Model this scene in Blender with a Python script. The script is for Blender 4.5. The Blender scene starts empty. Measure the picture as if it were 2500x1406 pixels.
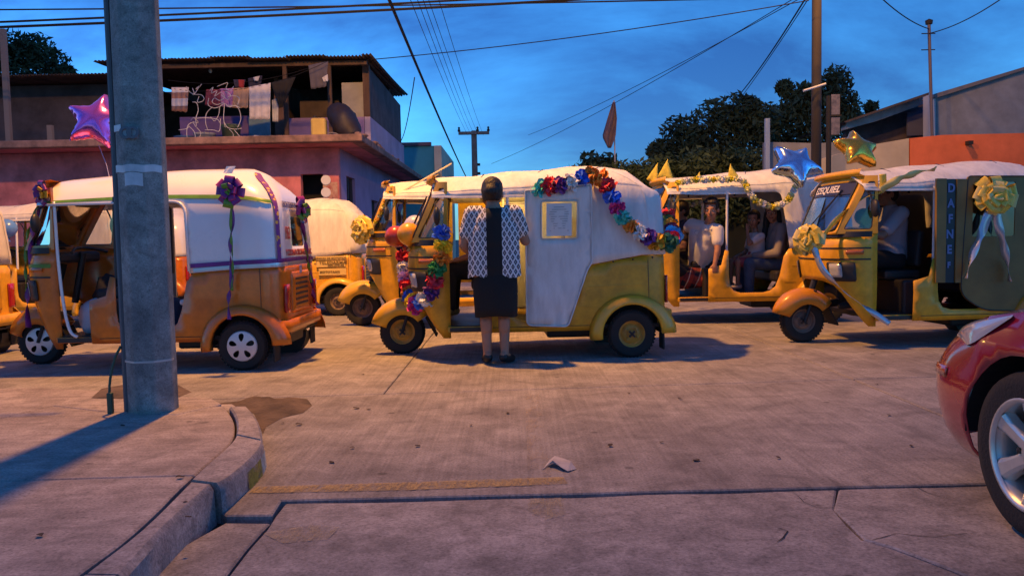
import bpy, bmesh, math, random
from mathutils import Vector, Matrix, geometry, noise
V = Vector
PI = math.pi
RNG = random.Random(11)
scene = bpy.context.scene
COL = scene.collection

# ---------------------------------------------------------------- camera
F_PX = 1950.0; CAM_H = 1.05
PITCH = math.radians(3.55); ROLL = math.radians(1.15)
_f = V((0, math.cos(PITCH), -math.sin(PITCH)))
_u0 = V((0, math.sin(PITCH), math.cos(PITCH)))
_r0 = V((1, 0, 0))
_u = _u0 * math.cos(ROLL) + _r0 * math.sin(ROLL)
_r = _r0 * math.cos(ROLL) - _u0 * math.sin(ROLL)
CAM = V((0, 0, CAM_H))
cd = bpy.data.cameras.new('camera'); co = bpy.data.objects.new('camera', cd); COL.objects.link(co)
m3 = Matrix((_r, _u, -_f)).transposed()
co.matrix_world = Matrix.Translation(CAM) @ m3.to_4x4()
cd.sensor_width = 36; cd.lens = 36 * F_PX / 2500; cd.clip_end = 3000; cd.clip_start = .05
scene.camera = co

def ray(px, py):
    return _f + _r * ((px - 1250) / F_PX) - _u * ((py - 703) / F_PX)
def G(px, py, z=0.0):
    d = ray(px, py); return CAM + d * ((z - CAM_H) / d.z)
def P(px, py, Y):
    d = ray(px, py); return CAM + d * (Y / d.y)

# ---------------------------------------------------------------- world
w = bpy.data.worlds.new('World'); scene.world = w; w.use_nodes = True
nt = w.node_tree; nt.nodes.clear()
def N(t, **k):
    n = nt.nodes.new(t)
    for a, b in k.items(): setattr(n, a, b)
    return n
out = N('ShaderNodeOutputWorld'); bg = N('ShaderNodeBackground')
sky = N('ShaderNodeTexSky', sky_type='NISHITA', sun_disc=False)
sky.sun_elevation = math.radians(9.0); sky.sun_rotation = math.radians(-62)
sky.air_density = 1.0; sky.dust_density = .0; sky.ozone_density = 4.0
SKY_STRENGTH = .10
tint = N('ShaderNodeMix', data_type='RGBA', blend_type='MULTIPLY'); tint.inputs[0].default_value = 1
tint.inputs[7].default_value = (1.0, 2.45, 3.6, 1)
tc = N('ShaderNodeTexCoord'); mp = N('ShaderNodeMapping'); mp.inputs['Scale'].default_value = (1, 1, 2.6)
nz = N('ShaderNodeTexNoise'); nz.inputs['Scale'].default_value = 1.7; nz.inputs['Detail'].default_value = 9; nz.inputs['Roughness'].default_value = .60
nz.inputs['Distortion'].default_value = .3
mp.inputs['Location'].default_value = (5.5, 1.1, 2.0)
rp = N('ShaderNodeValToRGB'); rp.color_ramp.elements[0].position = .36; rp.color_ramp.elements[1].position = .57
mix = N('ShaderNodeMix', data_type='RGBA')
cl = N('ShaderNodeMix', data_type='RGBA', blend_type='MULTIPLY'); cl.inputs[0].default_value = 1; cl.inputs[7].default_value = (.46, .38, .48, 1)
L = nt.links.new
L(sky.outputs[0], tint.inputs[6]); L(tc.outputs['Generated'], mp.inputs[0]); L(mp.outputs[0], nz.inputs[0])
L(nz.outputs[0], rp.inputs[0]); L(rp.outputs[0], mix.inputs[0])
L(tint.outputs[2], mix.inputs[6]); L(tint.outputs[2], cl.inputs[6]); L(cl.outputs[2], mix.inputs[7])
L(mix.outputs[2], bg.inputs[0]); bg.inputs[1].default_value = SKY_STRENGTH; L(bg.outputs[0], out.inputs[0])

vs = scene.view_settings
vs.view_transform = 'Standard'; vs.look = 'None'; vs.gamma = 1; vs.use_curve_mapping = False
vs.exposure = 0.0
scene.cycles.use_denoising = True
scene.cycles.max_bounces = 6; scene.cycles.transparent_max_bounces = 12
scene.cycles.sample_clamp_indirect = 4.0

# last trace of the set sun, low behind the left houses
sl = bpy.data.lights.new('sun', 'SUN'); sl.energy = .03; sl.angle = math.radians(12); sl.color = (1, .72, .55)
so = bpy.data.objects.new('sun', sl); COL.objects.link(so)
so.rotation_euler = V((.88, -.46, -.155)).to_track_quat('-Z', 'Y').to_euler()

# ---------------------------------------------------------------- helpers
def prop(o, label=None, cat=None, group=None, kind=None):
    if label: o['label'] = label
    if cat: o['category'] = cat
    if group: o['group'] = group
    if kind: o['kind'] = kind
    return o
def link(o, parent=None):
    COL.objects.link(o)
    if parent is not None: o.parent = parent
    return o
def empty(name, loc=(0, 0, 0), rz=0, label=None, cat=None, group=None, parent=None, M=None):
    o = bpy.data.objects.new(name, None); o.empty_display_size = .1
    link(o, parent)
    if M is not None: o.matrix_world = M
    else:
        o.location = loc; o.rotation_euler = (0, 0, rz)
    return prop(o, label, cat, group)

MATS = {}
def mat(name, col, rough=.6, metal=0, nscale=0, namt=.25, bump=0, bscale=60, coat=0, spec=.5, sub=0, col2=None, emit=None, detail=5, stretch=None, trans=0):
    if name in MATS: return MATS[name]
    m = bpy.data.materials.new(name); m.use_nodes = True
    t = m.node_tree; b = t.nodes['Principled BSDF']
    col = tuple(col) + (1,) if len(col) == 3 else col
    b.inputs['Base Color'].default_value = col
    b.inputs['Roughness'].default_value = rough; b.inputs['Metallic'].default_value = metal
    b.inputs['Specular IOR Level'].default_value = spec
    if coat: b.inputs['Coat Weight'].default_value = coat; b.inputs['Coat Roughness'].default_value = .08
    if trans: b.inputs['Transmission Weight'].default_value = trans
    if emit: b.inputs['Emission Color'].default_value = tuple(emit[:3]) + (1,); b.inputs['Emission Strength'].default_value = emit[3]
    if nscale or bump:
        tcn = t.nodes.new('ShaderNodeTexCoord'); mpn = t.nodes.new('ShaderNodeMapping')
        t.links.new(tcn.outputs['Object'], mpn.inputs[0])
        if stretch: mpn.inputs['Scale'].default_value = stretch
    if nscale:
        n = t.nodes.new('ShaderNodeTexNoise'); n.inputs['Scale'].default_value = nscale; n.inputs['Detail'].default_value = detail
        n.inputs['Roughness'].default_value = .62
        t.links.new(mpn.outputs[0], n.inputs[0])
        r = t.nodes.new('ShaderNodeValToRGB')
        c2 = tuple(col2) + (1,) if col2 else tuple(c * (1 - namt) for c in col[:3]) + (1,)
        c1 = col if col2 else tuple(min(1, c * (1 + namt * .6)) for c in col[:3]) + (1,)
        r.color_ramp.elements[0].position = .33; r.color_ramp.elements[1].position = .68
        r.color_ramp.elements[0].color = c2; r.color_ramp.elements[1].color = c1
        t.links.new(n.outputs[0], r.inputs[0]); t.links.new(r.outputs[0], b.inputs['Base Color'])
        mr = t.nodes.new('ShaderNodeMapRange'); mr.inputs[3].default_value = min(1, rough + .12); mr.inputs[4].default_value = max(.03, rough - .1)
        t.links.new(n.outputs[0], mr.inputs[0]); t.links.new(mr.outputs[0], b.inputs['Roughness'])
    if bump:
        n2 = t.nodes.new('ShaderNodeTexNoise'); n2.inputs['Scale'].default_value = bscale; n2.inputs['Detail'].default_value = 4
        t.links.new(mpn.outputs[0], n2.inputs[0])
        bp = t.nodes.new('ShaderNodeBump'); bp.inputs['Strength'].default_value = bump; bp.inputs['Distance'].default_value = .01
        t.links.new(n2.outputs[0], bp.inputs['Height']); t.links.new(bp.outputs[0], b.inputs['Normal'])
    MATS[name] = m; return m

def glass_mat(name, tintc=(.8, .85, .85), refl=.12, alpha=.85):
    if name in MATS: return MATS[name]
    m = bpy.data.materials.new(name); m.use_nodes = True; t = m.node_tree; t.nodes.clear()
    o = t.nodes.new('ShaderNodeOutputMaterial'); tr = t.nodes.new('ShaderNodeBsdfTransparent'); gl = t.nodes.new('ShaderNodeBsdfGlossy')
    gl.inputs['Roughness'].default_value = .04; tr.inputs[0].default_value = tuple(c * alpha for c in tintc) + (1,)
    fr = t.nodes.new('ShaderNodeFresnel'); fr.inputs[0].default_value = 1.5
    ad = t.nodes.new('ShaderNodeMath'); ad.operation = 'ADD'; ad.inputs[1].default_value = refl; ad.use_clamp = True
    mx = t.nodes.new('ShaderNodeMixShader')
    t.links.new(fr.outputs[0], ad.inputs[0]); t.links.new(ad.outputs[0], mx.inputs[0]); t.links.new(tr.outputs[0], mx.inputs[1]); t.links.new(gl.outputs[0], mx.inputs[2])
    t.links.new(mx.outputs[0], o.inputs[0]); MATS[name] = m; return m

def mesh_obj(name, me, parent=None, mt=None):
    o = bpy.data.objects.new(name, me)
    if mt is not None:
        if isinstance(mt, (list, tuple)):
            for q in mt: me.materials.append(q)
        else: me.materials.append(mt)
    return link(o, parent)
def share(name, me, parent, mt, M=None):
    "object on shared mesh data with its own material"
    o = bpy.data.objects.new(name, me)
    if not me.materials: me.materials.append(None)
    link(o, parent)
    o.material_slots[0].link = 'OBJECT'; o.material_slots[0].material = mt
    if M is not None: o.matrix_basis = M
    return o

class MB:
    def __init__(s): s.v = []; s.f = []
    def add(s, vs, fs):
        n = len(s.v); s.v += [V(p) for p in vs]; s.f += [tuple(i + n for i in f) for f in fs]; return s
    def box(s, c, d, rot=None):
        x, y, z = d[0] / 2, d[1] / 2, d[2] / 2
        vs = [V((a * x, b * y, e * z)) for e in (-1, 1) for b in (-1, 1) for a in (-1, 1)]
        if rot is not None: vs = [rot @ p for p in vs]
        c = V(c)
        return s.add([p + c for p in vs], [(0, 2, 3, 1), (4, 5, 7, 6), (0, 1, 5, 4), (2, 6, 7, 3), (0, 4, 6, 2), (1, 3, 7, 5)])
    def tube(s, pts, r, n=8, cap=True, flat=None):
        pts = [V(p) for p in pts]; rs = r if isinstance(r, (list, tuple)) else [r] * len(pts)
        rings = []; ref = V((0, 0, 1))
        t0 = (pts[1] - pts[0]).normalized()
        if abs(t0.z) > .9: ref = V((1, 0, 0))
        nrm = t0.cross(ref).normalized()
        for i, p in enumerate(pts):
            t = (pts[min(i + 1, len(pts) - 1)] - pts[max(i - 1, 0)])
            if t.length < 1e-9: t = t0
            t.normalize(); nrm = (nrm - t * nrm.dot(t))
            if nrm.length < 1e-6: nrm = t.orthogonal()
            nrm.normalize(); bn = t.cross(nrm)
            rings.append([p + (nrm * math.cos(a) + bn * math.sin(a)) * rs[i] for a in [2 * PI * k / n for k in range(n)]])
        return s.loft(rings, True, cap)
    def loft(s, rings, closed=True, cap=True):
        n = len(rings[0]); b = len(s.v)
        for rg in rings: s.v += [V(p) for p in rg]
        m = n if closed else n - 1
        for i in range(len(rings) - 1):
            for j in range(m):
                a = b + i * n + j; c = b + i * n + (j + 1) % n
                s.f.append((a, c, c + n, a + n))
        if cap and closed:
            s.f.append(tuple(b + j for j in reversed(range(n)))); s.f.append(tuple(b + (len(rings) - 1) * n + j for j in range(n)))
        return s
    def lathe(s, prof, M=None, n=24, a0=0, a1=2 * PI, cap=False):
        full = abs(a1 - a0 - 2 * PI) < 1e-6
        k = n if full else n + 1
        rings = []
        for (r, h) in prof:
            rings.append([(V((r * math.cos(a0 + (a1 - a0) * i / n), r * math.sin(a0 + (a1 - a0) * i / n), h))) for i in range(k)])
        if M is not None: rings = [[M @ p for p in rg] for rg in rings]
        return s.loft(rings, full, cap)
    def prism(s, poly, z0, z1):
        n = len(poly); b = len(s.v)
        s.v += [V((p[0], p[1], z0)) for p in poly] + [V((p[0], p[1], z1)) for p in poly]
        s.f.append(tuple(b + i for i in reversed(range(n)))); s.f.append(tuple(b + n + i for i in range(n)))
        for i in range(n): s.f.append((b + i, b + (i + 1) % n, b + n + (i + 1) % n, b + n + i))
        return s
    def sphere(s, c, r, n=12, m=8, M=None):
        rx = r if isinstance(r, (tuple, list)) else (r, r, r); c = V(c); b = len(s.v)
        pts = [V((0, 0, -1))]
        for i in range(1, m):
            th = -PI / 2 + PI * i / m
            for j in range(n):
                ph = 2 * PI * j / n; pts.append(V((math.cos(th) * math.cos(ph), math.cos(th) * math.sin(ph), math.sin(th))))
        pts.append(V((0, 0, 1)))
        for p in pts:
            q = V((p.x * rx[0], p.y * rx[1], p.z * rx[2]))
            if M is not None: q = M @ q
            s.v.append(q + c)
        for j in range(n): s.f.append((b, b + 1 + (j + 1) % n, b + 1 + j))
        for i in range(m - 2):
            for j in range(n):
                a = b + 1 + i * n + j; d = b + 1 + i * n + (j + 1) % n
                s.f.append((a, d, d + n, a + n))
        t = len(s.v) - 1; q0 = b + 1 + (m - 2) * n
        for j in range(n): s.f.append((t, q0 + j, q0 + (j + 1) % n))
        return s
    def mesh(s, name='m', smooth=False, fix=True):
        me = bpy.data.meshes.new(name); me.from_pydata([tuple(p) for p in s.v], [], s.f)
        if fix:
            bm = bmesh.new(); bm.from_mesh(me); bmesh.ops.recalc_face_normals(bm, faces=bm.faces[:]); bm.to_mesh(me); bm.free()
        if smooth:
            for p in me.polygons: p.use_smooth = True
        me.update(); return me
    def build(s, name, mt, parent=None, smooth=False, bevel=0, auto=False, segs=2):
        me = s.mesh(name, smooth or auto)
        if auto: sharp(me)
        o = mesh_obj(name, me, parent, mt)
        if bevel:
            b = o.modifiers.new('b', 'BEVEL'); b.width = bevel; b.segments = segs; b.limit_method = 'ANGLE'; b.angle_limit = .6
        return o
def sharp(me, ang=.7):
    bm = bmesh.new(); bm.from_mesh(me)
    for e in bm.edges:
        if len(e.link_faces) == 2 and e.calc_face_angle(0) > ang: e.smooth = False
    bm.to_mesh(me); bm.free()

def inside(p, poly):
    x, y = p[0], p[1]; c = False; n = len(poly); j = n - 1
    for i in range(n):
        xi, yi = poly[i][0], poly[i][1]; xj, yj = poly[j][0], poly[j][1]
        if (yi > y) != (yj > y) and x < (xj - xi) * (y - yi) / (yj - yi) + xi: c = not c
        j = i
    return c
def segdist(p, a, b):
    dx, dy = b[0] - a[0], b[1] - a[1]; l = dx * dx + dy * dy
    t = 0 if l == 0 else max(0, min(1, ((p[0] - a[0]) * dx + (p[1] - a[1]) * dy) / l))
    return math.hypot(p[0] - a[0] - t * dx, p[1] - a[1] - t * dy)
def bdist(p, poly): return min(segdist(p, poly[i - 1], poly[i]) for i in range(len(poly)))
def rpoly(pts, r=.05, n=5):
    "round the corners of a polygon; a point may carry its own radius as third value"
    o = []; k = len(pts)
    for i in range(k):
        a, b, c = V(pts[i - 1][:2]), V(pts[i][:2]), V(pts[(i + 1) % k][:2])
        rr = pts[i][2] if len(pts[i]) > 2 else r
        d0, d1 = (a - b), (c - b)
        rr = min(rr, d0.length * .49, d1.length * .49)
        if rr < 1e-4: o.append(tuple(b)); continue
        p0 = b + d0.normalized() * rr; p1 = b + d1.normalized() * rr
        for q in range(n + 1):
            t = q / n; o.append(tuple(p0 * (1 - t) ** 2 + b * 2 * t * (1 - t) + p1 * t * t))
    return o
def resample(poly, step):
    o = []
    for i in range(len(poly)):
        a, b = V(poly[i][:2]), V(poly[(i + 1) % len(poly)][:2]); n = max(1, int((b - a).length / step))
        for k in range(n): o.append(a.lerp(b, k / n))
    return o
def cdt(outline, holes=(), step=.06, grid=True, sy=None):
    loops = [resample(outline, step)] + [resample(h, step) for h in holes]
    pts = []; edges = []
    for lp in loops:
        b = len(pts); pts += lp; edges += [(b + i, b + (i + 1) % len(lp)) for i in range(len(lp))]
    if grid:
        xs = [p[0] for p in outline]; ys = [p[1] for p in outline]; st = step; sv = sy or step
        y = min(ys) + sv * .5; row = 0
        while y < max(ys):
            x = min(xs) + st * (.5 if row % 2 else .25)
            while x < max(xs):
                p = V((x, y))
                if inside(p, outline) and bdist(p, outline) > st * .45 and not any(inside(p, h) or bdist(p, h) < st * .45 for h in holes): pts.append(p)
                x += st
            y += sv; row += 1
    r = geometry.delaunay_2d_cdt(pts, edges, [], 0, 1e-6)
    vs, fs = r[0], r[2]; keep = []
    for f in fs:
        c = sum((vs[i] for i in f), V((0, 0))) / len(f)
        if inside(c, outline) and not any(inside(c, h) for h in holes): keep.append(f)
    return vs, keep
def panel(name, outline, holes, fn, mt, parent=None, step=.06, thick=.006, smooth=True, flip=False, sy=None, merge=False):
    vs, fs = cdt(outline, holes, step, True, sy)
    bm = bmesh.new(); bv = [bm.verts.new(fn(p[0], p[1])) for p in vs]
    for f in fs:
        try: bm.faces.new([bv[i] for i in (reversed(f) if flip else f)])
        except ValueError: pass
    loose = [v for v in bm.verts if not v.link_faces]
    bmesh.ops.delete(bm, geom=loose, context='VERTS')
    if merge: bmesh.ops.remove_doubles(bm, verts=bm.verts[:], dist=.004)
    bm.normal_update()
    me = bpy.data.meshes.new(name); bm.to_mesh(me); bm.free()
    for p in me.polygons: p.use_smooth = smooth
    if smooth: sharp(me)
    o = mesh_obj(name, me, parent, mt)
    if thick:
        md = o.modifiers.new('s', 'SOLIDIFY'); md.thickness = thick; md.offset = -1
    return o

def lerp(a, b, t): return a + (b - a) * t
def interp(tab, x):
    if x <= tab[0][0]: return tab[0][1:]
    for i in range(len(tab) - 1):
        if x <= tab[i + 1][0]:
            t = (x - tab[i][0]) / (tab[i + 1][0] - tab[i][0]); return tuple(lerp(a, b, t) for a, b in zip(tab[i][1:], tab[i + 1][1:]))
    return tab[-1][1:]
def smooth_path(pts, n=6):
    pts = [V(p) for p in pts]; o = []
    for i in range(len(pts) - 1):
        p0, p1, p2, p3 = pts[max(i - 1, 0)], pts[i], pts[i + 1], pts[min(i + 2, len(pts) - 1)]
        for k in range(n):
            t = k / n
            o.append(.5 * ((2 * p1) + (p2 - p0) * t + (2 * p0 - 5 * p1 + 4 * p2 - p3) * t * t + (3 * p1 - p0 - 3 * p2 + p3) * t ** 3))
    o.append(pts[-1]); return o
def text_mesh(body, size=.1, extrude=.0015, sx=1.0, bold=0.0):
    c = bpy.data.curves.new('t', 'FONT'); c.body = body; c.size = size; c.extrude = extrude; c.align_x = 'CENTER'; c.align_y = 'CENTER'; c.resolution_u = 3
    c.offset = bold
    o = bpy.data.objects.new('t', c); COL.objects.link(o)
    dg = bpy.context.evaluated_depsgraph_get(); me = bpy.data.meshes.new_from_object(o.evaluated_get(dg))
    bpy.data.objects.remove(o); bpy.data.curves.remove(c)
    for v in me.vertices: v.co.x *= sx
    me.materials.clear()
    return me
def lettering(body, fn, mt, parent, size=.1, sx=1.0, name='lettering', bold=0.0):
    "text mapped on a surface: fn(x, y, h)"
    me = text_mesh(body, size, .0012, sx, bold)
    for v in me.vertices: v.co = fn(v.co.x, v.co.y, v.co.z)
    return mesh_obj(name, me, parent, mt)
# ---------------------------------------------------------------- surfaces
def concrete(name, c1, c2, groove=0, rough=.85, stain=1.1, spots=True, gdir='X', bump=.35, fine=90, dark=.55):
    m = bpy.data.materials.new(name); m.use_nodes = True; t = m.node_tree; b = t.nodes['Principled BSDF']; L = t.links.new
    def nd(k, **kw):
        n = t.nodes.new(k)
        for a, v in kw.items(): n.inputs[a].default_value = v
        return n
    tcn = t.nodes.new('ShaderNodeTexCoord')
    n1 = nd('ShaderNodeTexNoise', Scale=stain, Detail=8, Roughness=.62); L(tcn.outputs['Object'], n1.inputs[0])
    r1 = t.nodes.new('ShaderNodeValToRGB'); r1.color_ramp.elements[0].position = .34; r1.color_ramp.elements[1].position = .66
    r1.color_ramp.elements[0].color = tuple(c2) + (1,); r1.color_ramp.elements[1].color = tuple(c1) + (1,)
    L(n1.outputs[0], r1.inputs[0])
    n2 = nd('ShaderNodeTexNoise', Scale=fine, Detail=5, Roughness=.7); L(tcn.outputs['Object'], n2.inputs[0])
    mx = t.nodes.new('ShaderNodeMix'); mx.data_type = 'RGBA'; mx.blend_type = 'OVERLAY'; mx.inputs[0].default_value = .85
    L(r1.outputs[0], mx.inputs[6]); L(n2.outputs[0], mx.inputs[7]); last = mx.outputs[2]
    n5 = nd('ShaderNodeTexNoise', Scale=stain * 4.5, Detail=7, Roughness=.68, Distortion=.6); L(tcn.outputs['Object'], n5.inputs[0])
    r5 = t.nodes.new('ShaderNodeMapRange'); r5.inputs[1].default_value = .34; r5.inputs[2].default_value = .62; r5.inputs[3].default_value = .66; r5.inputs[4].default_value = 1.12; L(n5.outputs[0], r5.inputs[0])
    v5 = t.nodes.new('ShaderNodeVectorMath'); v5.operation = 'SCALE'; L(last, v5.inputs[0]); L(r5.outputs[0], v5.inputs['Scale']); last = v5.outputs[0]
    v6 = nd('ShaderNodeTexVoronoi', Scale=38, Randomness=1); L(tcn.outputs['Object'], v6.inputs['Vector'])
    r6 = t.nodes.new('ShaderNodeMapRange'); r6.inputs[1].default_value = .08; r6.inputs[2].default_value = .30; r6.inputs[3].default_value = .72; r6.inputs[4].default_value = 1.04; L(v6.outputs['Distance'], r6.inputs[0])
    v7 = t.nodes.new('ShaderNodeVectorMath'); v7.operation = 'SCALE'; L(last, v7.inputs[0]); L(r6.outputs[0], v7.inputs['Scale']); last = v7.outputs[0]
    if spots:
        vo = nd('ShaderNodeTexVoronoi', Scale=2.6, Randomness=1); L(tcn.outputs['Object'], vo.inputs['Vector'])
        n4 = nd('ShaderNodeTexNoise', Scale=14, Detail=3); L(tcn.outputs['Object'], n4.inputs[0])
        ad = t.nodes.new('ShaderNodeMath'); ad.operation = 'MULTIPLY_ADD'; ad.inputs[1].default_value = .09; L(n4.outputs[0], ad.inputs[0]); L(vo.outputs['Distance'], ad.inputs[2])
        r2 = t.nodes.new('ShaderNodeValToRGB'); r2.color_ramp.elements[0].position = .085; r2.color_ramp.elements[1].position = .115
        r2.color_ramp.elements[0].color = (dark, dark, dark, 1); r2.color_ramp.elements[1].color = (1, 1, 1, 1); L(ad.outputs[0], r2.inputs[0])
        m2 = t.nodes.new('ShaderNodeMix'); m2.data_type = 'RGBA'; m2.blend_type = 'MULTIPLY'; m2.inputs[0].default_value = 1
        L(last, m2.inputs[6]); L(r2.outputs[0], m2.inputs[7]); last = m2.outputs[2]
    hsum = n2.outputs[0]
    if groove:
        wv = nd('ShaderNodeTexNoise', Scale=1.0, Detail=4, Roughness=.6)
        rot = t.nodes.new('ShaderNodeMapping'); rot.inputs['Rotation'].default_value = (0, 0, .10); rot.inputs['Scale'].default_value = (44, .9, 1) if gdir == 'X' else (1.3, 22, 1); L(tcn.outputs['Object'], rot.inputs[0]); L(rot.outputs[0], wv.inputs[0])
        ms = t.nodes.new('ShaderNodeMath'); ms.operation = 'MULTIPLY'; L(wv.outputs[0], ms.inputs[0]); ms.inputs[1].default_value = 1.0
        a2 = t.nodes.new('ShaderNodeMath'); a2.operation = 'MULTIPLY_ADD'; a2.inputs[1].default_value = groove; L(ms.outputs[0], a2.inputs[0]); L(n2.outputs[0], a2.inputs[2]); hsum = a2.outputs[0]
        r3 = t.nodes.new('ShaderNodeMapRange'); r3.inputs[1].default_value = .3; r3.inputs[2].default_value = .7; r3.inputs[3].default_value = .80; r3.inputs[4].default_value = 1.10; L(ms.outputs[0], r3.inputs[0])
        m3_ = t.nodes.new('ShaderNodeVectorMath'); m3_.operation = 'SCALE'; L(last, m3_.inputs[0]); L(r3.outputs[0], m3_.inputs['Scale']); last = m3_.outputs[0]
    L(last, b.inputs['Base Color']); b.inputs['Roughness'].default_value = rough; b.inputs['Specular IOR Level'].default_value = .35
    bp = t.nodes.new('ShaderNodeBump'); bp.inputs['Strength'].default_value = bump; bp.inputs['Distance'].default_value = .006
    L(hsum, bp.inputs['Height']); L(bp.outputs[0], b.inputs['Normal'])
    MATS[name] = m; return m
M_ROAD = concrete('road_concrete', (.345, .322, .312), (.225, .207, .203), groove=.9, stain=.9)
M_NEAR = concrete('old_concrete', (.40, .37, .36), (.22, .205, .20), groove=0, stain=1.7, bump=.5, dark=.42)
M_WALK = concrete('sidewalk_concrete', (.42, .36, .32), (.30, .25, .225), groove=.35, stain=1.3, gdir='Y', bump=.3)
M_KERB = concrete('kerb_concrete', (.42, .37, .34), (.27, .24, .23), stain=3, spots=False, bump=.4)
M_POLE = concrete('pole_concrete', (.33, .34, .32), (.15, .16, .16), stain=2.6, spots=False, bump=.5, fine=140)
M_DIRT = mat('dirt', (.12, .085, .06), .95, nscale=5, namt=.5, bump=.8, bscale=40)
M_DARK = mat('dark_gap', (.03, .026, .024), .95)

# ---------------------------------------------------------------- ground, road
def plane(name, x0, x1, y0, y1, z, mt):
    return MB().add([(x0, y0, z), (x1, y0, z), (x1, y1, z), (x0, y1, z)], [(0, 1, 2, 3)]).build(name, mt)
prop(plane('ground', -900, 900, -60, 1800, -.16, mat('earth', (.16, .12, .095), .95, nscale=.3, namt=.35)), kind='structure')
road = prop(plane('road', -60, 60, -14, 24.5, -.05, M_DARK), kind='structure')

def jag(poly, step=.13, amp=.004, seed=0):
    o = []
    for i, p in enumerate(resample(poly, step)):
        n = noise.noise_vector(V((p.x * 3.1 + seed, p.y * 3.1, seed * .7))); o.append((p.x + n.x * amp, p.y + n.y * amp))
    return o
def inset_poly(poly, d):
    n = len(poly); o = []
    area = sum(poly[i - 1][0] * poly[i][1] - poly[i][0] * poly[i - 1][1] for i in range(n)); sg = 1 if area > 0 else -1
    for i in range(n):
        a, b, c = V(poly[i - 1]), V(poly[i]), V(poly[(i + 1) % n])
        e0 = (b - a).normalized(); e1 = (c - b).normalized()
        n0 = V((-e0.y, e0.x)) * sg; n1 = V((-e1.y, e1.x)) * sg; m = n0 + n1
        if m.length < .2: m = n0
        m.normalize(); o.append(tuple(b + m * d / max(.5, m.dot(n0))))
    return o
def slab(name, poly, z, mt, parent, th=.1, gap=.005, seed=0, amp=.004, tilt=0, bev=.007):
    p = jag(inset_poly([tuple(V(q)[:2]) for q in poly], gap), .13, amp, seed); q = inset_poly(p, bev); n = len(p)
    mb = MB()
    mb.loft([[(a, b, z - th) for a, b in p], [(a, b, z - bev * .8) for a, b in p], [(a, b, z) for a, b in q]], True, True)
    return mb.build(name, mt, parent)
NEAR_L, NEAR_R = G(690, 1222), G(2380, 1181)
def yline(a, b, x): return a.y + (b.y - a.y) * (x - a.x) / (b.x - a.x)
MID_L, MID_R = G(1300, 950), G(2290, 919)
rows = [lambda x: yline(NEAR_L, NEAR_R, x), lambda x: yline(MID_L, MID_R, x), lambda x: 9.15, lambda x: 12.5, lambda x: 15.6]
xs = [-13.9, -10.7, -7.5, -4.2, -.9, 2.42, 5.7, 9.0, 12.3, 15.6]
notch = [G(690, 1222), G(668, 1258), G(548, 1259)]
k = 0
for r in range(4):
    for i in range(len(xs) - 1):
        a, b = xs[i], xs[i + 1]; k += 1
        if r == 0 and b <= -.9: continue
        poly = [(a, rows[r](a)), (b, rows[r](b)), (b, rows[r + 1](b)), (a, rows[r + 1](a))]
        if r == 0 and abs(a + .9) < .01:
            poly = [tuple(notch[0][:2]), (b, rows[0](b)), (b, rows[1](b)), (-3.2, rows[1](-3.2)), (-2.2, 4.6), (-1.55, 4.05), (-1.45, 3.4)] + [tuple(notch[2][:2]), tuple(notch[1][:2])]
        if r == 1 and b <= -4: poly[0] = (a, 5.3); poly[1] = (b, 5.3)
        slab('slab', poly, 0, M_ROAD, road, seed=k, gap=.004 if r else .007)
g2 = lambda *l: [tuple(G(*p)[:2]) for p in l]
crack = [(2046, 1191), (2038, 1240), (2072, 1277), (2108, 1312), (2180, 1332), (2245, 1356), (2385, 1412), (2520, 1490), (2700, 1700)]
slab('slab', g2((692, 1226), *crack, (560, 1700), (556, 1406), (606, 1332), (645, 1288)), -.006, M_NEAR, road, seed=51, amp=.016, gap=.005)
slab('slab', g2((3200, 1161), (3600, 1700), *reversed(crack)), -.005, M_NEAR, road, seed=52, amp=.014, gap=.004)
slab('slab', g2((548, 1266), (662, 1268), (640, 1290), (600, 1333), (548, 1406), (530, 1700), (120, 1700), (290, 1406)), -.012, M_NEAR, road, seed=53, amp=.012)
slab('slab', [G(530, 1706)[:2], G(3600, 1706)[:2], (7, .1), (7, -13), (-2.5, -13), (-2.5, .2)], -.03, M_NEAR, road, seed=54)
# far pavement in front of the houses
prop(MB().box((0, 16.6, .02), (60, 1.9, .2)).build('far_pavement', M_WALK, bevel=.02), kind='structure')

def paint(name, col, wear=.5, scale=9):
    m = bpy.data.materials.new(name); m.use_nodes = True; t = m.node_tree; b = t.nodes['Principled BSDF']; o = t.nodes['Material Output']
    b.inputs['Base Color'].default_value = tuple(col) + (1,); b.inputs['Roughness'].default_value = .8
    tcn = t.nodes.new('ShaderNodeTexCoord'); n = t.nodes.new('ShaderNodeTexNoise'); n.inputs['Scale'].default_value = scale; n.inputs['Detail'].default_value = 9; n.inputs['Roughness'].default_value = .75
    mpn = t.nodes.new('ShaderNodeMapping'); mpn.inputs['Scale'].default_value = (2.2, .7, 1)
    r = t.nodes.new('ShaderNodeValToRGB'); r.color_ramp.elements[0].position = wear - .10; r.color_ramp.elements[1].position = wear + .16
    tr = t.nodes.new('ShaderNodeBsdfTransparent'); mx = t.nodes.new('ShaderNodeMixShader'); L = t.links.new
    L(tcn.outputs['Object'], mpn.inputs[0]); L(mpn.outputs[0], n.inputs[0]); L(n.outputs[0], r.inputs[0]); L(r.outputs[0], mx.inputs[0]); L(tr.outputs[0], mx.inputs[1]); L(b.outputs[0], mx.inputs[2]); L(mx.outputs[0], o.inputs[0])
    return m
M_YPAINT = paint('worn_yellow_paint', (.42, .30, .13), .46, 16)
M_YFADE = paint('faded_cream_paint', (.40, .34, .24), .52, 12)
def sheet(name, pts, z, mt):
    q = [G(a, b, z) for a, b in pts]
    return prop(MB().add(q, [tuple(range(len(q)))]).build(name, mt), kind='structure')
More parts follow.
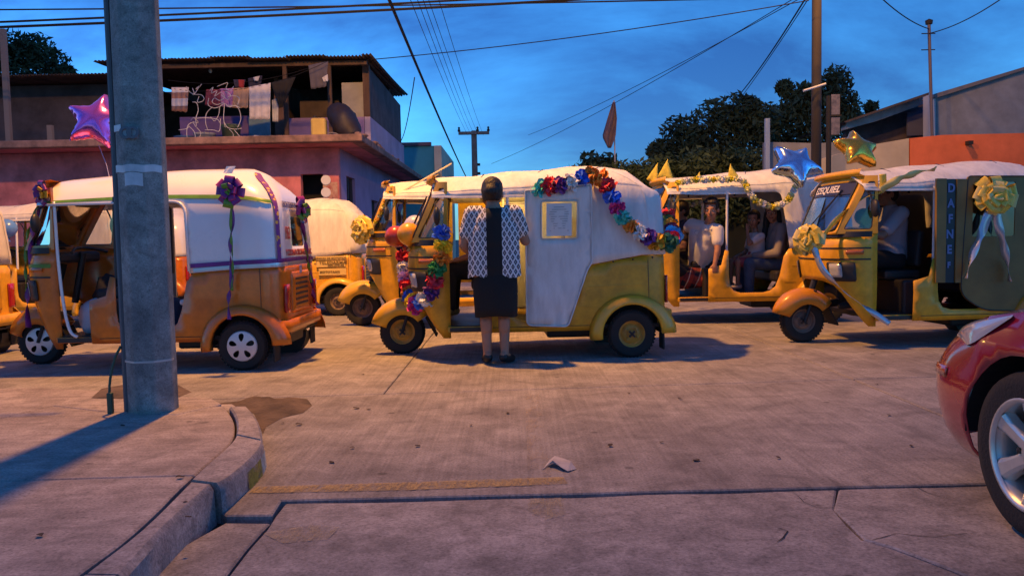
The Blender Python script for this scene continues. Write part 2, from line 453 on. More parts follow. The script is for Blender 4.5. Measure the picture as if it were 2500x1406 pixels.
sheet('road_marking', [(606, 1203), (625, 1187), (1000, 1176), (1375, 1163), (1385, 1180), (1000, 1195)], .004, M_YPAINT)
sheet('road_marking', [(1292, 1216), (1372, 1214), (1377, 1256), (1330, 1268), (1290, 1246)], -.002, M_YFADE)
sheet('road_marking', [(640, 1300), (760, 1280), (830, 1285), (800, 1315), (690, 1325)], -.002, M_YFADE)
sheet('road_marking', [(1283, 960), (1316, 960), (1345, 1160), (1290, 1160)], .004, paint('ghost_paint', (.42, .35, .28), .56, 5))

# sidewalk corner with kerb stones
Z = .10
kin = [(520, 972), (548, 990), (568, 1020), (574, 1052), (562, 1083), (490, 1148), (444, 1190), (330, 1298), (190, 1406), (0, 1556), (-400, 1850)]
kout = [(572, 972), (600, 990), (626, 1020), (640, 1062), (632, 1104), (560, 1172), (520, 1198), (420, 1294), (318, 1406), (180, 1556), (-150, 1850)]
kin3 = [G(a, b, Z) for a, b in kin]; kout3 = [G(a, b, Z) for a, b in kout]
kin3 = smooth_path(kin3, 4); kout3 = smooth_path(kout3, 4)
walk = prop(MB().box((-7, 2, -.02), (1, 1, .02)).build('sidewalk', M_WALK), kind='structure')
far = [(-14, 5.42), (-3.2, 5.40)] + [tuple(kin3[0][:2])]
inn = [tuple(p[:2]) for p in kin3]
sp = [G(0, 1139, Z), G(470, 1157, Z)]
j1 = min(range(len(inn)), key=lambda i: abs(inn[i][1] - sp[1].y))
pol_far = far + inn[1:j1 + 1] + [(-14, sp[0].y - .6)]
pol_near = [inn[j1]] + inn[j1 + 1:] + [(-6, -2), (-14, -2), (-14, sp[0].y - .6)]
crk = [G(a, b, Z) for a, b in [(0, 1022), (130, 990), (250, 1004), (430, 1012), (520, 992), (546, 988)]]
crk2 = [tuple(p[:2]) for p in crk]
j0 = min(range(len(inn)), key=lambda i: (V(inn[i]) - V(crk2[-1])).length)
slab('slab', far + inn[1:j0] + list(reversed(crk2[:-1])) + [(-14, crk2[0][1] - 1.2)], Z, M_WALK, walk, seed=61, gap=.003, amp=.008)
slab('slab', [(-14, crk2[0][1] - 1.2)] + crk2[:-1] + inn[j0:j1 + 1] + [(-14, sp[0].y - .6)], Z, M_WALK, walk, seed=62, gap=.004, amp=.006)
slab('slab', pol_near, Z, M_WALK, walk, seed=63, gap=.006, amp=.006)
# kerb stones along the curve
kerb = prop(MB().box((-7, 1, -.03), (1, 1, .02)).build('kerb', M_KERB), kind='structure')
cuts = [0, 5, 9, 24, 31, 40]
def stone(i0, i1, dz=0, out_=0):
    ins = [kin3[i] for i in range(i0, i1 + 1)]; outs = [kout3[i] for i in range(i0, i1 + 1)]
    rings = []; n = len(ins)
    for i in range(n):
        a, b = ins[i], outs[i]; d = (b - a).normalized()
        t = .012 if i == 0 else (-.012 if i == n - 1 else 0)
        tg = ((ins[min(i + 1, n - 1)] - ins[max(i - 1, 0)]).normalized()) * (.007 if i == 0 else (-.007 if i == n - 1 else 0))
        a = a + d * .014 + tg; b = b + d * out_ + tg; z = Z + .012 + dz
        nz_ = noise.noise(V((b.x * 4, b.y * 4, 1))) * .006
        rings.append([V((a.x, a.y, -.09)), V((a.x, a.y, z - .012)), V((a.x + d.x * .012, a.y + d.y * .012, z)), V((b.x - d.x * .02, b.y - d.y * .02, z + nz_)), V((b.x, b.y, z - .02)), V((b.x + d.x * .012, b.y + d.y * .012, -.09))])
    return MB().loft(rings, True, True).build('kerb_stone', M_KERB, kerb, auto=True)
for a, b, dz, o_ in [(0, 5, -.05, 0), (5, 11, 0, 0), (11, 14, .004, 0), (14, 23, .0, .01), (23, 32, -.006, -.02), (32, 40, -.004, -.02)]: stone(a, b, dz, o_)
# traffic paint left on the kerb face
def kerbpaint(i0, i1, mt):
    rings = []
    for i in range(i0, i1 + 1):
        b = kout3[i]; d = (b - kin3[i]).normalized()
        rings.append([V((b.x + d.x * .0145, b.y + d.y * .0145, Z - .025)), V((b.x + d.x * .0275, b.y + d.y * .0275, 0))])
    MB().loft(rings, False, False).build('paint_patch', mt, kerb)
kerbpaint(14, 16, paint('kerb_white', (.5, .52, .45), .42, 14)); kerbpaint(16, 18, paint('kerb_yellow', (.45, .32, .04), .44, 14))
# soil washed up against the kerb
def mound(name, pts, h, mt, z0=0, sc=9):
    poly = g2(*pts); vs_, fs = cdt(poly, (), .05)
    vv = []
    for p in vs_:
        d = bdist(p, poly); vv.append((p.x, p.y, z0 + .002 + min(d, .12) / .12 * h * (.35 + .9 * abs(noise.noise(V((p.x * sc, p.y * sc, 0)))))))
    o = MB().add(vv, [tuple(f) for f in fs]).build(name, mt, smooth=True); return o
prop(mound('soil', [(530, 985), (600, 978), (680, 972), (750, 974), (762, 990), (740, 1008), (690, 1020), (650, 1042), (642, 1060), (620, 1010), (560, 992)], .05, M_DIRT), 'brown soil washed up against the end of the kerb', 'soil', kind='stuff')
prop(mound('soil', [(225, 1010), (250, 985), (300, 975), (435, 975), (470, 995), (440, 1008), (300, 1012)], .02, M_DIRT, Z), 'thin soil lying round the foot of the concrete pole', 'soil', kind='stuff')

# ---------------------------------------------------------------- octagonal pole with street lamp
M_STEEL = mat('galvanised_steel', (.32, .34, .35), .45, .7, nscale=8, namt=.2)
M_TAPE = mat('pale_tape', (.62, .64, .66), .5, nscale=12, namt=.2)
PB = G(376, 1000, Z); PB.z = Z
pole = empty('concrete_pole', PB, 0, 'octagonal concrete utility pole standing on the sidewalk corner', 'pole')
def prad(z): return lerp(.137, .108, z / 9)
mb = MB(); rg = [[V((prad(z) * math.cos(PI / 8 + i * PI / 4 + .12), prad(z) * math.sin(PI / 8 + i * PI / 4 + .12), z)) for i in range(8)] for z in (-.1, 0, 1, 2, 3, 4.5, 6, 7.5, 9.3)]
mb.loft(rg).build('shaft', M_POLE, pole, bevel=.012)
def band(z0, z1, a0, a1, mt, name='tape', off=.004, jz=.0):
    # a strip following the eight faces
    def fn(u, v_):
        a = u; q = (a - .12 - PI / 8) / (PI / 4); i = math.floor(q); t = q - i
        r = prad(v_) + off; p0 = V((math.cos(PI / 8 + i * PI / 4 + .12), math.sin(PI / 8 + i * PI / 4 + .12))); p1 = V((math.cos(PI / 8 + (i + 1) * PI / 4 + .12), math.sin(PI / 8 + (i + 1) * PI / 4 + .12)))
        p = p0.lerp(p1, t) * r; return V((p.x, p.y, v_ + jz * math.sin(u * 7) * .5))
    return panel(name, [(a0, z0), (a1, z0), (a1, z1), (a0, z1)], (), fn, mt, pole, .05, .002, False)
def pz(py): return (P(360, py, PB.y - .15).z - Z)
band(pz(418), pz(400), -2.9, -.3, M_TAPE, jz=.006); band(pz(452), pz(420), -1.9, -1.15, M_TAPE, jz=.008)
band(pz(316), pz(300), -3.0, -2.05, M_TAPE)
band(pz(888), pz(883), -3.1, 0.0, mat('wire_band', (.45, .46, .46), .5, .4), 'steel_band')
pl = band(pz(336), pz(309), -1.85, -1.25, mat('plate', (.38, .42, .44), .5), 'number_plate', .01)
for k_, a in enumerate((-1.70, -1.42)):
    r = prad(2.3) + .016
    MB().lathe([(.035, 0), (.035, .006), (.02, .007), (.018, 0)], Matrix.Translation((math.cos(a) * r * .97, math.sin(a) * r * .97, (pz(336) + pz(309)) / 2)) @ Matrix.Rotation(PI / 2, 4, 'X'), 14).build('plate_mark', mat('plate_mark', (.13, .15, .17), .6), pole)
tb = [V((-.14, -.03, z)) for z in (0, 1, 2, 4, 6)]
MB().tube(tb, .018, 8).build('conduit', mat('grey_conduit', (.12, .12, .13), .6), pole)
MB().tube(smooth_path([(-.15, -.05, .38), (-.19, -.05, .3), (-.215, -.07, .16), (-.21, -.08, .0)], 4), .007, 6).build('ground_wire', mat('green_wire', (.03, .08, .05), .6), pole)
MB().box((-.21, -.08, .06), (.03, .03, .12)).build('wire_stub', mat('green_wire', (.03, .08, .05), .6), pole, bevel=.006)
# lamp arm and head: the sodium lamp that lights the street
LAMP = V((.05, 3.0, 7.6))
MB().tube(smooth_path([(0, .12, 7.2), (.02, 1.2, 7.75), (.04, 2.4, 7.85), (.05, 2.75, 7.84)], 5), .03, 8).build('lamp_arm', M_STEEL, pole)
hd = MB(); hd.loft([[V((.05 + a * .10 * s, 2.6 + y, 7.86 + b * .05 * s + .02)) for a, b in ((-1, -1), (1, -1), (1.0, .4), (.5, 1), (-.5, 1), (-1, .4))] for y, s in ((0, .5), (.15, .9), (.45, 1.2), (.7, .8))]).build('lamp_head', M_STEEL, pole)
MB().sphere(LAMP + V((0, 0, .18)), (.09, .2, .06)).build('lamp_bulb', mat('sodium_bulb', (1, .6, .2), .4, emit=(1, .45, .08, 40)), pole, smooth=True)
SODIUM = (1.0, .43, .085)
def street_light(loc, energy, aim=(.06, .50, -1), r=.15):
    l = bpy.data.lights.new('street_lamp_light', 'SPOT'); l.energy = energy; l.color = SODIUM; l.shadow_soft_size = r; l.spot_size = math.radians(164); l.spot_blend = 1.0
    o = bpy.data.objects.new('street_lamp_light', l); COL.objects.link(o); o.location = loc; o.rotation_euler = V(aim).to_track_quat('-Z', 'Y').to_euler(); return o
LAMP_E = 5400
street_light(PB + LAMP, LAMP_E)

# hairline cracks in the old slabs
def crackline(pts, wd, z, seed):
    p = [V(q[:2]) for q in resample([tuple(G(a, b, z)[:2]) for a, b in pts], .05)]; n_ = int(len(p) * (len(pts) - 1) / len(pts)); p = p[:n_ + 1]; rows_ = []
    for i, c in enumerate(p):
        t_ = (p[min(i + 1, len(p) - 1)] - p[max(0, i - 1)]); t_ = t_.normalized() if t_.length > 1e-9 else V((1, 0)); nn = V((-t_.y, t_.x)); off = .014 * noise.noise(V((c.x * 22, c.y * 22, seed))); w_ = wd * (.35 + abs(noise.noise(V((c.x * 15, c.y * 15, seed + 4))))) * (1 - (i / len(p)) ** 3)
        rows_.append([V((*(c + nn * (off + w_)), z)), V((*(c + nn * (off - w_)), z))])
    MB().loft(rows_, False, False).build('crack', M_DARK, road)
for k_, (pts, wd, z) in enumerate([([(2036, 1240), (1995, 1238), (1960, 1225), (1940, 1205)], .003, -.003), ([(1900, 1288), (1925, 1295), (1912, 1312), (1895, 1322)], .004, -.003), ([(2240, 1190), (2290, 1212), (2345, 1218)], .003, -.002), ([(2130, 1318), (2190, 1300), (2280, 1310), (2360, 1300)], .002, -.003)]): crackline(pts, wd, z, k_)
# ---------------------------------------------------------------- left house
M_PINK = mat('pink_plaster', (.60, .20, .22), .9, nscale=2.2, namt=.42, detail=9, bump=.15, bscale=30)
M_LILAC = mat('lilac_plaster', (.40, .34, .50), .9, nscale=1.4, namt=.2, bump=.15, bscale=30)
M_PURPLE = mat('purple_plaster', (.16, .11, .34), .9, nscale=1.4, namt=.3)
M_SLABC = mat('stained_slab', (.36, .22, .19), .9, nscale=3.5, col2=(.10, .07, .065), bump=.3, bscale=20)
M_SHEET = mat('rusty_sheet', (.07, .05, .045), .75, nscale=3, namt=.5)
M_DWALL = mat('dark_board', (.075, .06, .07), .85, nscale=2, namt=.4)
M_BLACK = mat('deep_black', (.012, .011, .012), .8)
M_WOOD = mat('old_wood', (.10, .06, .045), .85, nscale=6, namt=.4, stretch=(1, 1, .2))
HY = 16.6          # wall plane of the ground floor
SY = 15.6          # front edge of the slab
SX = P(884, 347, SY).x
ZS = P(600, 350, SY).z
house = empty('corner_house', (SX - 4, HY, 0), 0, 'pink corner house with a lilac upper storey under a rusty sheet roof', 'house')
HO = V((SX - 4, HY, 0))
def hb(name, x0, x1, y0, y1, z0, z1, mt, parent=house, bevel=0):
    return MB().box(V(((x0 + x1) / 2, (y0 + y1) / 2, (z0 + z1) / 2)) - HO, (abs(x1 - x0), abs(y1 - y0), abs(z1 - z0))).build(name, mt, parent, bevel=bevel)
WX = P(828, 450, HY).x; BACK = 27
# ground-floor front wall with doorway, built as a panel
dx0, dx1 = P(735, 470, HY).x, P(790, 470, HY).x; dz = P(760, 425, HY).z
def frontfn(u, v_): return V((u, HY, v_)) - HO
panel('wall', [(-16, -.05), (dx0, -.05), (dx0, ZS), (-16, ZS)], [[(-9.2, .9), (-8, .9), (-8, 2.1), (-9.2, 2.1)]], frontfn, M_PINK, house, .45, .18, False)
hb('lintel', dx0, dx1, HY, HY + .18, dz, ZS, M_PINK); hb('wall', dx1, WX, HY, HY + .18, -.05, ZS, M_PINK)
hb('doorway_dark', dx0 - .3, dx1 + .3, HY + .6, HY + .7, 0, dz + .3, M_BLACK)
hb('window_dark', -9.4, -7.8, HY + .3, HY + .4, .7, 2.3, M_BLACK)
sw = P(860, 500, 18)  # side wall, street face
wy0, wy1, wz0, wz1 = 17.35, 18.3, 1.2, P(860, 433, 17.8).z
def sidefn(u, v_): return V((WX, u, v_)) - HO
M_VIOLET = mat('violet_plaster', (.34, .25, .42), .9, nscale=1.3, namt=.2, bump=.15, bscale=30)
panel('side_wall', [(HY + .183, -.05), (BACK, -.05), (BACK, ZS), (HY + .183, ZS)], [[(wy0, wz0), (wy1, wz0), (wy1, wz1), (wy0, wz1)], [(20.4, 0), (21.5, 0), (21.5, 2.1), (20.4, 2.1)]], sidefn, M_VIOLET, house, .6, .18, False)
wn = hb('window', WX - .16, WX - .13, wy0, wy1, wz0, wz1, mat('window_glass_dark', (.03, .035, .05), .15))
for y in (wy0 + .03, (wy0 + wy1) / 2, wy1 - .03): hb('frame', WX - .12, WX - .06, y - .025, y + .025, wz0, wz1, mat('window_frame', (.06, .05, .06), .6), wn)
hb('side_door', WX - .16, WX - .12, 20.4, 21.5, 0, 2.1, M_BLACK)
hb('floor_inside', -16, WX - .2, HY + .2, BACK, -.05, .02, M_DARK)
# overhanging slab
hb('slab_edge', -17, SX, SY, SY + .25, ZS, ZS + .14, M_SLABC, bevel=.02)
hb('slab_side', SX - .25, SX - .004, SY + .25, BACK, ZS, ZS + .14, M_SLABC, bevel=.02)
hb('slab_soffit', -17, SX - .25, SY + .25, BACK, ZS + .01, ZS + .12, M_PINK)
for i in range(26):   # loose rubble and weeds on the side edge
    y = RNG.uniform(SY + .2, 21); MB().sphere(V((SX - .08 + RNG.uniform(-.06, .05), y, ZS + .15)) - HO, (RNG.uniform(.03, .09), RNG.uniform(.05, .13), RNG.uniform(.02, .06)), 6, 4).build('rubble', M_SLABC, house)
# upper storey
UY = 17.6; ZR = P(700, 160, UY).z; UX = P(905, 300, UY).x; ZP = P(800, 283, UY - .3).z
hb('upper_floor', -17, SX - .26, SY + .26, BACK, ZS + .121, ZS + .135, M_SLABC)
pX0 = P(706, 330, UY).x
hb('parapet', pX0, UX - .13, UY - .05, UY + .07, ZS + .135, ZP, M_PURPLE if False else mat('violet_parapet', (.25, .18, .38), .9, nscale=1.2, namt=.25))
hb('side_parapet', UX - .12, UX, UY - .05, 23.0, ZS + .135, ZP - .0, M_LILAC)
hb('side_screen', UX - .08, UX - .05, UY + .3, 22.9, ZP - .0, ZR - .02, M_DWALL)
hb('corner_post', UX - .16, UX - .02, UY + .07, UY + .22, ZP + .002, ZR, M_WOOD)
hb('pale_panel', P(835, 240, UY + .4).x, P(889, 240, UY + .4).x, UY + .4, UY + .43, ZP - .2, P(860, 202, UY + .4).z, mat('pale_board', (.36, .37, .40), .8, nscale=3, namt=.15))
hb('back_wall', -17, UX - .13, 21.4, 21.5, ZS + .135, ZR + .20, M_DWALL)
hb('inner_partition', P(690, 300, 19).x, P(700, 300, 19).x, 18.4, 21.4, ZS + .135, ZR - .1, M_WOOD)
for px in (700, 808): 
    x = P(px, 300, UY - .25).x; hb('post', x - .04, x + .04, UY - .29, UY - .21, ZS + .135, ZR - .05, M_WOOD)
# purple low wall patches and boards behind the washing
hb('low_wall', P(440, 320, 18.2).x, P(612, 320, 18.2).x, 18.2, 18.3, ZS + .135, P(520, 285, 18.2).z, M_PURPLE)
hb('brown_board', P(672, 280, 18).x, P(706, 280, 18).x, 17.95, 18.0, ZS + .135, P(690, 235, 18).z, mat('brown_board', (.13, .08, .075), .85, nscale=3, namt=.3))
hb('blue_board', P(612, 330, 18).x, P(664, 330, 18).x, 17.9, 17.93, ZS + .135, P(640, 287, 18).z, mat('blue_board', (.14, .25, .36), .8, nscale=5, namt=.3))
hb('inner_chest', P(735, 260, 19).x, P(830, 260, 19).x, 18.9, 19.3, ZS + .135, P(780, 248, 19).z, mat('chest_brown', (.09, .065, .055), .8, nscale=4))
# corrugated roof sheets, each a part
def corr(name, x0, x1, y0, y1, z0, z1, mt, parent=house, pitch=.076, amp=.016, thick=.004, ny=4):
    n = int((x1 - x0) / pitch * 6); rows_ = []
    for j in range(ny + 1):
        t = j / ny; y = lerp(y0, y1, t); z = lerp(z0, z1, t) - .03 * math.sin(PI * t)
        rows_.append([V((lerp(x0, x1, i / n), y, z + amp * math.sin(2 * PI * (x0 + (x1 - x0) * i / n) / pitch))) - HO for i in range(n + 1)])
    o = MB().loft(rows_, False, False).build(name, mt, parent, smooth=True)
    s = o.modifiers.new('s', 'SOLIDIFY'); s.thickness = thick; return o
rx0 = P(232, 158, UY - .5).x; rx1 = P(903, 158, UY - .5).x; xx = rx0; i = 0
while xx < rx1:
    x2 = min(xx + .84, rx1); dzz = RNG.uniform(-.015, .015) + (i % 2) * .012
    corr('roof_sheet', xx, x2 + .04, UY - .55 + RNG.uniform(-.05, .05), 23.2, ZR + .06 + dzz, ZR + .30 + dzz, M_SHEET); xx += .8; i += 1
hb('eave_beam', rx0 + .2, rx1 - .1, UY - .3, UY - .2, ZR - .08, ZR + .01, M_WOOD)
# low dark lean-to at far left
ZL = P(100, 200, UY).z
corr('lean_to_sheet', -17, rx0 + .5, UY - .6, 21.5, ZL + .02, ZL + .12, M_SHEET)
hb('lean_to_front', -17, P(285, 250, UY).x, UY + .3, UY + .36, ZS + .135, ZL - .02, M_DWALL)
for px in (16, 118): x = P(px, 280, SY + .3).x; hb('lean_to_post', x - .05, x + .05, SY + .3, SY + .38, ZS + .141, P(px, 60 if px < 50 else 300, SY).z, mat('pale_post', (.17, .15, .15), .8))
# round plates hung beside the door
for py in (440, 470): 
    c = P(796, py, HY - .03); MB().lathe([(0, 0), (.10, 0), (.10, .02), (0, .02)], Matrix.Translation(c - HO) @ Matrix.Rotation(PI / 2, 4, 'X'), 16).build('wall_plate', mat('white_plate', (.7, .7, .72), .5), house)
c = P(803, 475, HY - .04); hb('wall_poster', c.x - .12, c.x + .18, HY - .03, HY - .025, c.z - .35, c.z + .25, mat('red_poster', (.34, .10, .09), .7, nscale=9, col2=(.55, .4, .3)))

# ---------------------------------------------------------------- teal house and far things
M_TEAL = mat('teal_wall', (.05, .32, .42), .85, nscale=1.2, namt=.15)
M_CREAM = mat('cream_wall', (.62, .56, .42), .85, nscale=1.5, namt=.15)
t0 = P(975, 400, 28); t1 = P(1061, 400, 28); tz = P(1020, 357, 28).z
teal = empty('teal_house', ((t0.x + t1.x) / 2, 28, 0), 0, 'teal box-shaped house with cream corner beyond the pink house', 'house')
TO = teal.location
def tb_(name, x0, x1, y0, y1, z0, z1, mt, par, org, bevel=0): return MB().box(V(((x0 + x1) / 2, (y0 + y1) / 2, (z0 + z1) / 2)) - org, (abs(x1 - x0), abs(y1 - y0), abs(z1 - z0))).build(name, mt, par, bevel=bevel)
tb_('wall', t0.x - 2, t1.x, 28, 34, 0, tz, M_TEAL, teal, TO)
tb_('side_wall', t1.x, t1.x + .25, 27.95, 34, 0, tz + .0, M_CREAM, teal, TO)
tb_('parapet', t0.x - 2, t1.x - .1, 27.9, 28.1, tz, tz + .12, mat('parapet_dark', (.15, .10, .12), .9, nscale=4), teal, TO)
tb_('lamp_box', t1.x + .06, t1.x + .2, 27.8, 27.93, tz - 1.35, tz - .95, mat('meter_box', (.3, .26, .18), .7), teal, TO)
# far T-shaped power pole
def power_pole(px, pytop, pybot, Y, r, arm, label):
    b = P(px, 582, Y); b.z = 0; top = P(px, pytop, Y)
    e = empty('power_pole', b, 0, label, 'pole')
    M_ = mat('pole_grey', (.16, .15, .14), .85, nscale=3, namt=.3)
    MB().tube([(0, 0, 0), (0, 0, top.z + .1)], [r * 1.2, r], 8).build('shaft', M_, e)
    if arm:
        MB().box((0, -.1, top.z), (arm, .1, .12)).build('crossarm', M_, e, bevel=.01)
        for x in (-.48, .12, .47): MB().lathe([(0, 0), (.05, 0), (.06, .06), (.03, .1), (.05, .16), (0, .2)], Matrix.Translation((x * arm, -.1, top.z + .06)), 8).build('insulator', M_BLACK, e)
    for k_ in range(5): MB().box((r + .05, 0, 2.6 + .35 * k_), (.12, .04, .1)).build('step_bolt', M_BLACK, e)
    return e
FP = power_pole(1163, 326, 430, 32, .11, 1.22, 'slim power pole with a T crossarm far down the street')
# ---------------------------------------------------------------- right side: wall, houses, poles
M_ORANGE = mat('orange_wall', (.62, .14, .05), .85, nscale=2, namt=.2, bump=.2, bscale=25)
M_GREYW = mat('grey_render', (.22, .23, .25), .92, nscale=1.6, namt=.3, bump=.3, bscale=14)
M_BEIGE = mat('beige_wall', (.44, .38, .28), .9, nscale=1.3, namt=.2)
RY = 15.2
ow = empty('orange_wall', (8, RY, 0), 0, 'orange painted street wall behind the rightmost yellow rickshaw', 'wall')
def quadwall(name, pts, Y, th, mt, par, org):
    q = [P(a, b, Y) for a, b in pts]; poly = [(p.x, p.z) for p in q]
    n = len(poly); mb_ = MB(); 
    mb_.add([V((a, Y, z)) - org for a, z in poly] + [V((a, Y + th, z)) - org for a, z in poly], [tuple(range(n)), tuple(reversed(range(n, 2 * n)))] + [(i, i + n, (i + 1) % n + n, (i + 1) % n) for i in range(n)])
    return mb_.build(name, mt, par)
quadwall('painted_face', [(2222, 338), (2300, 330), (2800, 318), (2800, 640), (2222, 640)], RY, .25, M_ORANGE, ow, ow.location)
MB().box((P(2362, 350, RY).x - 8, -.06, P(2362, 350, RY).z), (.09, .12, .07)).build('wall_spout', M_BLACK, ow)
bw = empty('beige_wall', (6, RY, 0), 0, 'beige street wall with sloping top left of the orange wall', 'wall')
quadwall('face', [(1985, 395), (2060, 372), (2140, 352), (2219, 338), (2219, 640), (1985, 640)], RY, .25, M_BEIGE, bw, bw.location)
gw = empty('grey_yard_wall', (5, 17.2, 0), 0, 'low grey yard wall behind the blue star balloon', 'wall')
quadwall('face', [(1869, 347), (2000, 350), (2075, 345), (2075, 640), (1869, 640)], 17.2, .2, M_GREYW, gw, gw.location)
q = P(1873, 380, 17.1); MB().box(V((q.x, 17.1, q.z / 2 + .4)) - gw.location, (.09, .09, q.z + .75)).build('gate_post', mat('pale_blue_post', (.35, .42, .5), .7), gw)
gh = empty('grey_house', (10, 18.5, 0), 0, 'grey rendered house wall rising above the orange street wall', 'house')
quadwall('wall', [(2284, 240), (2520, 165), (2900, 60), (2900, 640), (2284, 640)], 18.5, .3, M_GREYW, gh, gh.location)
quadwall('coping', [(2274, 238), (2284, 229), (2520, 158), (2900, 52), (2900, 60), (2520, 165), (2284, 240)], 18.4, .45, mat('coping', (.15, .14, .15), .9), gh, gh.location)
quadwall('corner_strip', [(2270, 232), (2284, 238), (2284, 640), (2270, 640)], 18.45, .3, mat('pale_strip', (.40, .42, .46), .8), gh, gh.location)
sh = empty('shed_roof_house', (8, 19.5, 0), 0, 'dark open shed with sloping pale roof edge left of the grey house', 'house')
quadwall('roof_edge', [(2066, 300), (2268, 232), (2268, 250), (2140, 296), (2066, 316)], 19.3, .3, mat('pale_fascia', (.34, .35, .37), .8, nscale=4), sh, sh.location)
quadwall('roof_sheet', [(2060, 297), (2268, 226), (2268, 232), (2066, 300)], 19.0, 3, M_SHEET, sh, sh.location)
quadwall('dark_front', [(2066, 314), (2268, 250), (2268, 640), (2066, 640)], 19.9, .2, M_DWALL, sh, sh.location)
quadwall('blue_board', [(2215, 275), (2262, 262), (2262, 330), (2215, 332)], 19.6, .05, mat('blue_dark_board', (.08, .09, .17), .8), sh, sh.location)
# right-hand utility pole with its own sodium lamp above the picture
ub = P(1992, 575, 14.6); ub.z = 0
up = empty('utility_pole', ub, 0, 'dark wooden utility pole beside the beige wall', 'pole')
MB().tube([(0, 0, 0), (0, 0, 4), (-.0, 0, 9.5)], [.095, .085, .075], 10).build('shaft', mat('creosote_wood', (.05, .042, .04), .85, nscale=4, namt=.4, stretch=(1, 1, .12)), up, smooth=True)
c = P(1985, 215, 14.4) - ub; c2 = P(2016, 205, 14.4) - ub; c3 = P(1962, 222, 14.35) - ub
MB().tube([c3, c, c2], .022, 6).build('bracket_tube', mat('pale_tube', (.55, .56, .58), .5), up)
MB().tube([(0, -.1, 8.1), (0, -.9, 8.35), (0, -1.7, 8.4)], .03, 8).build('lamp_arm', M_STEEL, up)
MB().box((0, -1.9, 8.38), (.24, .55, .1)).build('lamp_head', M_STEEL, up, bevel=.03)
street_light(ub + V((0, -1.95, 8.1)), LAMP_E * .32, (.35, .55, -1))
sb = P(2022, 560, 13.4); sb.z = 0
sg = empty('banner_post', sb, 0, 'thin dark post carrying a narrow hanging street banner', 'post')
MB().tube([(0, 0, 0), (0, 0, P(2020, 235, 13.4).z)], .045, 8).build('post', M_BLACK, sg)
bz0, bz1, bz2, bz3 = [P(2030, y, 13.4).z for y in (330, 288, 281, 232)]
for a, b in ((bz0, bz1), (bz2, bz3)):
    MB().box((.1, -.03, (a + b) / 2), (.14, .012, b - a)).build('banner', mat('banner_cloth', (.26, .22, .22), .8, nscale=11, col2=(.09, .09, .11)), sg)
MB().tube([(0, -.03, bz2 - .02), (.2, -.03, bz2 - .02)], .012, 6).build('banner_rod', M_BLACK, sg)
# roof mast on the grey house
mb0 = P(2281, 325, 17.8); mt0 = P(2268, 60, 17.8)
ms = empty('service_mast', mb0, 0, 'thin metal service mast with wires on the grey house corner', 'mast')
MB().tube([(0, 0, -1.2), mt0 - mb0], .035, 8).build('mast', mat('mast_metal', (.10, .08, .10), .6), ms)
MB().lathe([(0, 0), (.07, 0), (.08, .08), (0, .12)], Matrix.Translation(mt0 - mb0), 10).build('mast_cap', M_BLACK, ms)
for k_ in (0, .35): MB().tube([mt0 - mb0 + V((-.16, 0, -.2 - k_)), mt0 - mb0 + V((.14, 0, -.2 - k_))], .012, 6).build('wire_bracket', M_BLACK, ms)
# flag on a thin staff
fb = P(1503, 430, 20); ft = P(1499, 246, 20)
fl = empty('flag_staff', (fb.x, 20, 0), 0, 'limp pinkish flag hanging from a thin tall staff', 'flag')
MB().tube([(0, 0, 0), V((ft.x, 20, ft.z)) - V((fb.x, 20, 0))], .018, 6).build('staff', mat('staff', (.3, .3, .33), .6), fl)
rows_ = []
for j in range(15):
    t = j / 14; py = lerp(250, 362, t); wl = interp([(0, 1496, 1502), (.35, 1483, 1506), (.75, 1470, 1503), (1, 1484, 1492)], t); rr = []
    for i in range(9):
        s_ = i / 8; p = P(lerp(wl[0], wl[1], s_), py, 20 - .1 + .06 * math.sin(s_ * 9 + t * 3)); rr.append(p - V((fb.x, 20, 0)))
    rows_.append(rr)
o = MB().loft(rows_, False, False).build('flag_cloth', mat('flag_cloth', (.13, .09, .11), .85, nscale=6, col2=(.07, .06, .11), stretch=(4, 1, 1)), fl, smooth=True)
o.modifiers.new('s', 'SOLIDIFY').thickness = .004
# ---------------------------------------------------------------- auto rickshaws
M_RUB = mat('tyre_rubber', (.018, .017, .017), .85, bump=.4, bscale=90)
M_PLAST = mat('black_plastic', (.02, .02, .022), .5, nscale=6, namt=.3)
M_VINYL = mat('black_vinyl', (.022, .02, .022), .55)
M_GLASS = glass_mat('windscreen_glass', (.75, .8, .85), .10, .85)
M_AMBER = mat('amber_lens', (.45, .12, .02), .25, coat=.6)
M_REDL = mat('red_lens', (.40, .01, .02), .2, coat=.8)
M_CHROME = mat('chrome', (.7, .7, .7), .2, 1)
M_YEL = mat('yellow_paint', (.66, .33, .018), .40, nscale=7, namt=.26, coat=.2, detail=9)
M_YELB = mat('warm_yellow_paint', (.76, .40, .018), .40, nscale=7, namt=.26, coat=.2, detail=9)
M_ORA = mat('orange_paint', (.62, .17, .012), .32, nscale=7, namt=.24, coat=.45, detail=9)
M_OLIVE = mat('mustard_paint', (.62, .33, .016), .45, nscale=7, namt=.28, coat=.15, detail=9)
M_CANV = mat('white_canvas', (.70, .70, .68), .75, nscale=5, namt=.16, bump=.55, bscale=13, stretch=(2.2, 1, .6))
M_CANV2 = mat('cream_canvas', (.70, .66, .56), .75, nscale=5, namt=.16, bump=.55, bscale=13, stretch=(2.2, 1, .6))
M_WHITE = mat('white_gloss', (.78, .78, .78), .25, nscale=3, namt=.05, coat=.5)
M_SILV = mat('silver_strip', (.6, .62, .64), .3, .6)
M_RIMY = mat('yellow_rim', (.50, .27, .04), .5, nscale=10, namt=.3)
M_RIMD = mat('dusty_rim', (.20, .14, .11), .6, nscale=10, namt=.3)
M_HUB = mat('hubcap_silver', (.62, .62, .64), .35, .35)
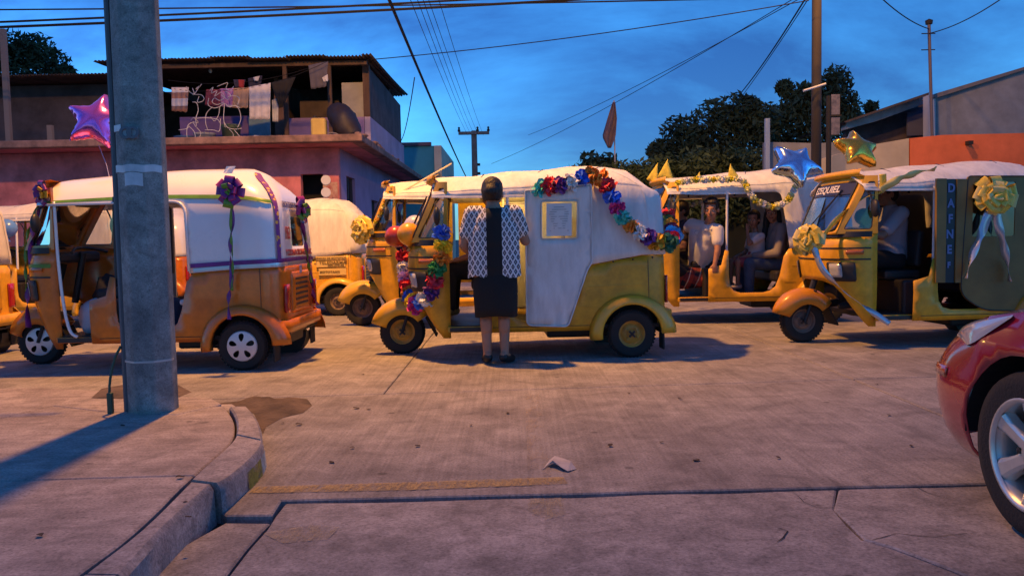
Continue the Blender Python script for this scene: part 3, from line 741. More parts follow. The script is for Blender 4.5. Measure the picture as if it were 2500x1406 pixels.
M_MUDP = mat('yellow_mudguard', (.70, .40, .03), .35, nscale=3, namt=.1, coat=.3)

WHEELS = {}
def wheel_meshes(kind):
    if kind in WHEELS: return WHEELS[kind]
    R_ = .205; w_ = .055
    ty = MB(); prof = [(.115, -w_ * .8), (.15, -w_ * 1.05), (.185, -w_), (.2, -w_ * .7), (R_, -w_ * .35), (R_, w_ * .35), (.2, w_ * .7), (.185, w_), (.15, w_ * 1.05), (.115, w_ * .8)]
    A = Matrix.Rotation(-PI / 2, 4, 'X')    # lathe axis z -> local +y (outer side)
    ty.lathe(prof, A, 36); 
    for i in range(40):   # tread blocks
        a = 2 * PI * i / 40
        for s_ in (-1, 1):
            aa = a + (.07 if s_ > 0 else 0)
            ty.box((math.cos(aa) * (R_ + .001), s_ * .021, math.sin(aa) * (R_ + .001)), (.008, .030, .018), Matrix.Rotation(-aa, 3, 'Y'))
    tm = ty.mesh('tyre', True); sharp(tm)
    rm = MB(); holes = []
    if kind == 'cap':
        rm.lathe([(.122, .035), (.128, .05), (.12, .058)], A, 32)
        rm2 = MB(); hl = []
        for i in range(5):
            a = 2 * PI * i / 5 + PI / 2; c = V((math.cos(a), math.sin(a)))
            n_ = V((-c.y, c.x)); hl.append([tuple(c * (.075 + .034 * math.cos(q)) + n_ * (.021 * (1 + .35 * math.cos(q)) * math.sin(q))) for q in [2 * PI * k / 12 for k in range(12)]])
        vs_, fs = cdt([(math.cos(q) * .122, math.sin(q) * .122) for q in [2 * PI * k / 32 for k in range(32)]], hl, .022)
        pts = [V((p.x, .060 + .012 * (1 - (p.length / .122) ** 2), p.y)) for p in vs_]
        rm.add(pts, [tuple(f) for f in fs])
        n0 = len(rm.v); 
        me = rm.mesh('rim', True)
    else:
        rm.lathe([(.122, -.03), (.122, .03), (.118, .038), (.108, .034), (.10, .012), (.088, .008), (.075, .022), (.05, .03), (.046, .024), (.03, .024), (.028, .045), (.0, .048)], A, 32)
        for i in range(4):
            a = PI / 2 * i + .6; rm.lathe([(.011, .0), (.011, .018), (.0, .022)], Matrix.Translation((math.cos(a) * .06, .026, math.sin(a) * .06)) @ A, 6)
        me = rm.mesh('rim', True); sharp(me)
    bk = MB().lathe([(0, -.03), (.12, -.03), (.12, .024), (0, .006)], A, 24).mesh('b', True)
    cx = MB()
    for rz in (0, PI / 2): cx.box((0, .049, 0), (.07, .012, .018), Matrix.Rotation(rz + .78, 3, 'Y'))
    WHEELS[kind] = (tm, me, bk, cx.mesh('c')); return WHEELS[kind]
def add_wheel(parent, x, y, side, kind, rimmat, z=.205):
    w_ = empty('wheel', (x, y, z), 0 if side > 0 else PI, parent=parent)
    tm, rm, bk, cx = wheel_meshes(kind)
    share('tyre', tm, w_, M_RUB); share('rim', rm, w_, rimmat)
    if kind == 'cap': share('brake_drum', bk, w_, M_PLAST)
    else: share('hub_cover', cx, w_, M_PLAST)
    return w_

class Shell:
    def __init__(s, prof, w0=.61, xr=-.33, r=.16, xf=1.66, k=.55, crown=None):
        s.prof, s.w0, s.xr, s.r, s.xf, s.k, s.crown = prof, w0, xr, r, xf, k, crown
        s.L1 = xf - (xr + r); s.La = r * PI / 2; s.Lr = 2 * (w0 - r); s.U = 2 * s.L1 + 2 * s.La + s.Lr
    def ux(s, x): return s.xf - x
    def __call__(s, u, v_, off=0.0):
        ins, z = interp(s.prof, v_)
        xr = s.xr + s.k * ins - off; ins -= off; w_ = max(.002, s.w0 - ins); r = min(s.r + max(0, ins) * .5, w_ * .95)
        m = False
        if u > s.U / 2: u = s.U - u; m = True
        if u <= s.L1: x = s.xf - (u / s.L1) * (s.xf - (xr + r)); y = w_
        elif u <= s.L1 + s.La:
            a = (u - s.L1) / s.La * PI / 2; x = xr + r - r * math.sin(a); y = w_ - r + r * math.cos(a)
        else:
            t = (u - s.L1 - s.La) / (s.Lr / 2); x = xr; y = lerp(w_ - r, 0, t)
        if s.crown: z += s.crown(x, v_, y)
        return V((x, -y if m else y, z))
def strip(sh, name, pts, wd, mt, parent, off=.006, vertical=False):
    "tape that follows a shell: pts are (u, v)"
    pts = smooth_path([(a, b, 0) for a, b in pts], 6); rows_ = []
    for i, p in enumerate(pts):
        t = (pts[min(i + 1, len(pts) - 1)] - pts[max(0, i - 1)]).normalized(); n_ = V((-t.y, t.x, 0)) * wd / 2
        rows_.append([sh(p.x + n_.x, p.y + n_.y, off), sh(p.x, p.y, off + .0015), sh(p.x - n_.x, p.y - n_.y, off)])
    return MB().loft(rows_, False, False).build(name, mt, parent, smooth=True)

def cowl(s, z, off=0.0):
    xn = interp([(.15, 1.70), (.3, 1.80), (.45, 1.88), (.6, 1.93), (.8, 1.965), (.95, 1.95), (1.05, 1.91)], z)[0]
    a = abs(s) * PI / 2; hw = interp([(.15, .50), (.5, .52), (1.05, .525)], z)[0] + off
    y = hw * math.sin(a) ** .9; x = 1.565 + (xn + off - 1.565) * max(0, math.cos(a)) ** .62
    return V((x, y if s > 0 else -y, z))

TUB_PROF = [(.2, .03, .2), (.3, .008, .3), (.5, 0, .5), (.9, .012, .9)]
def canvas_crown(seed, sag=.006):
    def f(x, v_, y):
        if v_ < 1.40: return .006 * noise.noise(V((x * 6, y * 5, v_ * 5 + seed)))
        t = max(0, min(1, (v_ - 1.40) / .2)); fr = max(0, (x - .45) / 1.2)
        return t * (-.085 * fr - sag * math.cos(2 * PI * (x - .05) / .62) * (.4 + .6 * min(1, (v_ - 1.4) / .5)) + .012 * noise.noise(V((x * 3.2, y * 3, seed))) - .16 * max(0, (.12 - x) / .45) ** 1.6) + .006 * noise.noise(V((x * 7, y * 6, seed)))
    return f
CAN_PROF = [(.78, -.006, .78), (1.1, .022, 1.1), (1.36, .05, 1.36), (1.45, .07, 1.45), (1.53, .105, 1.525), (1.62, .18, 1.58), (1.8, .34, 1.65), (2.08, .606, 1.70)]
HARD_PROF = [(.78, -.004, .78), (1.1, .012, 1.1), (1.3, .03, 1.3), (1.42, .06, 1.42), (1.52, .115, 1.51), (1.62, .19, 1.58), (1.8, .36, 1.66), (2.06, .606, 1.70)]

def rickshaw(label, front, theta, paint_, top, hard=False, rims='steel', rimmat=None, seed=1, door=None, mud=None, seat=True, side2=None, rearwin=True, group='auto rickshaws queued on the street', sc=1.0):
    h = V((-math.cos(theta), -math.sin(theta), 0)); org = V(front) - h * 2.03 * sc; org.z = 0
    rk = empty('auto_rickshaw', org, PI + theta, label, 'auto rickshaw', group)
    rk.scale = (sc, sc, sc); side2 = side2 or paint_; mud = mud or M_MUDP; rimmat = rimmat or M_RIMY
    # --- lower tub with rear quarter, sill and half partition on each side
    tub = Shell(TUB_PROF, .61, -.33, .16, 1.30, .0)
    U, ux = tub.U, tub.ux
    zt = .815 if hard else .80
    sidept = [(.40, zt + .0), (.455, zt - .08), (.50, .52), (.545, .40), (.60, .355), (.68, .335), (.92, .335), (1.0, .36), (1.04, .42), (1.05, .52), (1.05, .79), (1.09, .80), (1.13, .64), (1.27, .60), (1.27, .24)]
    zr = .86 if hard else .885
    arch = [(.27 * math.cos(a), .205 + .27 * math.sin(a)) for a in [PI * k / 14 for k in range(15)]]
    bot = [(1.27, .24), (.33, .24)] + [(x, max(z, .24)) for x, z in arch] + [(-.30, .25)]
    # outline: left side forward edge -> belt -> rear -> right; then bottom back
    left_top = [(ux(x), z) for x, z in reversed(sidept)]
    belt = [(ux(.40) + .1, zt + .012), (ux(-.1), zr - .01), (U / 2 - .45, zr), (U / 2 + .45, zr), (U - ux(-.1), zr - .01), (U - ux(.40) - .1, zt + .012)]
    right_top = [(U - u, z) for u, z in reversed(left_top)]
    lb = [(ux(x), z) for x, z in bot]; rb = [(U - u, z) for u, z in reversed(lb)]
    outl = left_top + belt + right_top[:-1] + [(U - ux(1.27), .24)] + rb[1:] + [(U / 2 + .3, .27), (U / 2 - .3, .27)] + list(reversed(lb))[:-1]
    tubo = panel('body_tub', outl, (), tub, paint_, rk, .085, .012, True, flip=False)
    # pressed ribs on the sides
    if not hard:
        for zz in (.45, .62):
            for sgn in (0, 1):
                pts = [(ux(.38 if zz > .5 else .48), zz), (ux(.1), zz + .005), (ux(-.12), zz + .01)]
                if zz < .5: pts = [(ux(.47), zz), (ux(.34), zz)]
                if sgn: pts = [(U - a, b) for a, b in pts]
                strip(tub, 'pressed_rib', pts, .012, paint_, rk, .003)
    for su in (tub.L1 - .015, U - tub.L1 + .015): strip(tub, 'panel_seam', [(su, .32), (su, .5), (su, .84)], .005, M_PLAST, rk, .0025)
    for sg_ in (0, 1): strip(tub, 'panel_seam', [((U - u_) if sg_ else u_, .285) for u_ in (ux(1.2), ux(.8), ux(.36))], .005, M_PLAST, rk, .0025)
    # wheel arch flares
    for s_ in (1, -1):
        mb_ = MB(); rings = []
        for k_ in range(19):
            a = math.radians(-8) + PI * 1.04 * k_ / 18; ca, sa = math.cos(a), math.sin(a); fl = 1 + .10 * max(0, -ca)
            yb = .595; rings.append([V((.262 * ca, s_ * yb, .205 + .262 * sa)), V((.258 * ca, s_ * (yb + .085), .205 + .258 * sa)), V((.275 * ca, s_ * (yb + .092), .205 + .275 * sa)), V((.335 * ca * fl, s_ * (yb + .065), .205 + .322 * sa)), V((.365 * ca * fl, s_ * (yb + .012), .205 + .345 * sa))])
        o = mb_.loft(rings, False, False).build('wheel_arch', mud, rk, smooth=True); o.modifiers.new('s', 'SOLIDIFY').thickness = .006
        MB().lathe([(.262, 0), (.262, .2), (.02, .2)], Matrix.Translation((0, s_ * .60, .205)) @ Matrix.Rotation(PI / 2 * s_, 4, 'X'), 16, 0, PI).build('wheel_well', M_PLAST, rk)
        add_wheel(rk, 0, s_ * .60, s_, rims, rimmat)
    # chassis, floor, seats
    MB().box((.62, 0, .27), (1.9, 1.14, .035)).build('floor_pan', M_PLAST, rk)
    MB().box((.25, 0, .2), (.9, .5, .12)).box((-.1, 0, .22), (.3, .7, .14)).build('engine_case', M_PLAST, rk, bevel=.02)
    MB().box((1.42, .0, .285), (.36, 1.0, .03)).build('driver_floor', M_PLAST, rk)
    for s_ in (1, -1):
        MB().box((1.42, s_ * .545, .27), (.34, .03, .05)).build('step_edge', paint_, rk, bevel=.008)
        MB().tube([(1.06, s_ * .555, .78), (1.05, s_ * .545, 1.44 if not hard else 1.46)], .014, 8).build('roof_post', M_WHITE if not hard else M_PLAST, rk)
    MB().box((1.18, 0, .44), (.22, .95, .32)).build('seat_box', M_VINYL, rk, bevel=.02)
    MB().box((1.20, 0, .64), (.36, .62, .09)).build('driver_seat', M_VINYL, rk, bevel=.03)
    MB().box((1.03, 0, .88), (.07, .6, .34), Matrix.Rotation(-.1, 3, 'Y')).build('driver_backrest', M_VINYL, rk, bevel=.025)
    MB().box((.30, 0, .5), (.46, 1.06, .12)).build('passenger_seat', M_VINYL, rk, bevel=.03)
    MB().box((.05, 0, .78), (.1, 1.06, .5), Matrix.Rotation(-.15, 3, 'Y')).build('passenger_backrest', M_VINYL, rk, bevel=.03)
    # --- front cowl
    btm = [(-1, .19), (-.86, .19), (-.74, .25), (-.62, .36), (-.52, .48), (-.40, .56), (-.2, .60), (.2, .60), (.40, .56), (.52, .48), (.62, .36), (.74, .25), (.86, .19), (1, .19)]
    panel('front_cowl', btm + [(1, 1.03), (-1, 1.03)], (), cowl, paint_, rk, .085, .010, True, flip=False, sy=.07)
    for zz in (.90, .80):
        MB().loft([[cowl(s_, zz + d, .004) for d in (-.007, 0, .007)] for s_ in [-.97 + 1.94 * k_ / 40 for k_ in range(41)]], False, False).build('seam_strip', M_PLAST, rk, smooth=True)
    MB().loft([[cowl(s_, 1.02 + d, .012) for d in (-.02, .01, .03)] for s_ in [-.97 + 1.94 * k_ / 40 for k_ in range(41)]], False, False).build('screen_gasket', M_PLAST, rk, smooth=True)
    for s_ in (1, -1):
        hs = rpoly([(.36 * s_, .60), (.80 * s_, .60), (.80 * s_, .775), (.36 * s_, .775)], .03)
        hl = panel('headlamp_housing', hs, (), lambda a, b: cowl(a, b, .018), M_PLAST, rk, .05, .012, True)
        panel('headlamp_lens', rpoly([(.40 * s_, .635), (.60 * s_, .635), (.60 * s_, .76), (.40 * s_, .76)], .03), (), lambda a, b: cowl(a, b, .024), mat('lamp_lens', (.45, .46, .46), .15, coat=.5), hl, .05, .003)
        panel('indicator', rpoly([(.66 * s_, .845), (.9 * s_, .845), (.9 * s_, .885), (.66 * s_, .885)], .01), (), lambda a, b: cowl(a, b, .014), M_AMBER, rk, .04, .012)
        # quarter window frame
        A_, B_, C_, D_ = V((1.565, s_ * .525, 1.03)), V((1.885, s_ * .40, 1.03)), V((1.645, s_ * .46, 1.545)), V((1.565, s_ * .525, 1.545))
        def qf(u, v_, off=0): 
            p = A_.lerp(B_, u).lerp(D_.lerp(C_, u), v_); n_ = V((.38, s_ * .92, 0)); return p + n_ * off
        hole = rpoly([(.14, .07), (.90, .07), (.62, .90), (.14, .90)], .09)
        panel('door_pillar', [(0, 0), (1, 0), (1, 1), (0, 1)], [hole], qf, paint_, rk, .12, .02, False)
        panel('quarter_glass', hole, (), lambda u, v_: qf(u, v_, -.006), M_GLASS, rk, .3, 0, False)
        hr = [qf(a, b, .004) for a, b in hole + [hole[0]]]; MB().tube(hr, .009, 6, False).build('window_rubber', M_PLAST, rk, smooth=True)
        MB().tube([(1.64, s_ * .5, 1.40), (1.67, s_ * .60, 1.36), (1.66, s_ * .64, 1.28)], .008, 6).build('mirror_stalk', M_PLAST, rk)
        MB().sphere((1.655, s_ * .65, 1.25), (.03, .055, .08), 10, 8).build('mirror', M_PLAST, rk, smooth=True)
    def wf(u, v_, off=0):
        yb = lerp(.40, .46, v_); y = lerp(-yb, yb, u); bow = 1 - (2 * u - 1) ** 2
        return V((lerp(1.885, 1.645, v_) + .075 * bow + off * .9, y, lerp(1.03, 1.545, v_) + off * .42))
    wh = rpoly([(.05, .06), (.95, .06), (.95, .92), (.05, .92)], .07)
    panel('windscreen_frame', [(0, 0), (1, 0), (1, 1), (0, 1)], [wh], wf, paint_, rk, .1, .02, True)
    panel('windscreen', wh, (), lambda a, b: wf(a, b, -.006), M_GLASS, rk, .12, 0, True)
    MB().tube([wf(a, b, .004) for a, b in wh + [wh[0]]], .010, 6, False).build('windscreen_rubber', M_PLAST, rk, smooth=True)
    MB().tube([wf(.45, .06, .02), wf(.62, .4, .015), wf(.72, .62, .012)], .006, 5).tube([wf(.6, .3, .012), wf(.78, .78, .012)], .008, 5).build('wiper', M_PLAST, rk)
    MB().loft([[wf(u, 1, o_) + V((o2, 0, o3)) for o_, o2, o3 in ((.0, 0, .0), (.03, .03, .01), (.03, .02, .05), (0, -.03, .075))] for u in [k_ / 12 for k_ in range(13)]], False, False).build('visor', paint_, rk, smooth=True)
    # front fork, wheel, mudguard
    MB().tube([(1.80, 0, .9), (1.96, .0, .42)], .03, 8).tube([(1.93, .075, .5), (2.03, .075, .2)], .016, 6).tube([(1.93, -.075, .5), (2.03, -.075, .2)], .016, 6).build('front_fork', M_PLAST, rk)
    add_wheel(rk, 2.03, 0, 1, rims, rimmat)
    mb_ = MB(); rings = []
    for k_ in range(15):
        a = math.radians(18 + 128 * k_ / 14); ca, sa = math.cos(a), math.sin(a); tp = 1 if k_ > 4 else .55 + .45 * (k_ / 4) ** .6; wv = .12 * tp
        rr = .262 + .03 * (k_ / 14)
        rings.append([V((2.03 + (rr + q) * ca, y * wv, .20 + (rr + q) * sa)) for y, q in ((-1, -.11), (-1, -.04), (-.75, .015), (-.3, .04), (.3, .04), (.75, .015), (1, -.04), (1, -.11))])
    o = mb_.loft(rings, False, False).build('front_mudguard', mud, rk, smooth=True); o.modifiers.new('s', 'SOLIDIFY').thickness = .006
    MB().box((1.76, .0, .25), (.012, .2, .2), Matrix.Rotation(.5, 3, 'Y')).build('mud_flap', M_RUB, rk)
    for s_ in (1, -1): MB().box((-.27, s_ * .60, .17), (.012, .16, .2)).build('mud_flap', M_RUB, rk)
    # handlebar and dash
    MB().tube([(1.72, 0, .55), (1.62, 0, 1.0)], .03, 8).tube(smooth_path([(1.56, .3, 1.0), (1.62, .12, 1.04), (1.62, -.12, 1.04), (1.56, -.3, 1.0)], 4), .014, 6).build('handlebar', M_PLAST, rk)
    MB().box((1.74, 0, .96), (.2, .7, .1)).build('dashboard', M_PLAST, rk, bevel=.03)
    MB().tube([(1.56, .18, 1.42), (1.56, -.18, 1.42)], .02, 6).box((1.57, 0, 1.45), (.02, .2, .06)).build('rear_view_mirror', M_PLAST, rk)
    # --- rear: lamps, bumper, plate
    uc = U / 2
    for s_ in (1, -1):
        o_ = uc - s_ * .45
        panel('tail_lamp', rpoly([(o_ - .05, .46), (o_ + .05, .46), (o_ + .05, .70), (o_ - .05, .70)], .02), (), lambda a, b: tub(a, b, .022), M_REDL, rk, .05, .02)
    panel('bumper', rpoly([(uc - .66, .30), (uc + .66, .30), (uc + .66, .40), (uc - .66, .40)], .02), (), lambda a, b: tub(a, b, .05), paint_, rk, .07, .05)
    panel('engine_hatch', rpoly([(uc - .30, .44), (uc + .30, .44), (uc + .30, .8), (uc - .30, .8)], .03), (), lambda a, b: tub(a, b, .010), paint_, rk, .08, .03)
    for k_ in range(6): panel('vent_slot', rpoly([(uc - .2, .50 + .045 * k_), (uc + .2, .50 + .045 * k_), (uc + .2, .52 + .045 * k_), (uc - .2, .52 + .045 * k_)], .008), (), lambda a, b: tub(a, b, .014), M_PLAST, rk, .1, .016)
    # --- roof and hood
    if hard: top_sh = Shell(HARD_PROF, .606, -.325, .16, 1.70, .62, lambda x, v_, y: (-.07 * max(0, (x - .6) / 1.1) ** 1.3 * min(1, max(0, (v_ - 1.38) / .2)) - .11 * max(0, (.16 - x) / .5) ** 2 * max(0, min(1, (v_ - 1.3) / .4)) + .02 * max(0, min(1, (v_ - 1.5) / .4))))
    else: top_sh = Shell(CAN_PROF, .618, -.335, .13, 1.70, .42, canvas_crown(seed))
    TU = top_sh.U; tx = top_sh.ux; vm = 2.05 if hard else 2.07
    ve = 1.415 if hard else 1.42
    lt = [(0, ve + .02), (tx(1.3), ve + .0), (tx(.75), ve)]
    if hard: lt = [(0, ve)] + rpoly([(tx(1.6), ve, 0), (tx(.43), ve, .10), (tx(.43), zt + .0, 0)], .1)[1:]
    else: lt += rpoly([(tx(.6), ve, 0), (tx(.44), ve, .07), (tx(.40), zt + .005, 0)], .07)[1:]
    bl = [(tx(-.1), zr - .002), (TU / 2 - .45, zr + .004), (TU / 2 + .45, zr + .004), (TU - tx(-.1), zr - .002)]
    outl = lt + bl + [(TU - a, b) for a, b in reversed(lt)] + [(TU, vm), (0, vm)]
    hol = []
    if rearwin: hol = [rpoly([(TU / 2 - .20, 1.02), (TU / 2 + .20, 1.02), (TU / 2 + .20, 1.28), (TU / 2 - .20, 1.28)], .03)]
    panel('hard_top' if hard else 'canvas_hood', outl, hol, top_sh, top, rk, .075, .008, True, flip=False, merge=True)
    if hol: panel('rear_window', hol[0], (), lambda a, b: top_sh(a, b, -.004), glass_mat('dark_glass', (.25, .28, .3), .1, .6), rk, .1, 0)
    if not hard:   # stitched seams, hem and roof bows
        for su in (top_sh.L1 - .02, top_sh.L1 + top_sh.La): 
            for m_ in (0, 1): strip(top_sh, 'seam', [((TU - su) if m_ else su, v_) for v_ in (.90, 1.15, 1.38, 1.5, 1.62, 1.8)], .012, top, rk, .004)
        for m_ in (0, 1): strip(top_sh, 'seam', [((TU - u_) if m_ else u_, 1.52) for u_ in (.02, .5, 1.0, 1.5, top_sh.L1)], .010, top, rk, .004)
        for s_ in (0, 1):
            pts = [(a, b - .004) for a, b in lt[:3]]
            if s_: pts = [(TU - a, b) for a, b in pts]
            strip(top_sh, 'hem', pts, .03, top, rk, .006)
        for xx_ in (.0, .6, 1.2):
            MB().tube([top_sh(a, b, -.045) for a, b in [(tx(xx_), ve + .02 + t_ * (vm - ve - .02)) for t_ in [k_ / 8 for k_ in range(9)]] + [(TU - tx(xx_), ve + .02 + t_ * (vm - ve - .02)) for t_ in [1 - k_ / 8 for k_ in range(9)]]], .011, 6).build('roof_bow', M_PLAST, rk)
        for k_ in range(4):
            p = tub(ux(.33 - .17 * k_), zt + .02 + .014 * k_, .012); MB().sphere(p, .009, 6, 4).build('canvas_stud', M_PLAST, rk)
    rk['_'] = 0; del rk['_']
    return rk, tub, top_sh
def rkM(rk): return Matrix.Translation(rk.location) @ Matrix.Rotation(rk.rotation_euler.z, 4, 'Z') @ Matrix.Scale(rk.scale.x, 4)

rkA, tubA, topA = rickshaw('orange and white hard-topped auto rickshaw with silver hubcaps behind the concrete pole', G(108, 887), 0.0, M_ORA, M_WHITE, hard=True, rims='cap', rimmat=M_HUB, seed=1, mud=M_ORA)
rkB, tubB, topB = rickshaw('mustard yellow auto rickshaw with white canvas door, hung with coloured paper garlands', G(985, 862), math.radians(2.5), M_OLIVE, M_CANV, seed=2)
rkC, tubC, topC = rickshaw('yellow auto rickshaw with DAFNE lettering on its pillar, behind the red car', G(1957, 834), math.radians(4), M_YELB, M_CANV, seed=3, rearwin=False, rimmat=M_RIMD, mud=mat('amber_mudguard', (.62, .25, .018), .35, nscale=3, namt=.12, coat=.3))
rkE, tubE, topE = rickshaw('yellow auto rickshaw with balloons in front, half hidden behind the garlanded one', G(888, 794), math.radians(2), M_YELB, M_CANV2, seed=5, rimmat=M_RIMD, sc=1.09)
dD = G(820, 771); 
rkD, tubD, topD = rickshaw('yellow auto rickshaw with cream canvas and a lettered side panel, behind the orange one', dD + V((-2.0, .6, 0)), math.radians(1), M_YELB, M_CANV2, seed=6, rimmat=M_RIMD)
fF = P(1645, 571, 9.3)
rkF, tubF, topF = rickshaw('yellow auto rickshaw carrying passengers under a canopy trimmed with yellow pennants', V((fF.x - .42, 9.95, 0)), math.radians(0), M_YELB, M_CANV, seed=7, sc=1.08)
gG = P(38, 600, 7.0)
rkG, tubG, topG = rickshaw('yellow auto rickshaw cut off by the left picture edge, tail lamp showing', V((-7.40, 7.55, 0)), math.radians(0), M_YELB, M_CANV2, seed=8)
hH = P(250, 600, 10.6)
rkH, tubH, topH = rickshaw('yellow auto rickshaw with cream hood seen behind and through the orange one', V((hH.x - 1.95, 10.9, 0)), math.radians(0), M_YELB, M_CANV2, seed=9)
iI = P(462, 600, 13.4)
rkI, tubI, topI = rickshaw('white hard-topped auto rickshaw farther back, seen through the orange one', V((iI.x - 2.35, 13.9, 0)), math.radians(-3), M_ORA, M_WHITE, hard=True, rims='cap', rimmat=M_HUB, seed=10, mud=M_ORA)
# ---------------------------------------------------------------- trim of single rickshaws
def on(rk, px, py, yl):
    "pixel -> local point on the plane y = yl of a rickshaw"
    Mi = rkM(rk).inverted(); o = Mi @ CAM; d = Mi.to_3x3() @ ray(px, py); return o + d * ((yl - o.y) / d.y)
def wpt(rk, x, y, z): return rkM(rk) @ V((x, y, z))
M_PURP = mat('purple_ribbon', (.16, .02, .22), .35, nscale=14, namt=.3)
M_MAG = mat('magenta_ribbon', (.30, .03, .18), .3, nscale=14, namt=.3)
M_GRN = mat('green_ribbon', (.12, .28, .03), .4, nscale=10, namt=.3)
M_BLUETXT = mat('blue_lettering', (.10, .10, .28), .6); M_REDTXT = mat('red_lettering', (.42, .05, .05), .6)
# A: trims
uA = topA.ux; UA = topA.U; ucA = UA / 2
strip(topA, 'green_ribbon', [(uA(1.62), 1.455), (uA(1.0), 1.46), (uA(.4), 1.455), (uA(-.1), 1.44), (topA.L1 + topA.La * .5, 1.42)], .035, M_GRN, rkA, .008)
strip(tubA, 'silver_strip', [(tubA.ux(.40), .835), (tubA.ux(0), .86), (tubA.U / 2 - .4, .872), (tubA.U / 2, .875), (tubA.U / 2 + .4, .872)], .035, M_SILV, rkA, .012)
strip(topA, 'purple_tape', [(uA(.42), .875), (uA(0), .895), (ucA - .4, .905), (ucA, .907), (ucA + .45, .90)], .035, M_PURP, rkA, .010)
dots = bpy.data.materials.new('dotted_ribbon'); dots.use_nodes = True; t = dots.node_tree; b = t.nodes['Principled BSDF']; MATS['dotted_ribbon'] = dots
vo = t.nodes.new('ShaderNodeTexVoronoi'); vo.inputs['Scale'].default_value = 22; rr = t.nodes.new('ShaderNodeValToRGB'); tcn = t.nodes.new('ShaderNodeTexCoord')
rr.color_ramp.elements[0].color = (.8, .45, .05, 1); rr.color_ramp.elements[1].color = (.16, .03, .24, 1); rr.color_ramp.elements[0].position = .3; rr.color_ramp.elements[1].position = .36
t.links.new(tcn.outputs['Object'], vo.inputs['Vector']); t.links.new(vo.outputs['Distance'], rr.inputs[0]); t.links.new(rr.outputs[0], b.inputs['Base Color'])
cu = topA.L1 + topA.La * .62
strip(topA, 'dotted_ribbon', [(cu, .90), (cu, 1.15), (cu, 1.4), (cu - .02, 1.6), (cu - .03, 1.85)], .04, dots, rkA, .012)
lettering('UNION DE MOTOTAXIS DOLORES', lambda x, y, h: topA(ucA + x + .02, 1.405 + y, .006 + h), M_BLUETXT, rkA, .10, .60, bold=.002)
lettering('1963', lambda x, y, h: topA(ucA - .34 + x, 1.13 + y, .006 + h), M_REDTXT, rkA, .15, .55, bold=.003)
lettering('Y COLONIAS CIRCUNVECINAS A.C.', lambda x, y, h: topA(ucA + x + .02, .965 + y, .006 + h), M_REDTXT, rkA, .075, .72, bold=.002)
panel('sticker', rpoly([(ucA - .46, .78), (ucA - .38, .78), (ucA - .38, .85), (ucA - .46, .85)], .004), (), lambda a, b: tubA(a, b, .013), mat('sticker', (.6, .6, .6), .5, nscale=40, col2=(.15, .2, .4)), rkA, .05, 0)
fn_ = topA(uA(on(rkA, 640, 410, .25).x), 1.78, 0)
MB().loft([[fn_ + V((-.04 * s_ - .03 * z_, y_, z_ * .055)) for s_, y_ in ((-1, 0), (-.2, .014 * (1.1 - z_)), (1, 0), (-.2, -.014 * (1.1 - z_)))] for z_ in (-.15, .4, 1)]).build('roof_fin', M_WHITE, rkA, smooth=False)
MB().tube([topA(u_, v_, .004) for u_, v_ in [(uA(1.60), 1.412)] + rpoly([(uA(1.6), 1.412, 0), (uA(.43), 1.412, .10), (uA(.43), .83, 0)], .1)[1:]], .012, 6).build('door_trim', M_WHITE, rkA, smooth=True)
MB().tube(smooth_path([(1.555, .535, 1.43), (1.55, .535, 1.0), (1.52, .545, .6), (1.47, .56, .36), (1.40, .575, .30)], 5), .013, 6).build('door_trim', M_WHITE, rkA, smooth=True)
# far-side door of A, a framed window in it
def farA(u, v_): return V((u, -.595, v_))
panel('far_side_door', [(1.04, .30), (1.565, .30), (1.565, 1.44), (1.04, 1.44)], [rpoly([(1.09, .98), (1.52, .98), (1.52, 1.36), (1.09, 1.36)], .05)], farA, mat('grey_door', (.25, .26, .30), .6), rkA, .12, .02, False)
MB().box((.30, .05, .57), (.5, 1.0, .05)).build('seat_cover', mat('seat_white', (.55, .56, .6), .8, nscale=4, bump=.4, bscale=12), rkA, bevel=.02)
# sacks and bags in A
def sack(rk, x, y, z, s, mt, label, cat='bag'):
    m = MB(); m.sphere((0, 0, 0), s, 14, 10)
    for p in m.v: p += p * .28 * noise.noise(p * 9 + V((x * 9, y, z))); p.z = max(p.z, -s[2] * .7)
    o = m.build('bag', mt, None, smooth=True); o.matrix_world = Matrix.Translation(wpt(rk, x, y, z + s[2] * .7)); return prop(o, label, cat)
sack(rkA, 1.40, .25, .30, (.13, .16, .18), mat('pale_plastic', (.5, .52, .6), .5, bump=.6, bscale=22), 'pale plastic bag on the cab floor of the orange rickshaw')
sack(rkA, 1.45, -.1, .30, (.12, .2, .3), mat('dark_cloth', (.02, .022, .03), .8, bump=.5, bscale=22), 'dark bundle standing in the cab of the orange rickshaw', 'bundle')
sack(rkA, .8, .2, .29, (.15, .22, .2), mat('blue_sack', (.06, .08, .16), .7, bump=.5, bscale=22), 'dark blue sack on the passenger floor of the orange rickshaw')

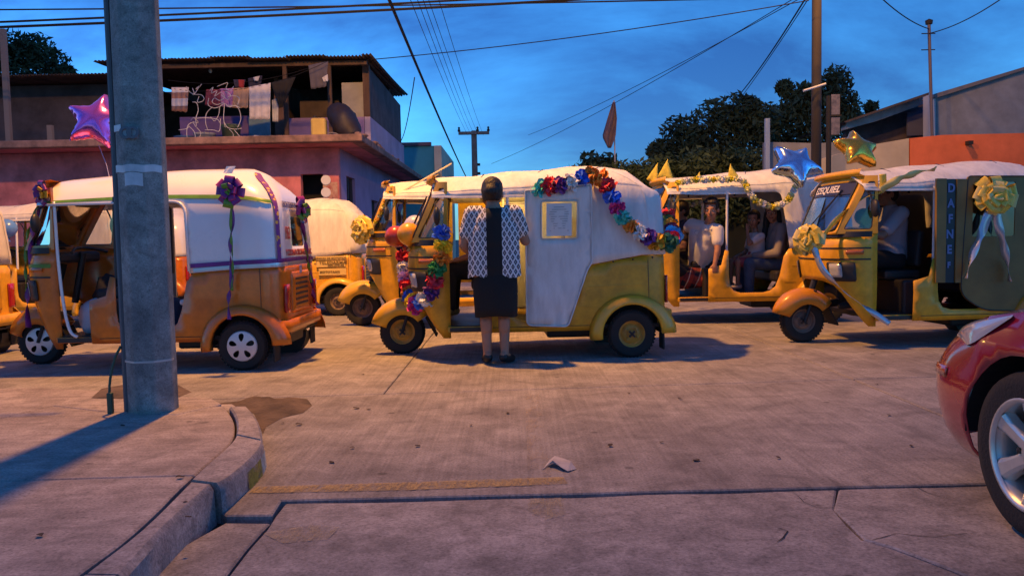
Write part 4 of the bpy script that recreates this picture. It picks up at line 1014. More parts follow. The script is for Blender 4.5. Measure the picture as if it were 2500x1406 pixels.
# B: canvas door with clear window and a printed sheet
yB = .638
q = lambda px, py: (lambda p: (p.x, p.z))(on(rkB, px, py, yB))
dpoly = rpoly([q(1282, 466) + (.01,), q(1443, 450) + (.02,), q(1446, 640) + (.03,), q(1434, 658) + (.04,), q(1387, 797) + (.04,), q(1286, 794) + (.05,)], .03)
wpoly = rpoly([q(1322, 492), q(1410, 491), q(1408, 582), q(1322, 583)], .02)
def bdoor(u, v_, off=0): return V((u, yB + off + .010 * noise.noise(V((u * 5, v_ * 4, 3))) + .012 * noise.noise(V((u * 12 - v_ * 5, v_ * 3, 8))), v_))
cdoor = panel('canvas_door', dpoly, [wpoly], bdoor, M_CANV, rkB, .06, .008, True, flip=True)
MB().tube([bdoor(a, b, .006) for a, b in dpoly + [dpoly[0]]], .007, 6, False).build('door_piping', M_CANV, cdoor, smooth=True)
MB().tube([bdoor(a, b, .004) for a, b in wpoly + [wpoly[0]]], .006, 6, False).build('window_seam', M_CANV2, cdoor, smooth=True)
panel('window_film', wpoly, (), lambda a, b: bdoor(a, b, -.004), glass_mat('clear_film', (.95, .9, .75), .06, .92), cdoor, .2, 0)
sheetm = bpy.data.materials.new('printed_sheet'); sheetm.use_nodes = True; t = sheetm.node_tree; b = t.nodes['Principled BSDF']
ppoly = [q(1334, 497), q(1396, 496), q(1396, 576), q(1334, 577)]
b.inputs['Base Color'].default_value = (.72, .70, .66, 1); b.inputs['Roughness'].default_value = .8
ps = panel('paper_sheet', ppoly, (), lambda a, b: bdoor(a, b, .003), sheetm, cdoor, .06, 0)
gx0, gz1 = ppoly[0]; gx1, gz0 = ppoly[2]
gm = mat('grey_print', (.42, .40, .38), .8)
for k_ in range(11):
    zz = lerp(gz1 - .03, gz0 + .05, k_ / 10); wl = RNG.uniform(.55, .95) if k_ else .5; xm = (gx0 + gx1) / 2; ww = abs(gx1 - gx0) * .42 * wl
    MB().add([bdoor(xm - ww, zz, .006), bdoor(xm + ww, zz, .006), bdoor(xm + ww, zz - .006, .006), bdoor(xm - ww, zz - .006, .006)], [(0, 1, 2, 3)]).build('print_line', gm, ps)
# far curtain of B closes the other side, so the cab glows
panel('far_curtain', [(.42, .34), (1.04, .34), (1.04, 1.44), (.42, 1.44)], (), lambda u, v_: V((u, -.61 + .012 * math.sin(u * 30), v_)), M_CANV2, rkB, .05, .006)
panel('far_curtain', [(1.04, .62), (1.50, .62), (1.50, 1.44), (1.04, 1.44)], [rpoly([(1.16, .95), (1.42, .95), (1.42, 1.32), (1.16, 1.32)], .03)], lambda u, v_: V((u, -.56, v_)), M_YELB, rkB, .1, .01, False)
bl = MB().lathe([(0, 0), (.05, 0), (.06, -.02), (.03, -.04), (0, -.045)], Matrix.Translation((.98, -.15, 1.60)), 14).build('dome_light', mat('dome_lens', (1, .8, .4), .4, emit=(1, .62, .16, 18)), rkB, smooth=True)
def bulb(rk, x, y, z, e, col=(1, .58, .14), r=.04):
    l = bpy.data.lights.new('cab_light', 'POINT'); l.energy = e; l.color = col; l.shadow_soft_size = r
    o = bpy.data.objects.new('cab_light', l); COL.objects.link(o); o.location = wpt(rk, x, y, z); return o
bulb(rkB, .98, -.12, 1.48, 11)

# C: closed rear with door, lettered pillar
yC = .63
qc = lambda px, py: (lambda p: (p.x, p.z))(on(rkC, px, py, yC))
flatC = lambda u, v_, off=0: V((u, yC + off, v_))
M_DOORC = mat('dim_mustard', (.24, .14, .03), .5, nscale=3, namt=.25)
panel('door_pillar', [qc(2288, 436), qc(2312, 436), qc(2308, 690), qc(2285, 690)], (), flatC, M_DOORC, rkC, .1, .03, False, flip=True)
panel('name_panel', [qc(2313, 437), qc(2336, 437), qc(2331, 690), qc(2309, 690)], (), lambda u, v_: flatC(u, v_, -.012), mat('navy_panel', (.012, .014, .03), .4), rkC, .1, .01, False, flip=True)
M_SKYTXT = mat('pale_blue_letter', (.13, .19, .42), .5)
for k_, ch in enumerate('DAFNEF'):
    c_ = on(rkC, 2324 - k_ * 1.3, 460 + k_ * 37.5, yC); tm_ = text_mesh(ch, .105 if k_ < 5 else .07, .001, .85, .004)
    for v_ in tm_.vertices: v_.co = V((c_.x - v_.co.x, yC - .006 + v_.co.z, c_.z + v_.co.y))
    mesh_obj('letter', tm_, rkC, M_SKYTXT)
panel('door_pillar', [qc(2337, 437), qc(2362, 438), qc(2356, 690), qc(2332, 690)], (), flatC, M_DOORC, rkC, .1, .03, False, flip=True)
dC = rpoly([qc(2364, 430), qc(2540, 430), qc(2540, 760), qc(2400, 757) + (.1,), qc(2345, 720) + (.1,), qc(2352, 600)], .03)
wC = rpoly([qc(2378, 446), qc(2482, 444), qc(2478, 576), qc(2374, 578)], .02)
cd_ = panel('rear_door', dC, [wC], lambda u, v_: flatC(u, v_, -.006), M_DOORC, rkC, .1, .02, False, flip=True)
panel('window_pane', wC, (), lambda u, v_: flatC(u, v_, -.012), glass_mat('tinted_pane', (.2, .2, .2), .03, .35), cd_, .3, 0)
MB().tube([flatC(a, b, .0) for a, b in dC + [dC[0]]], .005, 5, False).build('door_gap', M_PLAST, cd_)
panel('added_dark_panel', [(-.05, .34), (1.08, .34), (1.08, 1.44), (-.05, 1.44)], (), lambda u, v_: V((u, -.60, v_)), mat('dark_backing', (.03, .028, .03), .8), rkC, .2, .01, False)  # added dark sheet, makes the cab behind the rear window look unlit
# windscreen banner lettering of C
def wfC(u, v_, off=0):
    yb = lerp(.40, .46, v_); y = lerp(-yb, yb, u); bow = 1 - (2 * u - 1) ** 2
    return V((lerp(1.885, 1.645, v_) + .075 * bow + off * .9, y, lerp(1.03, 1.545, v_) + off * .42))
panel('sun_strip', [(.07, .70), (.93, .70), (.93, .90), (.07, .90)], (), lambda a, b: wfC(a, b, .002), mat('sun_strip', (.03, .03, .06), .4), rkC, .12, 0)
lettering('EZEQUIEL', lambda x, y, h: wfC(.44 + x, .80 + y, .006 + h), mat('pale_letter', (.7, .68, .66), .5), rkC, .17, .80, bold=.004)
panel('screen_sticker', [(.10, .12), (.60, .12), (.50, .68), (.10, .68)], (), lambda a, b: wfC(a, b, .0015), mat('blue_film', (.10, .25, .55), .25, coat=.4, nscale=8, namt=.3), rkC, .12, 0)
# D: lettered panels on the side
yD = .645
for (a, b, c_, d_) in ((770, 626, 845, 634), (772, 638, 843, 651), (778, 656, 845, 671)):
    p0, p1 = on(rkD, a, b, yD), on(rkD, c_, d_, yD); MB().box(((p0.x + p1.x) / 2, yD - .012, (p0.z + p1.z) / 2), (abs(p0.x - p1.x), .012, abs(p0.z - p1.z))).build('sign_panel', mat('cream_sign', (.72, .52, .16), .6), rkD)
for txt, px, py, sz in (('SERVICIO DE MOTOTAXI', 806, 630.5, .033), ('TELEDARMA', 812, 641.5, .055), ('000-270-46', 820, 647.5, .04), ('MOTOTAXIS', 805, 664, .04)):
    c_ = on(rkD, px, py, yD + .002); tm_ = text_mesh(txt, sz, .001, 1.25, .001)
    for v_ in tm_.vertices: v_.co = V((c_.x - v_.co.x, yD + .001 + v_.co.z, c_.z + v_.co.y))
    mesh_obj('lettering', tm_, rkD, mat('brown_letter', (.16, .10, .02), .6))

# ---------------------------------------------------------------- bows, garlands, balloons
def ribbon_loop():
    pts = smooth_path([(0, 0, 0), (.35, 0, .16), (.75, 0, .22), (1.0, 0, .05), (.8, 0, -.10), (.4, 0, -.06), (0, 0, -.01)], 4); rows_ = []
    for i, p in enumerate(pts):
        t_ = i / (len(pts) - 1); w_ = .10 + .20 * math.sin(PI * t_) ** .7; rows_.append([p + V((0, -w_, .02)), p + V((0, 0, 0)), p + V((0, w_, .02))])
    return MB().loft(rows_, False, False).mesh('loop', True)
LOOP = ribbon_loop()
def bow(loc, nrm, size, mats_, rings, label, group=None, cat='bow', seed=0):
    rg = random.Random(seed); Q = V(nrm).to_track_quat('Z', 'X')
    e = empty('ribbon_bow', label=label, cat=cat, group=group, M=Matrix.Translation(V(loc)) @ Q.to_matrix().to_4x4())
    for ri, (n, tilt, sc) in enumerate(rings):
        for i in range(n):
            a = 2 * PI * i / n + ri * .5 + rg.uniform(-.15, .15); s_ = size * sc * rg.uniform(.85, 1.1)
            M_ = Matrix.Rotation(a, 4, 'Z') @ Matrix.Rotation(-math.radians(tilt + rg.uniform(-8, 8)), 4, 'Y') @ Matrix.Rotation(rg.uniform(-.4, .4), 4, 'X') @ Matrix.Scale(s_, 4)
            share('loop', LOOP, e, rg.choice(mats_) if ri else mats_[i % len(mats_)], M_)
    MB().sphere((0, 0, .01), (.14 * size,) * 3, 8, 6).build('knot', mats_[-1], e, smooth=True)
    return e
def tail(e, pts, width, mt, twist=5, name='tail', wave=.02):
    "twisted ribbon along world points, stored as part of e (or top-level if e is None)"
    Mi = e.matrix_world.inverted() if e else Matrix()
    p = smooth_path(pts, 8); rows_ = []
    for i, c_ in enumerate(p):
        t_ = i / (len(p) - 1); a = twist * t_ * PI + .4 * math.sin(t_ * 17); tg = (p[min(i + 1, len(p) - 1)] - p[max(i - 1, 0)]).normalized()
        s1 = tg.cross(V((0, 1, .02))).normalized(); s2 = tg.cross(s1); d = s1 * math.cos(a) + s2 * math.sin(a) * .8
        rows_.append([Mi @ (c_ - d * width / 2), Mi @ (c_ + d * width / 2)])
    o = MB().loft(rows_, False, False).build(name, mt, e, smooth=True); o.modifiers.new('s', 'SOLIDIFY').thickness = .0012; return o
bpy.context.view_layer.update()
PUR = [M_PURP, M_MAG, M_PURP, M_GRN]
def W(rk, px, py, yl): return rkM(rk) @ on(rk, px, py, yl)
yA = .64
b1 = bow(W(rkA, 563, 470, yA), (0, -1, .05), .13, [M_PURP, M_MAG, M_PURP, M_MAG, M_GRN], [(8, 12, 1), (6, 42, .75), (4, 70, .5)], 'purple ribbon bow with long tail on the white side of the orange rickshaw', 'purple bows on the orange rickshaw', seed=1)
tail(b1, [W(rkA, 563, 485, yA + .03), W(rkA, 568, 540, yA + .02), W(rkA, 562, 600, yA + .03), W(rkA, 565, 680, yA + .04), W(rkA, 558, 730, yA + .06), W(rkA, 560, 780, yA + .09)], .035, M_PURP, 5)
tail(b1, [W(rkA, 566, 490, yA + .035), W(rkA, 563, 560, yA + .03), W(rkA, 568, 640, yA + .035), W(rkA, 566, 710, yA + .05)], .025, M_GRN, 4)
xr = -.335
def WR(px, py):  # on the rear plane of A
    Mi = rkM(rkA).inverted(); o = Mi @ CAM; d = Mi.to_3x3() @ ray(px, py); return rkM(rkA) @ (o + d * ((xr - .03 - o.x) / d.x))
b2 = bow(WR(733, 515), (1, -.25, .05), .12, [M_MAG, M_PURP, M_MAG, M_GRN], [(8, 12, 1), (6, 42, .75), (3, 70, .5)], 'purple ribbon bow over the rear window of the orange rickshaw', 'purple bows on the orange rickshaw', seed=2)
tail(b2, [WR(735, 530), WR(742, 570), WR(750, 620), WR(757, 660), WR(765, 720), WR(775, 745)], .04, M_PURP, 6)
tail(b2, [WR(738, 530), WR(746, 590), WR(752, 640), WR(760, 690)], .03, M_GRN, 4)
fA = W(rkA, 108, 472, .50)
b3 = bow(fA, (-.5, -.85, 0), .11, [M_MAG, M_PURP, mat('gold_ribbon', (.6, .3, .02), .3)], [(7, 12, 1), (5, 42, .75)], 'purple and gold bow at the front roof corner of the orange rickshaw', 'purple bows on the orange rickshaw', seed=3)
tail(b3, [W(rkA, 104, 490, .52), W(rkA, 85, 540, .5), W(rkA, 76, 600, .45), W(rkA, 74, 680, .4), W(rkA, 66, 740, .4), W(rkA, 70, 800, .3)], .05, M_PURP, 4)
tail(b3, [W(rkA, 100, 490, .5), W(rkA, 70, 560, .4), W(rkA, 62, 640, .4), W(rkA, 66, 720, .4)], .03, M_GRN, 5)
strip_g = MB().loft([[cowl(s_, .895 + d_, .014) for d_ in (-.016, .016)] for s_ in [.62 + .36 * k_ / 8 for k_ in range(9)]], False, False).build('green_tape', M_GRN, rkA, smooth=True)
M_YR = mat('yellow_bow_ribbon', (.80, .58, .08), .3, nscale=9, namt=.2); M_YR2 = mat('pale_yellow_ribbon', (.75, .62, .22), .3)
M_SR = mat('silver_ribbon', (.55, .56, .60), .25, .5)
YB = [M_YR, M_YR, M_YR2]
big = [(11, 5, 1), (10, 30, .9), (8, 55, .8), (5, 80, .7)]
c1 = bow(W(rkC, 1978, 585, .42), (-.75, -.65, .05), .15, YB, big, 'yellow rosette bow on the front corner of the DAFNE rickshaw', 'yellow rosette bows', seed=4)
tail(c1, [W(rkC, 1985, 600, .5), W(rkC, 2010, 660, .55), W(rkC, 2065, 715, .57), W(rkC, 2120, 755, .60), W(rkC, 2172, 790, .64)], .055, M_SR, 1)
tail(c1, [W(rkC, 1985, 595, .5), W(rkC, 2000, 640, .52), W(rkC, 2018, 670, .54)], .06, M_YR, 1)
tail(c1, [W(rkC, 2000, 590, .42), W(rkC, 2040, 540, .40), W(rkC, 2095, 490, .44), W(rkC, 2150, 465, .54), W(rkC, 2155, 425, .57)], .06, M_YR, 1)
tail(c1, [W(rkC, 2150, 465, .58), W(rkC, 2190, 440, .64), W(rkC, 2230, 425, .64), W(rkC, 2285, 412, .6)], .07, M_YR2, .4)
c2 = bow(W(rkC, 2424, 482, .66), (-.1, -1, .05), .18, YB, big, 'yellow rosette bow with two silver tails on the rear door at the right', 'yellow rosette bows', seed=5)
tail(c2, [W(rkC, 2420, 500, .69), W(rkC, 2400, 560, .68), W(rkC, 2375, 620, .68), W(rkC, 2357, 680, .68)], .075, M_SR, .6)
tail(c2, [W(rkC, 2428, 500, .69), W(rkC, 2440, 560, .68), W(rkC, 2455, 620, .68), W(rkC, 2465, 688, .68)], .075, M_SR, .6)
bow(W(rkE, 888, 562, .40), (-.5, -.8, .1), .17, [M_YR, M_YR], big, 'yellow rosette bow on the nose of the rickshaw behind the balloons', 'yellow rosette bows', seed=6)
# paper garlands
def pom(seed):
    rg = random.Random(seed); m = MB(); n = 26
    for i in range(n):
        z_ = 1 - 2 * (i + .5) / n; r_ = math.sqrt(1 - z_ * z_); a = i * 2.39996 + rg.uniform(-.3, .3); d = V((r_ * math.cos(a), r_ * math.sin(a), z_ * .8)).normalized()
        s1 = d.cross(V((rg.uniform(-1, 1), rg.uniform(-1, 1), rg.uniform(-1, 1)))).normalized(); s2 = d.cross(s1); L_ = rg.uniform(.85, 1.2); w_ = rg.uniform(.42, .6)
        m.add([d * .12, d * L_ * .62 + s1 * w_ + s2 * rg.uniform(-.2, .2), d * L_ * .75 + s2 * rg.uniform(.1, .3), d * L_ * .62 - s1 * w_ + s2 * rg.uniform(-.2, .2), d * L_ + s1 * w_ * .75 + s2 * rg.uniform(-.3, .3), d * L_ * .9 - s1 * w_ * .8 + s2 * rg.uniform(-.3, .3), d * L_ * 1.05], [(0, 1, 2), (0, 2, 3), (1, 4, 6, 2), (2, 6, 5, 3)])
    return m.mesh('pompom', False, fix=False)
POMS = [pom(i) for i in range(5)]
TISSUE = {}
def tissue(col):
    k_ = tuple(round(c, 3) for c in col)
    if k_ not in TISSUE: TISSUE[k_] = mat('tissue_%d' % len(TISSUE), tuple(min(.85, c * 1.5 + .01) for c in col), .75, nscale=10, namt=.3)
    return TISSUE[k_]
CO = dict(blue=(.03, .12, .62), navy=(.02, .03, .12), yellow=(.75, .48, .02), orange=(.72, .20, .02), red=(.50, .02, .04), purple=(.12, .03, .20), white=(.68, .66, .72), green=(.02, .20, .05), magenta=(.50, .03, .20), teal=(.05, .42, .38), lilac=(.40, .28, .60), mustard=(.48, .28, .02), dgreen=(.02, .11, .06), sky=(.12, .35, .65), maroon=(.2, .01, .04), pale=(.62, .58, .30))
def garland(name, pts, cols, size, label, seed=0, per=1, group=None, flat=1.0):
    p = smooth_path(pts, 12); L_ = [0]
    for i in range(1, len(p)): L_.append(L_[-1] + (p[i] - p[i - 1]).length)
    rg = random.Random(seed); n = len(cols) * per
    e = empty(name, p[0], label=label, cat='garland', group=group); k_ = 0
    MB().tube([c_ - p[0] for c_ in p[::3] + [p[-1]]], .004, 4).build('string', mat('garland_string', (.4, .38, .34), .8), e)
    for j in range(n):
        d = L_[-1] * (j + .5) / n
        while k_ < len(L_) - 2 and L_[k_ + 1] < d: k_ += 1
        c_ = p[k_].lerp(p[k_ + 1], (d - L_[k_]) / max(1e-6, L_[k_ + 1] - L_[k_])); tg = (p[k_ + 1] - p[k_]).normalized()
        M_ = Matrix.Translation(c_ - p[0] + V((rg.uniform(-1, 1), rg.uniform(-1, 1), rg.uniform(-1, 1))) * size * .12) @ tg.to_track_quat('Z', 'Y').to_matrix().to_4x4() @ Matrix.Rotation(rg.uniform(0, 6.3), 4, 'Z') @ Matrix.Rotation(rg.uniform(-.35, .35), 4, 'X') @ Matrix.Diagonal((size * rg.uniform(.85, 1.12), size * rg.uniform(.85, 1.12), size * flat * rg.uniform(.8, 1.0), 1))
        share('pompom', POMS[rg.randrange(5)], e, tissue(CO[cols[j // per]]), M_)
    return e
gB = lambda px, py, y: W(rkB, px, py, y)
garland('paper_garland', [gB(1080, 555, .58), gB(1080, 610, .58), gB(1068, 650, .60), gB(1060, 690, .58), gB(1042, 725, .5), gB(1014, 742, .3), gB(1002, 715, .0), gB(992, 670, -.15), gB(988, 625, -.2), gB(990, 585, -.25)],
        ['blue', 'yellow', 'orange', 'green', 'red', 'purple', 'white', 'blue', 'magenta', 'yellow', 'blue', 'orange', 'red', 'lilac', 'white', 'red', 'navy'], .078, 'loop of multicoloured paper flowers hung round the nose of the mustard rickshaw', 1, group='multicoloured paper flower garlands')
garland('paper_garland', [gB(1302, 460, .62), gB(1345, 456, .64), gB(1385, 448, .64), gB(1425, 436, .62), gB(1458, 430, .60), gB(1482, 455, .66), gB(1500, 495, .68), gB(1530, 540, .68), gB(1565, 570, .68), gB(1600, 590, .66), gB(1632, 592, .6), gB(1640, 565, .3), gB(1625, 520, .0)],
        ['teal', 'red', 'purple', 'white', 'blue', 'orange', 'orange', 'red', 'blue', 'magenta', 'teal', 'orange', 'white', 'purple', 'mustard', 'dgreen', 'red', 'blue', 'sky', 'maroon', 'mustard', 'dgreen', 'red'], .075, 'multicoloured paper flower garland sweeping down the rear canvas of the mustard rickshaw', 2, group='multicoloured paper flower garlands')
gF = lambda px, py, y: W(rkF, px, py, y)
garland('paper_garland', [gF(1650, 447, .60), gF(1700, 440, .60), gF(1760, 438, .58), gF(1810, 440, .60), gF(1828, 465, .66), gF(1845, 490, .67), gF(1880, 504, .67), gF(1915, 496, .68), gF(1935, 472, .68), gF(1942, 452, .66)],
        ['yellow', 'pale', 'white', 'pale'] * 8, .04, 'pale yellow paper garland draped along the roof edge of the passenger rickshaw', 3)
garland('paper_garland', [gF(1660, 492, -.4), gF(1690, 500, -.4), gF(1725, 488, -.4), gF(1745, 470, -.4)], ['pale', 'white'] * 5, .03, 'small pale paper garland across the cab of the passenger rickshaw', 4)
# paper streamer along E's windscreen edge
garland('paper_garland', [W(rkE, 958, 455, .50), W(rkE, 938, 500, .47), W(rkE, 918, 540, .44), W(rkE, 905, 555, .42)], ['yellow', 'pale', 'mustard'] * 5, .026, 'yellow paper streamer up the windscreen edge beside the balloons', 5)
# pennants
def pennant(pts, label, bend=.012, M_=None):
    p = [V(x) for x in pts]; rows_ = []
    for i in range(7):
        t_ = i / 6; a = p[0].lerp(p[2], t_); b = p[1].lerp(p[2], t_); rows_.append([a.lerp(b, k_ / 4) + V((0, bend * math.sin(t_ * 3 + k_), 0)) for k_ in range(5)])
    c_ = (p[0] + p[1]) / 2; rows_ = [[x - c_ for x in r_] for r_ in rows_]
    o = MB().loft(rows_, False, False).build('pennant', mat('pennant_paper', (.74, .60, .06), .7, nscale=26, col2=(.48, .40, .06)), None, smooth=True); o.location = c_
    o.modifiers.new('s', 'SOLIDIFY').thickness = .002
    return prop(o, label, 'pennant', 'yellow pennants on the passenger rickshaw')
pennant([gF(1605, 432, -.1), gF(1643, 438, -.1), gF(1630, 389, -.1)], 'upright yellow pennant at the front roof corner of the passenger rickshaw')
pennant([gF(1578, 438, .0), gF(1606, 452, .0), gF(1606, 398, .0)], 'yellow pennant tilted behind the garlanded canvas hood')
pennant([gF(1775, 446, .3), gF(1812, 446, .3), gF(1783, 400, .3)], 'large yellow pennant standing on the middle of the passenger rickshaw roof')
pennant([gF(1698, 437, -.2), gF(1711, 437, -.2), gF(1708, 420, -.2)], 'small yellow pennant peeping over the passenger rickshaw roof')
# foil star balloons
def star_balloon(loc, size, mt, rot, label, string_to=None, fat=.40):
    pts = []
    for i in range(10):
        a = PI / 2 + i * PI / 5; r_ = 1 if i % 2 == 0 else .56; pts.append((r_ * math.cos(a), r_ * math.sin(a)))
    out_ = rpoly(pts, .06, 3); vs_, fs = cdt(out_, (), .075); vv = []; nv = len(vs_)
    for s_ in (1, -1):
        for p in vs_:
            d = max(0, bdist(p, out_)); h = fat * (1 - (1 - min(1, d / .62)) ** 2) ** .5; h += .012 * math.sin(24 * math.atan2(p.y, p.x)) * (1 if d > .01 else 0) * max(0, 1 - d / .3)
            vv.append(V((p.x, p.y, s_ * h)) * size)
    ff = [tuple(f) for f in fs] + [tuple(i + nv for i in reversed(f)) for f in fs]
    e = empty('star_balloon', label=label, cat='balloon', M=Matrix.Translation(loc) @ rot)
    m = MB().add(vv, ff); me = m.mesh('foil', True); bm = bmesh.new(); bm.from_mesh(me); bmesh.ops.remove_doubles(bm, verts=bm.verts[:], dist=.0005); bm.to_mesh(me); bm.free()
    mesh_obj('foil', me, e, mt)
    if string_to is not None:
        Mi = e.matrix_world.inverted() if False else (Matrix.Translation(loc) @ rot).inverted()
        a = V(loc) + V((0, 0, -size * .7)); MB().tube([Mi @ a, Mi @ (a.lerp(V(string_to), .5) + V((.02, 0, -.03))), Mi @ V(string_to)], .003, 4).build('string', mat('balloon_string', (.25, .25, .45), .6), e)
    return e
E3 = lambda x, y, z: (Matrix.Rotation(math.radians(z), 4, 'Z') @ Matrix.Rotation(math.radians(y), 4, 'Y') @ Matrix.Rotation(math.radians(x), 4, 'X'))
M_FPINK = mat('pink_foil', (.85, .18, .62), .16, .88); M_FBLUE = mat('blue_foil', (.50, .68, .92), .12, .95); M_FGOLD = mat('gold_foil', (.85, .48, .07), .22, .9)
star_balloon(P(238, 298, 7.4), .30, M_FPINK, E3(68, 12, 8), 'pink foil star balloon floating beside the concrete pole', wpt(rkA, 1.35, 0, 1.66))
star_balloon(P(1942, 405, 9.2), .34, M_FBLUE, E3(48, -25, 30), 'blue foil star balloon above the canvas of the passenger rickshaw', gF(1985, 470, 0))
star_balloon(P(2092, 366, 8.6), .28, M_FGOLD, E3(52, 8, 10), 'gold foil star balloon on the roof front of the DAFNE rickshaw', W(rkC, 2105, 415, .1))
# round balloons
def balloon(loc, r, col, label, knot=(0, 0, -1)):
    e = empty('balloon', loc, label=label, cat='balloon', group='round balloons')
    prof = [(0, -1.16), (.05, -1.15), (.10, -1.06), (.34, -.92), (.66, -.70), (.9, -.38), (1, 0), (.95, .36), (.76, .66), (.45, .9), (.16, .99), (0, 1.0)]
    q_ = V(knot).to_track_quat('-Z', 'Y').to_matrix().to_4x4()
    MB().lathe([(a * r, b * r) for a, b in prof], q_, 28).build('skin', mat('balloon_%d' % int(col[0] * 1000 + col[2] * 77), col, .3, coat=.3), e, smooth=True)
    MB().lathe([(.012, 0), (.03, -.03), (.0, -.02)], q_ @ Matrix.Translation((0, 0, -1.14 * r)), 10).build('knot', mat('balloon_%d' % int(col[0] * 1000 + col[2] * 77), col, .3), e)
    return e
balloon(P(966, 578, 7.35), .100, (.45, .05, .02), 'dark orange-red balloon left of the yellow-orange balloon', (.6, 0, -.8))
balloon(P(998, 572, 7.15), .106, (.80, .36, .02), 'yellow-orange balloon above the nose of the mustard rickshaw', (0, .2, -1))
balloon(P(1013, 553, 7.7), .108, (.50, .52, .72), 'pale lilac balloon behind the yellow-orange balloon', (0, 0, -1))
balloon(P(18, 558, 9.6), .11, (.10, .25, .60), 'blue balloon at the left picture edge', (0, 0, -1))
balloon(W(rkC, 2108, 530, -.1), .085, (.12, .30, .10), 'green balloon behind the windscreen of the DAFNE rickshaw', (0, 0, -1))
# ---------------------------------------------------------------- red hatchback waiting in the side street, heading away
M_RED = mat('red_car_paint', (.34, .007, .025), .22, nscale=2, namt=.06, coat=1)
M_ALLOY = mat('alloy', (.68, .67, .62), .35, .6, nscale=10, namt=.15)
WC = G(2540, 1312)
car = empty('red_car', (WC.x + .70, WC.y, 0), PI / 2, 'glossy red hatchback nosing into the picture at the lower right', 'car')
half = [(.92, 0), (.91, .18), (.885, .36), (.83, .53), (.73, .65), (.58, .725), (.38, .76), (.15, .775), (-.1, .785), (-.6, .795), (-1.4, .80), (-2.2, .795), (-2.6, .77), (-2.85, .68), (-2.95, .5), (-2.98, .2), (-2.98, 0)]
hp = smooth_path([(a, b, 0) for a, b in half], 6); cumL = [0]
for i in range(1, len(hp)): cumL.append(cumL[-1] + (hp[i] - hp[i - 1]).length)
HL = cumL[-1]
def cpath(s_):
    a = abs(s_); 
    for i in range(len(hp) - 1):
        if a <= cumL[i + 1] or i == len(hp) - 2:
            t_ = (a - cumL[i]) / max(1e-9, cumL[i + 1] - cumL[i]); p = hp[i].lerp(hp[i + 1], t_); d = (hp[i + 1] - hp[i]).normalized(); n_ = V((-d.y, d.x, 0)) * -1
            n_ = V((-d.y, d.x)) ; n_ = V((d.y, -d.x)) if V((d.y, -d.x)).dot(V((p.x + 1.1, p.y))) > 0 else V((-d.y, d.x))
            break
    sg = 1 if s_ >= 0 else -1
    return V((p.x, p.y * sg)), V((n_.x, n_.y * sg))
def s_at(x): # arc length on the left side for a given x
    for i in range(len(hp) - 1):
        if hp[i].x >= x >= hp[i + 1].x: return cumL[i] + (hp[i].x - x) / max(1e-6, hp[i].x - hp[i + 1].x) * (cumL[i + 1] - cumL[i])
    return 0
CPROF = [(.15, .09), (.22, .03), (.32, .0), (.42, -.012), (.5, .0), (.56, .008), (.62, .012), (.70, .05), (.78, .06), (.9, .075)]
def cfn(s_, z, off=0):
    p, n_ = cpath(s_); x = p.x; lift = interp([(-3, .10), (-.9, .06), (-.2, .01), (.2, 0), (.9, 0)], x)[0]
    ins = interp(CPROF, z - lift * max(0, (z - .4) / .4))[0]
    # rake the nose back towards the bonnet
    ins += .22 * max(0, (z - .50) / .25) ** 1.5 * max(0, min(1, (x - .3) / .45))
    return V((p.x - n_.x * (ins - off), p.y - n_.y * (ins - off), z))
def ztop(x): return interp([(-2.98, .86), (-2.2, .93), (-.9, .90), (-.45, .86), (0, .775), (.3, .725), (.55, .675), (.7, .64), (.85, .62)], x)[0]
ss = [HL * k_ / 60 for k_ in range(61)]
top = [(s_, ztop(cpath(s_)[0].x)) for s_ in ss]
arch = lambda x0: [(s_at(x0) - .335 * math.cos(a), .285 + .335 * math.sin(a)) for a in [PI * k_ / 16 for k_ in range(17)]]
def half_out():
    o = [(0, .17)]; o += [(s_at(.0) - .335, .17)] + arch(0) + [(s_at(0) + .335, .17)] + [(s_at(-2.35) - .335, .17)] + arch(-2.35) + [(s_at(-2.35) + .335, .17), (HL, .2)]
    return o
ho = half_out()
panel('body_side', ho + list(reversed(top)), (), cfn, M_RED, car, .05, .004, True, flip=True)
panel('body_side', [(-a, b) for a, b in ho] + [(-a, b) for a, b in reversed(top)], (), cfn, M_RED, car, .09, .004, True, flip=True)
# bonnet
rows_ = []
for k_ in range(16):
    x = lerp(.60, -.52, k_ / 15); s_ = s_at(x); e_ = cfn(s_, ztop(x)); r_ = []
    for j in range(13):
        t_ = -1 + 2 * j / 12; r_.append(V((e_.x + .13 * (1 - t_ * t_) * max(0, (x + .1) / .7), e_.y * t_, e_.z + .055 * (1 - abs(t_) ** 2.6))))
    rows_.append(r_)
MB().loft(rows_, False, False).build('bonnet', M_RED, car, smooth=True)
